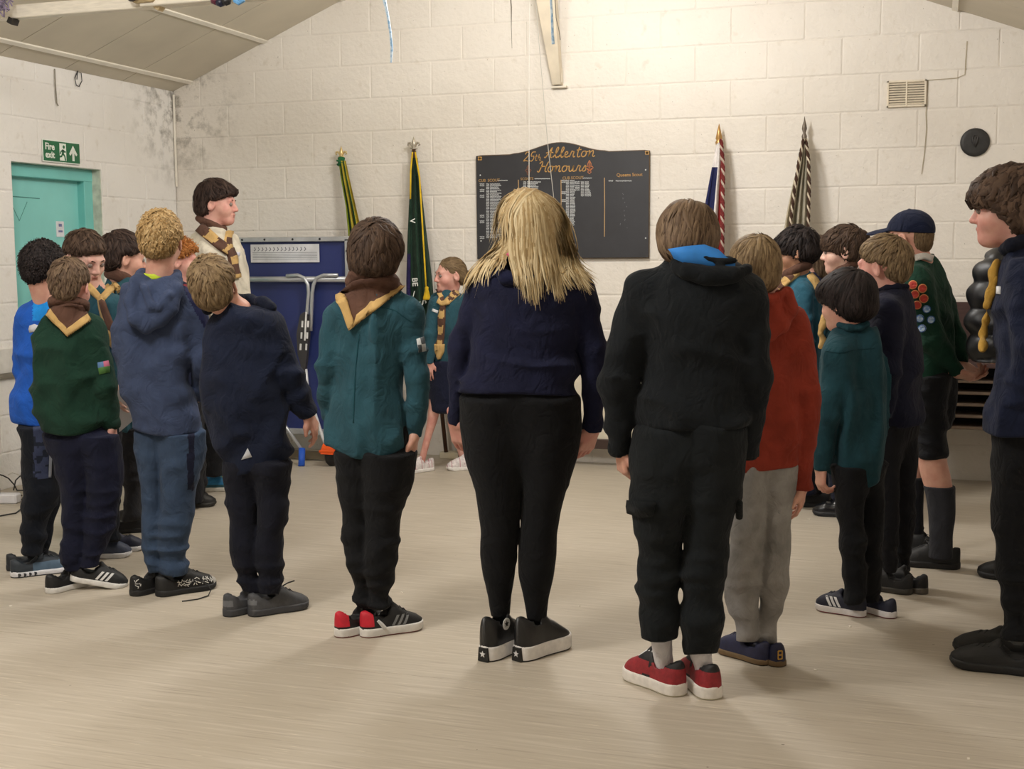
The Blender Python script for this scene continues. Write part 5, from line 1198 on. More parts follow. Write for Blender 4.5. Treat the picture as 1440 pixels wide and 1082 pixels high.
# --- boy with black hair facing right beside him
p = reg(Person('rightboy', (186, 749), 72, 'boy with thick black hair and brown neckerchief facing the leader, teal shirt mostly hidden', G_))
p.trousers([(602, 163, 212), (650, 170, 206), (700, 174, 200), (732, 172, 198)], [(602, 168, 216), (700, 180, 205), (730, 178, 203)], cloth('#26262a'), dL=-.06, dR=.08, h=.010)
p.top([(394, 156, 190), (406, 148, 202), (425, 143, 210), (500, 143, 212), (560, 145, 210), (604, 147, 208)], [dict(j=[(176, 430, -.14), (182, 500, -.16), (196, 560, -.12)], r=(.052, .046, .038))], TEAL, style='shirt', hem=(145, 604, 210, 604), name='shirt', h=.010)
p.scarf(((148, 404), (157, 420), (172, 408)), wpx=7, r=.022, rise=.004, ra=.06, rb=.065)
p.head(172, 327, .235, 74, 6, 0, skin='fair', neckr=.05, hair=dict(m=H_DARK, ts=.012, tb=.018, tt=.020, n=900, length=.06, wid=.006, line=LINE_SHORT, fringe=.004))
p.body()
p.shoe(185, 748, 88, .26, '#17171a', '#1b1b1d', hc=.095, laces='#101012', loops=True); p.shoe(205, 738, 85, .26, '#17171a', '#1b1b1d', hc=.09)

# --- fair boy in slate blue hoodie
p = reg(Person('slateboy', (245, 834), 12, 'boy in slate blue hooded tracksuit with yellow collar, sandy hair', G_))
SL = cloth('#3a4560'); SLT = cloth('#36465e')
p.trousers([(608, 190, 230), (650, 192, 229), (700, 197, 227), (740, 201, 226), (780, 203, 225), (792, 205, 227), (803, 208, 226)], [(608, 224, 288), (650, 226, 284), (690, 226, 276), (720, 225, 272), (760, 224, 268), (785, 224, 263), (795, 225, 264), (806, 228, 262)], [SLT, cloth('#181b30')], rmin=.045, touch=4,
           paint=lambda X, Y, c: ((X > 264) & (X < 273) & (Y > 606) & (Y < 690) & (c[:, 1] < .0)).astype(int))
p.top([(385, 204, 243), (393, 190, 255), (404, 174, 268), (425, 164, 276), (460, 161, 276), (500, 163, 270), (540, 170, 271), (578, 182, 287), (590, 186, 290), (608, 190, 288)], [dict(j=[(272, 428), (285, 505, -.02), (280, 560, .08)], r=(.052, .046, .04))], [SL, cloth('#1d2142')], hem=(188, 604, 290, 603, .02), name='hoodie', h=.008,
      paint=lambda X, Y, c: ((X > 252+(Y-395)*.52) & (X < 272+(Y-395)*.40) & (Y > 392) & (Y < 460)).astype(int))
def tubes_on(p, paths, r, off, f, k=.012, noise=.0):
    segs = []
    for pts in paths:
        q, n = p.drape(pts, f, off); segs += [(q[i], q[i+1]) for i in range(len(q)-1)]
    def g(x):
        e = None
        for a, b in segs: c = cone(x, a, b, r, r); e = c if e is None else smin(e, c, k)
        return e-vnoise(x*[25, 25, 25], p.seed)*noise
    return g, np.array([q for sg in segs for q in sg])
def hood(p, outer, inner, m, r=.02, off=.016, lining=None, name='hood', fill=None, mdark=None):
    g, P = tubes_on(p, [outer], r, off, p.f_base, .02, .008)
    gi, Pi = tubes_on(p, inner, r*.5, off+r*.9, p.f_base, .01, .004)
    fg, Pf = tubes_on(p, fill, r*.9, off*.7, p.f_base, .03, .006) if fill else (None, P)
    def h_(x):
        f = smin(g(x), gi(x), .012)
        if fg: f = smin(f, fg(x), .02)
        return f
    A = np.vstack([P, Pi, Pf]); V, Fq = polygonize(h_, A.min(0)-r*1.8, A.max(0)+r*1.8, .007); V = relax(V, Fq, 1, .4)
    p.f_hood = h_; return p.put(name, V, Fq, m)
hood(p, [(203, 389), (193, 402), (187, 425), (192, 448), (206, 457), (224, 450), (240, 432), (247, 410), (246, 390)], [[(201, 395), (204, 412), (213, 430), (224, 432), (238, 418), (244, 398)]], SL, r=.026, off=.012, fill=[[(205, 400), (205, 440)], [(215, 405), (213, 448)], [(228, 402), (225, 440)], [(236, 400), (234, 425)]])
p.ribbon('collar', [(201, 388), (212, 390), (224, 389), (235, 386)], 8, lambda q: cone(q, p.P(222, 350), p.P(222, 400), .052, .062), .003, mat('lime_collar', '#b9cc2e', .7), p.top_obj)
p.head(225, 298, .222, 12, 2, 0, skin='fair', neckr=.052, hair=dict(m=H_BLOND, ts=.006, tb=.014, tt=.018, n=1100, length=.05, wid=.0055, fade=.35, line=LINE_SHORT, curl=.5, nape=-.07, messy=1.3))
p.body([])
def whitepat(o, p, n=26, z=(.03, .065), y=(-.06, .09), m='#d6d4cf', sides=(1,), seed=1):
    rr = np.random.default_rng(seed); o_, fr, surf, hf, wf, L = p.last_shoe; mb = MB()
    for i in range(n):
        for sd in sides:
            yy, zz = rr.uniform(*y), rr.uniform(*z); zz = min(zz, hf(yy)*.8); a = rr.uniform(0, 3.14); pts = []
            for t in (-1, 0, 1): y2, z2 = yy+.006*t*math.cos(a), zz+.005*t*math.sin(a); pts.append(p.W(fr([[sd*(surf(y2, z2)+.0006), y2, z2]]))[0])
            mb.tube(pts, .0016, 4)
    mb.build('print', mat('print_'+m.strip('#'), m, .6), o_)
o = p.shoe(219, 830, 50, .25, '#151516', '#1c1c1e', hc=.09, laces='#151516'); whitepat(o, p, 8, (.035, .075), (-.12, -.10))
o = p.shoe(262, 832, 68, .262, '#151516', '#1c1c1e', hc=.09, laces='#151516', accent='#b9b6b0', acc_fn=lambda c: (c[:, 1] > .40)); whitepat(o, p, 46, (.034, .062), (-.05, .10))
MB().tube([p.W(p.ground(x, y, z)[None])[0] for x, y, z in ((272, 815, .06), (288, 820, .05), (297, 829, .02), (293, 838, .004), (278, 843, .004), (256, 846, .004))], .0026, 6).build('loose_lace', mat('lace_202020', '#202020', .8), o, True)

# --- ginger-haired boy, mostly hidden
p = reg(Person('ginger', (278, 713), 88, 'ginger curly haired boy in navy top with red piping, mostly hidden behind slate hoodie', G_))
p.trousers([(560, 236, 284), (640, 244, 286), (705, 262, 288)], [(560, 240, 286), (700, 266, 292)], cloth('#1a1b20'), dL=-.05, dR=.08, h=.011)
p.top([(396, 240, 270), (406, 230, 282), (424, 226, 290), (480, 226, 292), (566, 228, 288)], [dict(j=[(258, 430, -.14), (264, 490, -.15), (282, 540, -.1)], r=(.05, .044, .036))], [NAVY, cloth('#7d2f35')], hem=(228, 566, 290, 566), name='sports_top', h=.011, paint=lambda X, Y, c: ((Y > 400) & (Y < 404)).astype(int))
p.head(250, 334, .235, 86, 4, 0, skin='pink', neckr=.046, hair=dict(m=H_GING, ts=.010, tb=.014, tt=.016, n=700, length=.035, wid=.006, curl=1.4, line=LINE_SHORT, messy=1.5))
p.body()
p.shoe(272, 713, 88, .25, '#1b1a19', '#26241f', hc=.065, laces='#121212'); p.shoe(262, 706, 88, .25, '#1b1a19', '#26241f', hc=.065)

# --- leader in the cream shirt
p = reg(Person('leader', (298, 690), 102, 'man in cream shirt with brown and yellow neckerchief and blue trainers', G_))
p.trousers([(540, 268, 340), (600, 276, 330), (668, 284, 318)], [(540, 270, 342), (660, 296, 330)], cloth('#1d1e22'), dL=-.07, dR=.10, h=.011)
p.top([(318, 284, 312), (326, 278, 322), (338, 270, 332), (352, 264, 340), (375, 262, 346), (420, 264, 352), (470, 266, 350), (520, 266, 346), (548, 266, 344)], [dict(j=[(298, 362, -.19), (308, 425, -.24), (340, 455, -.22)], r=(.062, .055, .046))], cloth('#cfc8b8', 'cream_shirt'), style='shirt', hem=(262, 548, 350, 548), name='shirt', k=.62, h=.0095)
f = p.f_top
p.scarf(None, r=.018, rise=.012, ra=.066, rb=.072, tilt=.03)
p.ribbon('neckerchief_band', [(281, 322), (294, 333), (309, 345), (320, 354)], (12, 13, 13, 11), f, .016, [br, ye], p.root, n=26, nc=6, stripes=7)
p.ribbon('neckerchief_band', [(322, 326), (320, 338), (321, 352)], (9, 10, 9), f, .016, [ye, br], p.root, n=14, stripes=5)
p.ribbon('neckerchief_tail', [(321, 352), (325, 362), (328, 375), (331, 392)], (10, 10, 11, 9), f, .020, [br, ye], p.root, n=18, stripes=5)
p.ribbon('name_badge', [(332, 357), (337, 358)], 5, f, .004, mat('badge_pale', '#d6d6e2', .5), p.root, n=3)
p.head(305, 255, .242, 108, 2, 0, d=-.01, h=.0046, skin='pink', neckr=.056, hair=dict(m=H_DARK, ts=.012, tb=.020, tt=.026, n=1000, length=.07, wid=.006, fringe=.012, line=[(-.12, -.06), (-.07, -.045), (-.040, -.036), (.004, -.032), (.018, -.020), (.026, .030), (.038, .052), (.052, .078), (.064, .105), (.08, .15)], crown=(0.0, -.05), nape=-.08))
p.body()
YL = '#c4d24a'
p.shoe(300, 690, 92, .285, '#1f6d9c', '#c9c6be', hc=.095, laces=YL, accent='#1d4a55', acc_fn=lambda c: (c[:, 1] < -.18) | (c[:, 2] < .14)); p.shoe(316, 682, 88, .285, '#1f6d9c', '#c9c6be', hc=.09, laces=YL)

# --- boy in the navy jacket with silver triangle
p = reg(Person('triangle', (374, 862), 12, 'boy in roomy navy jacket with silver triangle, head tilted back, grey trainers', G_))
p.trousers([(650, 316, 360), (700, 322, 361), (740, 324, 361), (780, 327, 360), (808, 333, 362), (820, 336, 362), (832, 339, 362)], [(650, 352, 412), (700, 360, 404), (735, 362, 407), (750, 362, 399), (780, 361, 397), (808, 362, 398), (822, 363, 398), (834, 366, 394)], cloth('#131521'), rmin=.045, touch=2)
p.top([(427, 302, 366), (434, 292, 376), (446, 286, 386), (470, 280, 391), (510, 277, 396), (550, 282, 402), (600, 296, 405), (640, 308, 409), (676, 316, 408)], [dict(j=[(380, 460), (406, 530, .0), (434, 584, .05)], r=(.066, .058, .043))], cloth('#151c30'), hem=(320, 671, 415, 640, .004), name='jacket', style='sweat', h=.0085, amp=1.1)
g, P = tubes_on(p, [[(293, 436), (308, 428), (330, 424), (352, 424), (370, 427), (380, 434)]], .022, .004, p.f_base, .02, .008); V, Fq = polygonize(g, P.min(0)-.05, P.max(0)+.05, .007); p.put('collar', V, Fq, cloth('#111728'))
p.sheet('reflective_triangle', np.array([[(348, 631), (348, 631), (348.5, 631)], [(344, 639), (347.5, 638), (351.5, 637)], [(339.5, 647), (347, 645), (354.5, 643)]]), p.f_top, .003, mat('reflective_grey', '#c6c9cf', .4))
p.head(301, 358, .218, 14, -12, -13, skin='fair', neckr=.050, hair=dict(m=H_LBROWN, ts=.008, tb=.014, tt=.016, n=1000, length=.055, wid=.006, line=LINE_SHORT, fade=.2, nape=-.075, messy=1.2))
p.body([dict(arm=0, sc=.9, palm=(-.9, .4, -.2), curl=.45, thumb=-1)])
GT = dict(up='#46474b', sole='#3d3e42', tread='#232427', laces='#202124', accent='#6d6f74', acc_fn=lambda c: (c[:, 1] < -.40) & (c[:, 2] > .18) & (c[:, 2] < .27), ts=.03)
p.shoe(352, 859, 55, .24, hc=.095, **GT); o = p.shoe(392, 860, 68, .25, hc=.095, **GT)
MB().tube([p.W(q[None])[0] for q in (p.P(398, 824, -.04), p.P(405, 820, -.05), p.P(414, 817, -.06))], .003, 6).build('loose_lace', mat('lace_202124', '#202124'), o, True)

# --- boy in teal shirt with big neckerchief
p = reg(Person('tealboy', (540, 889), 14, 'boy in long teal shirt with large brown neckerchief, black trainers with red heels', G_))
p.trousers([(635, 470, 520), (680, 476, 518), (720, 480, 516), (760, 481, 516), (785, 483, 517), (795, 487, 516), (815, 491, 517), (840, 497, 518), (858, 500, 518)], [(635, 510, 588), (680, 514, 577), (720, 515, 567), (760, 516, 562), (782, 516, 556), (792, 516, 558), (800, 517, 554), (812, 517, 556), (825, 519, 551), (850, 520, 549), (860, 521, 548)], BLACK, style='wrinkle', rmin=.045, touch=6)
p.top([(404, 498, 552), (412, 488, 562), (422, 476, 573), (436, 468, 582), (460, 464, 584), (490, 464, 572), (540, 463, 568), (590, 463, 571), (625, 465, 572), (646, 469, 570)], [dict(j=[(474, 446), (461, 520, .0), (463, 590, .08)], r=(.054, .044, .036)), dict(j=[(574, 448), (587, 530, -.02), (583, 614, .0)], r=(.056, .047, .034))], TEAL, style='shirt', hem=(464, 628, 573, 622, .045), name='shirt', h=.008, amp=1.0)
p.ribbon('yoke_seam', [(532, 432), (545, 434), (556, 437), (568, 446), (577, 452)], 1.2, p.f_top, .002, cloth('#17424c'), p.top_obj)
p.ribbon('back_pleat', [(505, 470), (500, 520), (498, 560), (497, 595)], 1.4, p.f_top, .002, cloth('#17424c'), p.top_obj)
p.scarf(((474, 420), (492, 464.5), (566, 407)), wpx=9.5, r=.028, rise=.014, ra=.068, rb=.070, tilt=.04, edge=[(474, 420), (484, 405), (500, 393), (530, 389), (556, 392), (566, 407)])
p.sheet('sleeve_tag', np.array([[(585.5, 477), (590, 475.5), (595, 474)], [(587, 486), (592, 485), (597, 484)], [(588.5, 495.5), (593, 494.5), (598.5, 493.5)]]), p.f_top, .004, [mat('tag_pale', '#c3c6c6', .6), mat('tag_dark', '#3d4347', .6)], midx=[0, 1, 1, 0])
p.head(529, 312, .226, 14, 2, 0, skin='fair', neckr=.05, hair=dict(m=H_DKBR, ts=.016, tb=.020, tt=.022, n=1200, length=.085, wid=.006, line=[(-.12, -.05), (-.06, -.035), (-.040, -.022), (-.012, -.006), (0.006, .03), (.03, .05), (.05, .10), (.07, .15)], nape=-.085, messy=1.2, hi=(0, .55)))
p.body([dict(arm=1, sc=.88, palm=(-1, .2, 0), curl=.3, thumb=-1)])
RH = lambda c: (c[:, 1] < -.34) & (c[:, 2] > .17)
BS = dict(up='#17181a', sole='#dedbd6', tread='#7c3a30', accent='#c81f33', acc_fn=RH, laces='#141416', ts=.034)
p.shoe(511, 888, 56, .24, hc=.10, stripes='#6a6c6e', **BS); o = p.shoe(551, 889, 66, .25, hc=.10, stripes='#7a7c7e', **BS)
_, fr, surf, hf, wf, L = p.last_shoe; mb = MB()
for sd in (1,): mb.tube([p.W(fr([[sd*(surf(y, z)+.001), y, z]]))[0] for y, z in ((-.045, .032), (-.058, .048), (-.07, .062))], [.008, .008, .006], 6)
mb.build('heel_stripe', mat('stripe_white', '#dcdcdc', .6), o)

# --- girl by the green flag
p = reg(Person('girl', (622, 660), -112, 'girl in teal shirt and navy skirt with striped neckerchief and tied back hair', G_))
p.trousers([(506, 602, 662), (540, 602, 662), (578, 604, 658)], [(506, 604, 662), (578, 606, 656)], cloth('#171b30'), dL=-.03, dR=.03, h=.009, name='skirt', style='tight', crotch=578, skirt=True)
p.top([(408, 622, 644), (415, 612, 652), (425, 603, 660), (460, 600, 664), (490, 601, 662), (516, 603, 660)], [dict(j=[(612, 430, -.09), (605, 470, -.12), (603, 512, -.14)], r=(.045, .04, .034)), dict(j=[(655, 432, .0), (664, 480, -.04), (660, 520, -.08)], r=(.045, .04, .034))], TEAL, style='shirt', hem=(598, 516, 668, 516), name='shirt', k=.66, h=.008, amp=.7)
f = p.f_top
sc_ = p.ribbon('neckerchief', [(643, 411), (636, 418), (628, 426)], (11, 9, 7), f, .012, [ye, br], n=16, nc=5, stripes=3)
p.ribbon('left_band', [(617, 408), (619, 416), (623, 425)], (7, 7, 6), f, .012, [br, ye], sc_, n=12, stripes=4)
p.ribbon('knot', [(616, 424), (623, 428), (632, 425)], 6, f, .020, ye, sc_, n=8)
p.ribbon('tail', [(624, 428), (622, 450), (620, 475), (617, 488)], (6, 9, 10, 12), f, .018, [br, ye], sc_, n=34, nc=6, stripes=5)
p.ribbon('tail_tip', [(618, 484), (618, 495), (619, 505)], (15, 14, 2), f, .024, ye, sc_, n=10)
p.ribbon('name_badge', [(608, 436), (612, 437.5), (616, 439)], 4, f, .004, mat('badge_white', '#d5d6d8'), n=4)
p.head(633, 362, .222, -112, 2, 0, d=-.01, h=.0046, skin='pink', neckr=.042, hair=dict(m=H_LBROWN, ts=.002, tb=.004, tt=.005, n=700, length=.06, wid=.004, line=[(-.12, -.07), (-.055, -.045), (-.040, -.030), (-.012, -.012), (0.006, .022), (.03, .045), (.05, .066), (.07, .080), (.09, .09)], crown=(0, .09), down=-.0, messy=.5, swirl=0, hi=(0, .4)), hairtop=.006)
P3 = p.fromH(np.array([[0, -.112, .01], [0, -.125, -.01], [0, -.118, -.05]]))
def pony(x): return smin(ell(x, P3[0], (.026, .026, .024)), cone(x, P3[1], P3[2], .024, .012), .01)-vnoise(x*[80, 80, 30], 3)*.006
V, Fq = polygonize(pony, P3.min(0)-.05, P3.max(0)+.05, .005); p.put('ponytail', V, Fq, H_BROWN, lock=np.full(len(V), .2))
rl = [Loft(p.rows(q, 1.05, d, th=0.), 0.) for q, d in (([(560, 604, 622), (590, 601, 616), (612, 597, 608), (640, 590, 600), (658, 588, 596)], -.06), ([(560, 630, 652), (600, 634, 652), (630, 642, 656), (655, 648, 660)], .06))]
p.body([dict(arm=0, sc=.75, palm=(.3, 1, 0), curl=.4)], res=.009, legs_bare=lambda x: np.minimum(rl[0](x), rl[1](x)))
WS = dict(up='#d8d0cf', sole='#e4e0dc', accent='#b98f94', acc_fn=lambda c: np.abs(np.sin(c[:, 1]*26)) < .25, laces='#c9c2c0', hc=.085)
p.shoe(590, 664, -125, .22, **WS); p.shoe(652, 661, -98, .225, **WS)

# --- woman with long blonde hair
p = reg(Person('woman', (742, 918), 8, 'woman with long blonde hair, navy sweatshirt, black leggings and black high-top sneakers', G_))
p.trousers([(560, 648, 742), (600, 651, 735), (640, 657, 733), (680, 667, 734), (720, 673, 732), (750, 676, 730), (780, 675, 727), (810, 680, 724), (840, 686, 719), (868, 690, 717)], [(560, 720, 814), (600, 730, 814), (640, 733, 808), (680, 735, 798), (720, 734, 788), (750, 731, 783), (780, 728, 783), (810, 729, 779), (840, 736, 772), (872, 741, 769)], cloth('#0e0f12'), style='tight', name='leggings', hip=[(530, 664, 800), (556, 650, 813), (600, 651, 815), (640, 656, 809), (660, 664, 800)])
p.top([(360, 716, 764), (368, 700, 780), (376, 684, 800), (388, 670, 818), (405, 664, 824), (440, 663, 822), (470, 663, 815), (500, 657, 812), (525, 651, 812), (545, 648, 813), (562, 648, 815)], [dict(j=[(676, 408), (648, 490, .0), (641, 597, .04)], r=(.055, .043, .033)), dict(j=[(816, 412), (836, 490, .0), (833, 606, .04)], r=(.056, .044, .036))], cloth('#171a33'), hem=(648, 553, 815, 556, -.012), name='sweatshirt', style='folds', h=.008, amp=.9, kb=.025)
hood(p, [(712, 362), (704, 380), (712, 392), (740, 396), (765, 388), (772, 366)], [[(715, 366), (724, 376), (750, 378), (766, 368)]], cloth('#141834'), r=.022, off=.006)
p.head(745, 268, .228, 6, 10, 0, skin='pink', neckr=.05, face=False, hair=None, hairtop=.016)
# hair cap plus locks that follow the fall of the hair over head and back
kcap = lambda q: ell(q, (0, -.012, .026), (.088, .108, .101))
def capw(x): q = p.toH(x); return smin(kcap(q), ell(q, (0, -.062, -.055), (.072, .045, .085)), .03)*p.Hk
def capc(x): q = p.toH(x); return np.maximum(capw(x), (q[:, 1]-np.interp(q[:, 2], [-.12, -.05, .03, .06, .08], [.02, .035, .05, .09, .15]))*.8)
V, Fq = polygonize(capc, p.Hc-.2, p.Hc+.2, .007)
ftop = p.f_base; fw_ = lambda x: smin(capw(x), np.minimum(ftop(x), p.f_hood(x)), .03)
rr = np.random.default_rng(5); Vs, Fs, Lk = [V], [Fq], [np.full(len(V), .45)]; off = len(V); PT, WD, SH = [], [], []
def lock(path, wpx, jx, n=1, je=None):
    path = np.array(path, float)
    for _ in range(n):
        a = rr.normal(0, jx); b = rr.normal(0, jx*1.3 if je is None else je); t = np.linspace(0, 1, 14); seg = np.linspace(0, 1, len(path))
        x = np.interp(t, seg, path[:, 0]); y = np.interp(t, seg, path[:, 1])
        ker = np.array([.25, .5, .25]); x[1:-1] = np.convolve(x, ker, 'valid'); y[1:-1] = np.convolve(y, ker, 'valid')
        x = x+a*np.minimum(t*3, 1)*(1-t**2)+b*t**2+rr.normal(0, 1.4)*np.sin(t*rr.uniform(3, 8)); y = y+rr.normal(0, 5)*t+rr.uniform(0, 3)*(1-t)
        rx = rr.normal(0, 6)*(1-t)**2; x = x+rx; y = y+abs(rr.normal(0, 3))*(1-t)**2+np.abs(rx)*.12; PT.append(np.stack([x, y], 1)); WD.append(wpx*rr.uniform(.4, 1.2)); SH.append(rr.uniform(0, 1))
pk = (739, 267)
for x1, x2, x3, y3 in ((711, 703, 699, 338), (715, 708, 706, 345), (720, 714, 716, 342), (724, 720, 726, 338)): lock([pk, (x1+6, 280), (x2, 305), (x3, y3)], 4.5, 4.5, 20, 2.4)
for x1, x2, x3, y3 in ((726, 722, 731, 398), (730, 728, 738, 414), (734, 734, 744, 421), (739, 741, 748, 417), (744, 748, 753, 425), (748, 753, 762, 412), (752, 760, 772, 408), (756, 765, 783, 416), (760, 771, 790, 418), (763, 776, 797, 405), (766, 781, 805, 397), (769, 786, 814, 403), (772, 791, 824, 408), (775, 796, 832, 400), (777, 800, 828, 392), (776, 798, 812, 385), (774, 794, 800, 392), (770, 796, 790, 378), (774, 800, 804, 375)):
    lock([pk, (x1, 282), ((x1+x2)/2+2, 315), (x2, 350), ((x2+x3)/2+rr.normal(0, 2), 382), (x3, y3)], 5, 5, 26, 2.2)
for dx, dy in ((0, 0), (6, -5), (-3, 5), (12, -8), (18, -12)): lock([(722, 326), (706+dx, 345+dy), (690+dx, 362+dy), (674+dx*1.2, 378+dy), (665+dx*1.3, 394+dy), (661+dx*1.5, 405+dy)], 4.5, 3, 9, 1.5)
for x3, y3 in ((702, 383), (707, 378), (694, 374)): lock([(728, 326), (718, 345), (710, 360), (x3, y3)], 4.5, 3.5, 10, 1.5)
for k_ in range(16): x3 = rr.uniform(668, 836); lock([pk, (738+(x3-745)*.35, 300), (742+(x3-745)*.75, 350), (x3, rr.uniform(390, 425))], 1.3, 5, 1)
PT = np.array(PT); n_, ns = PT.shape[:2]; q, nn = p.drape(PT.reshape(-1, 2), fw_, .006); q = q.reshape(n_, ns, 3); nn = nn.reshape(n_, ns, 3)
q = q+nn*(rr.uniform(0, .015, n_)[:, None, None]*np.linspace(.3, 1, ns)[None, :, None]); q[:, 1:-1] = (q[:, :-2]+2*q[:, 1:-1]+q[:, 2:])/4
T = np.gradient(q, axis=1); T /= np.linalg.norm(T, axis=2, keepdims=True)+1e-9; Bn = np.cross(T, nn); wv = (np.array(WD)/p.ppm/2)[:, None, None]*np.interp(np.linspace(0, 1, ns), [0, .1, .7, 1], [.6, 1, .8, .08])[None, :, None]
A = np.stack([q-Bn*wv, q+nn*wv*.5, q+Bn*wv], 2).reshape(-1, 3); f1 = np.array([(i*3+a, i*3+b, (i+1)*3+b, (i+1)*3+a) for i in range(ns-1) for a, b in ((0, 1), (1, 2))])
Vs.append(A); Fs.append((np.arange(n_)[:, None, None]*(ns*3)+f1[None]).reshape(-1, 4)+off); Lk.append(np.repeat(np.array(SH), ns*3)*np.tile(np.repeat(np.interp(np.linspace(0, 1, ns), [0, .12, 1], [.1, .8, 1]), 3), n_))
p.put('hair', np.vstack(Vs), np.vstack(Fs), H_FAIR, lock=np.concatenate(Lk))
p.ribbon('collar_trim', [(713, 353), (722, 357), (733, 356)], (9, 14, 10), fw_, .012, mat('pink_trim', '#d2607c', .7), p.top_obj)
p.body([dict(arm=0, sc=.92, palm=(.6, .8, 0), curl=.35, thumb=1, dir=(.25, .1, -1)), dict(arm=1, sc=.95, palm=(-.7, .7, 0), curl=.4, thumb=-1, dir=(-.35, .15, -1))])
HT = dict(up='#1a1a1b', sole='#e6e3e0', tread='#141414', ts=.052, hc=.155, toe=.062, high=True, laces='#cfcfcf', gloss=.35, wide=.98)
for k_, (x, y, ph) in enumerate(((711, 917, 34), (763, 918, 42))):
    o = p.shoe(x, y, ph, .262, **HT); _, fr, surf, hf, wf, L = p.last_shoe
    mb = MB(); bx = lambda yy, z, xx: p.W(fr([[xx, yy, z]]))[0]
    w5 = [( .5*math.cos(math.pi/2+i*math.pi/5)*(1 if i % 2 == 0 else .42), .5*math.sin(math.pi/2+i*math.pi/5)*(1 if i % 2 == 0 else .42)) for i in range(10)]
    yb = -L/2-.0055; e_x = p.W((fr([[1, 0, 0]])-fr([[0, 0, 0]])))[0]; e_z = np.array([0, 0, 1.]); e_y = p.W((fr([[0, 1, 0]])-fr([[0, 0, 0]])))[0]
    hp_ = MB().prism([(-.021, .002), (.021, .002), (.017, .050), (-.017, .050)], bx(yb-.001, 0, 0), e_x, e_z, e_y*.016); hp_.build('heel_patch', mat('heel_black', '#161616', .5), o)
    mb.prism([(a*.024, b*.024) for a, b in w5], bx(yb-.003, .028, 0), e_x, e_z, e_y*.003); mb.build('heel_star', mat('star_white', '#dedede', .5), o)
    MB().tube([bx(-L/2+.006, .055, 0), bx(-L/2+.004, .10, 0), bx(-L/2+.006, .152, 0)], .0075, 8).build('heel_strip', mat('strip_grey', '#3a3b3d', .4), o, True)
    if k_ == 0:
        yy, zz = -.045, .118; c = bx(yy, zz, surf(yy, zz)+.001); nrm = e_x
        MB().prism([(.021*math.cos(a), .021*math.sin(a)) for a in np.linspace(0, 6.283, 20)[:-1]], c, e_y, e_z, e_x*.002).build('ankle_patch', mat('star_white', '#dedede'), o)
        MB().prism([(a*.026, b*.026) for a, b in w5], c+e_x*.002, e_y, e_z, e_x*.001).build('patch_star', mat('heel_black', '#161616'), o)

# --- black hoodie with blue-lined hood
p = reg(Person('blackhood', (950, 974), 8, 'youth in black hoodie with bright blue hood lining and black cargo joggers, red trainers', G_))
p.trousers([(600, 896, 985), (650, 888, 983), (700, 887, 974), (730, 891, 965), (760, 897, 958), (800, 898, 957), (815, 897, 957), (832, 893, 957), (848, 899, 956), (870, 899, 955), (880, 897, 955), (893, 899, 953)], [(600, 965, 1050), (650, 966, 1047), (700, 966, 1039), (760, 962, 1025), (800, 958, 1021), (850, 957, 1018), (880, 958, 1016), (900, 962, 1012), (908, 962, 1013), (918, 964, 1008)], cloth('#14181b'), crotch=690, name='cargo_joggers', touch=0, hk_=.68)
p.top([(364, 940, 1022), (372, 924, 1034), (384, 912, 1046), (400, 904, 1056), (430, 902, 1060), (480, 905, 1058), (530, 903, 1056), (565, 897, 1057), (582, 895, 1054), (606, 897, 1050)], [dict(j=[(904, 414), (868, 540, -.02), (873, 636, .03)], r=(.066, .056, .040)), dict(j=[(1052, 420), (1061, 530, .0), (1050, 640, .06)], r=(.058, .048, .036))], cloth('#12161a'), hem=(895, 602, 1052, 598), name='hoodie', h=.008, amp=1.1, cuff=cloth('#0f1316'))
hood(p, [(952, 376), (966, 386), (990, 392), (1014, 393), (1034, 390), (1042, 382)], [[(937, 357), (952, 362), (978, 372), (1008, 379), (1034, 379)]], cloth('#0f1317'), r=.020, off=.016, fill=[[(955, 382), (1000, 391)], [(980, 385), (1030, 391)]])
p.head(968, 285, .226, 8, 26, 0, skin='fair', neckr=.05, d=.05, hair=dict(m=H_BROWN, ts=.014, tb=.018, tt=.016, n=1300, length=.10, wid=.0062, line=LINE_LONG, nape=-.026, napefade=0, down=.8, messy=.9, taper=.002, hi=(0, .85)))
bl = lambda q: cone(q, p.P(962, 368, .0), p.P(1012, 378, .0), .10, .085)
p.sheet('hood_lining', np.array([[(940, 351), (965, 347), (990, 345), (1010, 352), (1022, 363), (1033, 366)], [(944, 356), (966, 357), (990, 358), (1008, 366), (1020, 373), (1033, 374)], [(948, 364), (966, 372), (990, 380), (1008, 384), (1022, 386), (1034, 384)]]), bl, .004, mat('lining_blue', '#2f7fd0', .8, .1, 20))
p.body([dict(arm=0, sc=.92, palm=(.9, .4, 0), curl=.95, thumb=1, dir=(.12, 0, -1))])
for pts in ([[(886, 704), (904, 706), (922, 707)], [(885, 712), (904, 714), (921, 715)], [(886, 720), (903, 726), (919, 724)]],):
    p.sheet('pocket_flap', np.array(pts), p.f_leg, .012, cloth('#101417'))
g, P = tubes_on(p, [[(1038, 706), (1038, 726)]], .012, .004, p.f_leg); V, Fq = polygonize(g, P.min(0)-.03, P.max(0)+.03, .006); p.put('pocket_flap', V, Fq, cloth('#101417'))
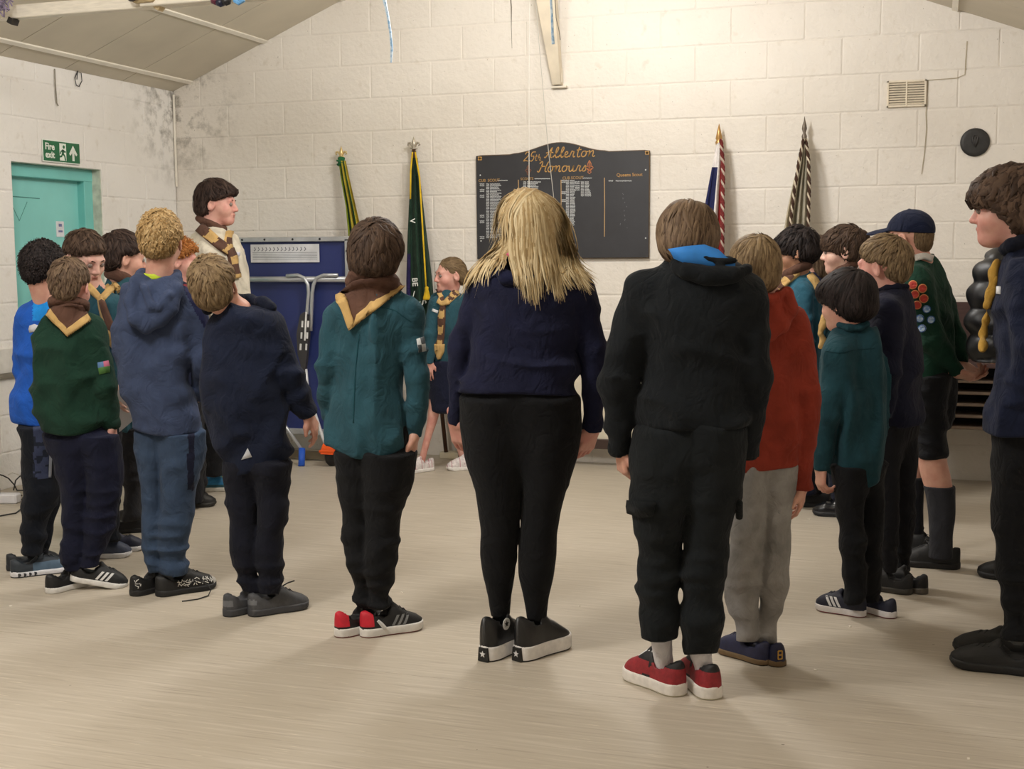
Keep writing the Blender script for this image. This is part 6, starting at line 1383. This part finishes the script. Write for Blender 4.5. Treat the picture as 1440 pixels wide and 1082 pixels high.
for x0_, x1_, ya, yb, dd in ((913, 945, 884, 952, .028), (968, 1000, 908, 950, .006)):
    q = Loft(p.rows([(ya, x0_, x1_), ((ya+yb)/2, x0_+4, x1_+1), (yb, x0_+12, x1_+4)], 1.0, dd, th=0.), 0.); V, Fq = polygonize(lambda x: q(x)-vnoise(x*[20, 20, 60])*.004, [q.g[0].min()-.08, -.12, q.z[0]-.02], [q.g[0].max()+.08, .16, q.z[-1]+.02], .006); p.put('sock', V, Fq, cloth('#d6d3d6'))
RD = dict(up='#8f222a', sole='#e2ddd6', tread='#c9c2a8', accent='#17171a', acc_fn=lambda c: (c[:, 2] > .335) | ((c[:, 1] > -.08) & (c[:, 1] < .10) & (vnoise(c*9) > -.12)) , ts=.040, hc=.118, toe=.062, laces='#dcdcdc', wide=1.1)
p.shoe(921, 964, -42, .262, **RD); p.shoe(984, 966, -18, .262, **RD)
p.last_shoe

# --- rust hoodie and grey joggers
p = reg(Person('rust', (1056, 927), -14, 'child in rust red hoodie and pale grey joggers with navy trainers', G_))
p.trousers([(655, 1034, 1078), (700, 1031, 1075), (740, 1027, 1073), (790, 1021, 1069), (815, 1022, 1067), (845, 1024, 1066), (864, 1027, 1066), (872, 1035, 1064), (898, 1036, 1062)], [(655, 1070, 1118), (700, 1073, 1112), (740, 1073, 1109), (790, 1070, 1110), (820, 1069, 1109), (850, 1068, 1104), (864, 1067, 1100), (873, 1065, 1092), (900, 1068, 1091)], cloth('#8d8a87', var=.2), name='joggers', touch=1.5)
p.top([(412, 1062, 1100), (420, 1048, 1108), (432, 1034, 1116), (450, 1026, 1124), (480, 1022, 1128), (520, 1024, 1130), (570, 1030, 1127), (605, 1030, 1132), (620, 1029, 1126), (635, 1029, 1122), (664, 1030, 1120)], [dict(j=[(1116, 462), (1135, 560, -.02), (1128, 688, .02)], r=(.055, .045, .036))], cloth('#8a3526'), hem=(1030, 663, 1120, 655), name='hoodie', h=.0085)
hood(p, [(1064, 414), (1056, 430), (1062, 456), (1080, 470), (1098, 458), (1108, 436), (1104, 416)], [[(1066, 418), (1080, 428), (1100, 420)]], cloth('#8f3728'), r=.024, off=.012, fill=[[(1070, 425), (1076, 458)], [(1088, 425), (1092, 452)]])
p.head(1062, 331, .215, -10, 10, 0, skin='fair', neckr=.044, hair=dict(m=H_LBROWN, ts=.010, tb=.014, tt=.014, n=1200, length=.085, wid=.0058, line=LINE_LONG, nape=-.085, napefade=.4, down=.6, messy=.8, taper=.003, hi=(0, .8)))
p.body([dict(arm=0, sc=.85, palm=(-1, .2, 0), curl=.5, thumb=-1)])
NT = dict(up='#1e2140', sole='#6b5537', tread='#4a3b28', laces='#1a1c33', hc=.085, ts=.022)
p.shoe(1046, 925, -48, .225, **NT); o = p.shoe(1079, 925, -22, .225, **NT); _, fr, surf, hf, wf, L = p.last_shoe
mb = MB(); 
for pts in ([(-.008, .03), (-.008, .058)], [(.006, .03), (.006, .058)], [(-.008, .044), (.006, .044)], [(-.008, .03), (.006, .03)], [(-.008, .058), (.006, .058)]): mb.tube([p.W(fr([[a, -L/2+.001, b]]))[0] for a, b in pts], .0025, 5)
mb.build('heel_mark', mat('mark_gold', '#c99a3a', .5), o)

# --- far boy in light teal shirt by the grey flag
p = reg(Person('fartop', (1131, 713), -78, 'boy with black hair and brown yellow neckerchief in teal shirt before the grey flag', G_))
p.trousers([(600, 1100, 1150), (650, 1106, 1148), (695, 1118, 1150)], [(600, 1104, 1152), (690, 1122, 1154)], DKNAVY, dL=-.05, dR=.08, h=.011)
p.top([(382, 1108, 1134), (390, 1101, 1146), (404, 1096, 1154), (450, 1094, 1158), (520, 1096, 1156), (604, 1100, 1152)], [dict(j=[(1130, 412, -.14), (1132, 480, -.17), (1112, 540, -.14)], r=(.052, .046, .038))], TEAL_L, style='shirt', hem=(1090, 604, 1160, 604), name='shirt', h=.010, k=.8)
sc_ = p.scarf(None, r=.022, rise=.006, ra=.056, rb=.062); f = p.f_top
p.ribbon('band', [(1138, 388), (1146, 398), (1151, 410)], 8, f, .014, ye, sc_); p.ribbon('band', [(1122, 384), (1112, 392), (1102, 402), (1098, 410)], (9, 9, 8, 8), f, .018, [ye, br], sc_, n=20, stripes=4)
p.head(1121, 321, .232, -80, 10, 0, skin='olive', neckr=.046, hair=dict(m=H_BLACK, ts=.010, tb=.018, tt=.022, n=900, length=.06, wid=.006, fringe=.016, line=LINE_BOWL, messy=1.3, taper=.004))
p.body()
BK = dict(up='#15161a', sole='#141416', hc=.10, laces='#0f0f12', ts=.03); p.shoe(1132, 712, -92, .27, **BK); p.shoe(1150, 703, -88, .26, **BK)

# --- figure with loose brown hair behind him
p = reg(Person('farhair', (1158, 690), -70, 'child with loose brown hair in navy top, half hidden beside the grey flag', G_))
p.trousers([(590, 1130, 1168), (680, 1144, 1166)], [(590, 1134, 1170), (680, 1148, 1170)], DKNAVY, dL=-.04, dR=.06, h=.012)
p.top([(384, 1138, 1158), (392, 1130, 1166), (410, 1126, 1172), (500, 1126, 1172), (594, 1128, 1170)], [dict(j=[(1152, 412, -.13), (1154, 480, -.15), (1146, 540, -.12)], r=(.048, .042, .036))], NAVY2, hem=(1122, 594, 1176, 594), name='jumper', h=.012)
p.head(1142, 330, .22, -75, 5, 0, skin='fair', neckr=.045, face=False, hair=dict(m=H_BROWN, ts=.016, tb=.022, tt=.014, n=700, length=.12, wid=.006, line=LINE_LONG, nape=-.13, napefade=0, down=1.0, bulk=((0, -.05, -.08), (.07, .055, .07))))
p.body()
p.shoe(1158, 690, -88, .235, '#3a2c22', '#cfc6b8', hc=.075); p.shoe(1166, 684, -80, .235, '#3a2c22', '#cfc6b8', hc=.075)

# --- pale boy facing left with dark fringe
p = reg(Person('fringe', (1172, 728), -84, 'pale boy with dark brown fringe in profile, teal shirt with dangling yellow neckerchief', G_))
p.trousers([(600, 1160, 1210), (700, 1168, 1206)], [(600, 1164, 1212), (700, 1174, 1210)], DKNAVY, dL=-.05, dR=.08, h=.012)
p.top([(378, 1178, 1204), (388, 1168, 1213), (402, 1160, 1218), (440, 1158, 1220), (520, 1157, 1218), (604, 1160, 1214)], [dict(j=[(1194, 412, -.14), (1196, 480, -.17), (1176, 540, -.14)], r=(.052, .046, .038))], TEAL, style='shirt', hem=(1150, 604, 1225, 604), name='shirt', h=.011, k=.8)
sc_ = p.scarf(None, r=.02, rise=.004, ra=.056, rb=.062); g, P = tubes_on(p, [[(1163, 436), (1160, 452), (1158, 470), (1156, 486)]], .015, .02, p.f_base, .01, .035); V, Fq = polygonize(g, P.min(0)-.05, P.max(0)+.05, .006); p.put('tail', V, Fq, ye, sc_)
p.head(1188, 318, .238, -84, 2, 0, skin='pale', neckr=.048, hair=dict(m=H_DKBR, ts=.008, tb=.014, tt=.018, n=1000, length=.06, wid=.0058, fringe=.010, line=LINE_BOWL, taper=.005))
p.body()
p.shoe(1176, 726, -80, .25, '#16171b', '#1a1b1f', hc=.07, gloss=.25, laces=None); p.shoe(1196, 718, -80, .25, '#16171b', '#1a1b1f', hc=.07, laces=None)

# --- small boy with bowl cut in teal shirt
p = reg(Person('bowl', (1198, 864), -42, 'small boy with black bowl cut in oversized teal shirt, navy trainers with white stripes', G_))
p.trousers([(655, 1168, 1216), (700, 1175, 1214), (728, 1175, 1213), (740, 1179, 1213), (790, 1183, 1212), (830, 1187, 1208), (848, 1188, 1206)], [(655, 1206, 1246), (720, 1209, 1243), (780, 1211, 1240), (830, 1213, 1237), (846, 1214, 1236)], BLACK, dL=-.045, dR=.03, rmin=.042, touch=5)
p.top([(455, 1186, 1216), (463, 1177, 1224), (474, 1168, 1234), (492, 1162, 1243), (520, 1160, 1249), (560, 1163, 1252), (610, 1165, 1252), (650, 1166, 1246), (690, 1172, 1240)], [dict(j=[(1180, 498, -.02), (1164, 585, -.03), (1155, 662, -.0)], r=(.055, .046, .035))], cloth('#1c3f48'), style='shirt', hem=(1166, 664, 1244, 672, .045), name='shirt', h=.0085, k=.72)
g, P = tubes_on(p, [[(1182, 458), (1194, 462), (1208, 461), (1218, 456)]], .014, .004, p.f_base); V, Fq = polygonize(g, P.min(0)-.03, P.max(0)+.03, .006); p.put('collar', V, Fq, cloth('#1c3f48'))
p.ribbon('yoke_seam', [(1160, 494), (1180, 497), (1205, 492), (1230, 490)], 1.0, p.f_top, .002, cloth('#12343c'), p.top_obj, n=20)
p.head(1191, 379, .220, -52, 6, 0, skin='fair', neckr=.044, hair=dict(m=H_BLACK, ts=.016, tb=.020, tt=.018, n=1300, length=.085, wid=.006, fringe=.012, line=LINE_BOWL, taper=.002, nape=-.075, napefade=.4, down=.5, messy=.7))
p.body([dict(arm=0, sc=.8, palm=(.8, .5, 0), curl=.7, thumb=-1, dir=(-.05, 0, -1))])
NS = dict(up='#181b2e', sole='#dcd7d6', tread='#8a3f44', hc=.08, stripes='#d6d6d8', laces='#15182a', ts=.028)
p.shoe(1182, 862, -66, .205, **NS); p.shoe(1229, 862, -48, .205, **{**NS, 'stripes': None})

# --- boy in navy jumper with cropped light brown hair
p = reg(Person('navyboy', (1257, 830), -66, 'boy in plain navy sweatshirt with cropped light brown hair before the boy in the cap', G_))
p.trousers([(600, 1226, 1268), (700, 1236, 1264), (806, 1240, 1263)], [(600, 1254, 1294), (650, 1256, 1292), (700, 1257, 1288), (806, 1259, 1281)], cloth('#17171b'), dL=-.05, dR=.06, h=.010)
p.top([(402, 1238, 1270), (410, 1228, 1280), (424, 1218, 1288), (450, 1213, 1293), (520, 1215, 1296), (580, 1222, 1297), (600, 1226, 1296)], [dict(j=[(1248, 440, -.14), (1250, 520, -.17), (1240, 585, -.12)], r=(.058, .05, .04))], cloth('#141629'), hem=(1210, 600, 1300, 598), name='sweatshirt', h=.009)
g, P = tubes_on(p, [[(1236, 408), (1248, 406), (1262, 404), (1274, 404)]], .012, .004, p.f_base); V, Fq = polygonize(g, P.min(0)-.03, P.max(0)+.03, .006); p.put('collar', V, Fq, cloth('#101224'))
p.head(1243, 331, .232, -64, 4, 0, skin='pink', neckr=.05, hair=dict(m=H_LBROWN, ts=.004, tb=.010, tt=.016, n=1000, length=.045, wid=.005, fade=.55, line=LINE_SHORT, nape=-.075, hi=(0, .55)))
p.body()
p.shoe(1246, 831, -70, .22, '#141417', '#3a3630', hc=.085); p.shoe(1270, 829, -58, .22, '#141417', '#5b554c', hc=.085)

# --- boy in cap with badges
p = reg(Person('cap', (1308, 795), -64, 'boy in navy cap and green jumper with round badges on the sleeve, hands clasped behind', G_))
p.trousers([(530, 1284, 1336), (580, 1286, 1334), (643, 1289, 1333)], [(530, 1290, 1346), (580, 1290, 1342), (600, 1290, 1338)], cloth('#17181c'), dL=-.06, dR=.06, crotch=600, name='shorts', h=.009)
p.top([(360, 1282, 1306), (367, 1272, 1315), (380, 1264, 1324), (405, 1262, 1330), (440, 1264, 1337), (490, 1276, 1342), (535, 1284, 1346)], [dict(j=[(1290, 402, -.12), (1312, 480, -.13), (1347, 524, -.06)], r=(.062, .052, .036)), dict(j=[(1318, 402, .10), (1342, 470, .10), (1352, 512, .02)], r=(.05, .044, .034))], cloth('#16382b'), hem=(1270, 535, 1350, 535), name='jumper', h=.0085, k=.70)
p.ribbon('shirt_collar', [(1281, 366), (1290, 362), (1300, 360), (1311, 364)], 9, lambda q: cone(q, p.P(1293, 340), p.P(1295, 372), .052, .066), .006, cloth('#cfcac2'), p.top_obj)
for i, (x, y) in enumerate(((1274, 410), (1284, 401), (1297, 406), (1287, 414), (1299, 420), (1290, 429), (1303, 435), (1294, 448), (1309, 450), (1297, 462))):
    r_ = 6.2 if i < 6 else 5.6; ph = np.linspace(0, 2*math.pi, 15); g3 = np.stack([np.stack([x+r_*t*np.cos(ph), y+r_*t*np.sin(ph)], 1) for t in (.02, .45, .8, 1.0)], 0)
    ms = [mat('badge_red_core', '#b8352a', .7), mat('badge_orange', '#c98450', .7)] if i < 6 else [mat('badge_sky', '#5d8cc4', .7, hex2='#c2d2e2', vscale=90), mat('badge_royal', '#1f4f96', .7)]
    p.sheet('badge', g3, p.f_top, .004, ms, p.top_obj, .003, midx=[0]*28+[1]*14)
p.head(1279, 296, .226, -66, 6, 0, skin='fair', neckr=.05, hair=dict(m=H_LBROWN, ts=-.003, tb=.003, tt=-.004, n=500, length=.03, wid=.004, fade=.3, line=LINE_SHORT, nape=-.075, messy=.4, cut=lambda q: q[:, 2]-.036-.18*q[:, 1], hi=(0, .4)), hairtop=.010)
def capf(x):
    q = p.toH(x); f = ell(q, (0, -.012, .035), (.086, .106, .092)); pl_ = q[:, 2]-(.028-.10*q[:, 1]*-.4); f = smax(f, -(q[:, 2]-.030-.18*q[:, 1]), .004)
    f = smin(f, ell(q, (0, -.012, .126), (.007, .007, .006)), .003)
    b = ell(q-np.stack([0*q[:, 0], 0*q[:, 0], -.9*q[:, 0]**2*4-.06*(q[:, 1]-.09)], 1), (0, .118, .050), (.070, .074, .010)); b = smax(b, -(q[:, 1]-.06), .004)
    return smin(f, b, .006)*p.Hk
V, Fq = polygonize(capf, p.Hc-.21, p.Hc+.21, .005); p.put('baseball_cap', V, Fq, cloth('#121a33', sheen=.05))
rl2 = [Loft(p.rows(q, 1.05, d, th=0.), 0.) for q, d in (([(620, 1290, 1331), (650, 1291, 1332), (664, 1293, 1336), (690, 1301, 1341), (700, 1303, 1341)], -.06), ([(620, 1274, 1298), (660, 1276, 1297), (700, 1278, 1296)], .12))]
p.body([dict(arm=0, sc=.95, palm=(.2, .6, 1), curl=.75, thumb=-1, dir=(1, .15, -.35)), dict(arm=1, sc=.92, palm=(0, -.5, 1), curl=.55, thumb=1, dir=(.9, -.3, -.7))], res=.009, legs_bare=lambda x: np.minimum(rl2[0](x), rl2[1](x)))
for q, d, m_ in (([(684, 1299, 1343), (692, 1302, 1343), (720, 1306, 1343), (755, 1308, 1339), (784, 1307, 1339)], -.06, '#2f3036'), ([(672, 1274, 1299), (700, 1277, 1298), (750, 1278, 1298)], .12, '#202126')):
    l = Loft(p.rows(q, 1.05, d, th=0.), 0.); V, Fq = polygonize(lambda x: l(x)-.003-vnoise(x*[18, 18, 18])*.004, [l.g[0].min()-.09, d-.1, l.z[0]-.02], [l.g[0].max()+.09, d+.1, l.z[-1]+.02], .007); p.put('sock', V, Fq, cloth(m_))
BT = dict(up='#17181b', sole='#131315', hc=.10, toe=.06, laces='#2a2b2e', ts=.03, wide=1.08, loops=True); p.shoe(1309, 797, -86, .245, **BT); p.shoe(1294, 776, -84, .245, **BT)

# --- tall figure in black puffer jacket behind the curly-haired youth
p = reg(Person('puffer', (1428, 812), -60, 'person in black quilted puffer jacket half hidden behind the curly haired youth', G_))
p.trousers([(500, 1402, 1440), (700, 1406, 1436), (790, 1408, 1434)], [(500, 1430, 1470), (700, 1434, 1462), (790, 1436, 1460)], cloth('#101114'), dL=-.03, dR=.06, h=.012)
p.top([(338, 1414, 1452), (348, 1402, 1462), (366, 1388, 1474), (390, 1374, 1482), (415, 1364, 1486), (450, 1365, 1486), (508, 1364, 1484)], [dict(j=[(1400, 385, -.12), (1384, 450, -.13), (1398, 500, -.06)], r=(.075, .068, .055))], mat('puffer_nylon', '#0f1014', .45, .15, 20), hem=(1350, 506, 1490, 506), name='puffer_jacket', style='puffer', h=.0095)
p.head(1446, 232, .24, -70, 4, 0, skin='fair', neckr=.055, face=False, hair=dict(m=H_BLACK, ts=.012, tb=.014, tt=.016, n=500, length=.05, line=LINE_BOWL))
p.body()
p.shoe(1420, 815, -75, .27, '#151517', '#1c1c1f'); p.shoe(1450, 808, -65, .27, '#151517', '#1c1c1f')

# --- curly-haired youth at the right
p = reg(Person('curly', (1416, 942), -84, 'youth with curly brown hair in navy jacket with trailing yellow neckerchief, black shoes', G_))
p.trousers([(600, 1394, 1474), (650, 1395, 1468), (700, 1395, 1462), (760, 1396, 1456), (800, 1400, 1452), (850, 1407, 1448), (866, 1410, 1447), (880, 1410, 1448), (896, 1409, 1450)], [(600, 1400, 1478), (700, 1402, 1466), (800, 1408, 1456), (884, 1414, 1450)], cloth('#0f1013'), dL=-.06, dR=.08)
p.top([(346, 1422, 1468), (356, 1414, 1484), (372, 1408, 1500), (400, 1402, 1510), (450, 1398, 1514), (500, 1398, 1512), (540, 1393, 1510), (585, 1387, 1508), (608, 1386, 1505)], [dict(j=[(1450, 395, -.16), (1452, 490, -.20), (1432, 570, -.16)], r=(.068, .058, .046))], cloth('#151c33'), hem=(1380, 606, 1510, 606), name='jacket', h=.0085, amp=1.2)
g, P = tubes_on(p, [[(1416, 352), (1422, 346), (1436, 342), (1456, 342)]], .022, .004, p.f_base, .01, .004); V, Fq = polygonize(g, P.min(0)-.05, P.max(0)+.05, .007); p.put('collar', V, Fq, cloth('#0d1120'))
g, P = tubes_on(p, [[(1404, 372), (1401, 392), (1397, 410), (1393, 430), (1391, 450), (1387, 472), (1386, 496)]], .008, .010, p.f_base, .01, .030); V, Fq = polygonize(g, P.min(0)-.04, P.max(0)+.04, .005); p.put('neckerchief', V, Fq, cloth('#b08a3e'))
p.ribbon('shoulder_badge', [(1405.5, 403), (1405, 414)], 4, p.f_top, .006, mat('badge_white', '#d5d6d8'), n=3)
p.head(1421, 237, .238, -86, 2, 0, skin='pink', neckr=.052, ears=False, h=.0046, hair=dict(m=H_DKBR, ts=.012, tb=.018, tt=.020, n=650, length=.11, wid=.0105, curl=.55, fringe=.008, taper=.003, line=[(-.12, -.03), (-.085, -.026), (-.05, -.018), (-.02, .0), (0.0, .028), (.012, .06), (.022, .12), (.04, .15)], nape=-.10, napefade=0, messy=1.2, down=.6, hi=(0, .8)))
p.body()
BB = dict(up='#131416', sole='#17181a', hc=.085, ts=.03, laces='#1d1e20', toe=.055); p.shoe(1402, 942, -86, .30, **BB); p.shoe(1404, 922, -86, .30, **BB)
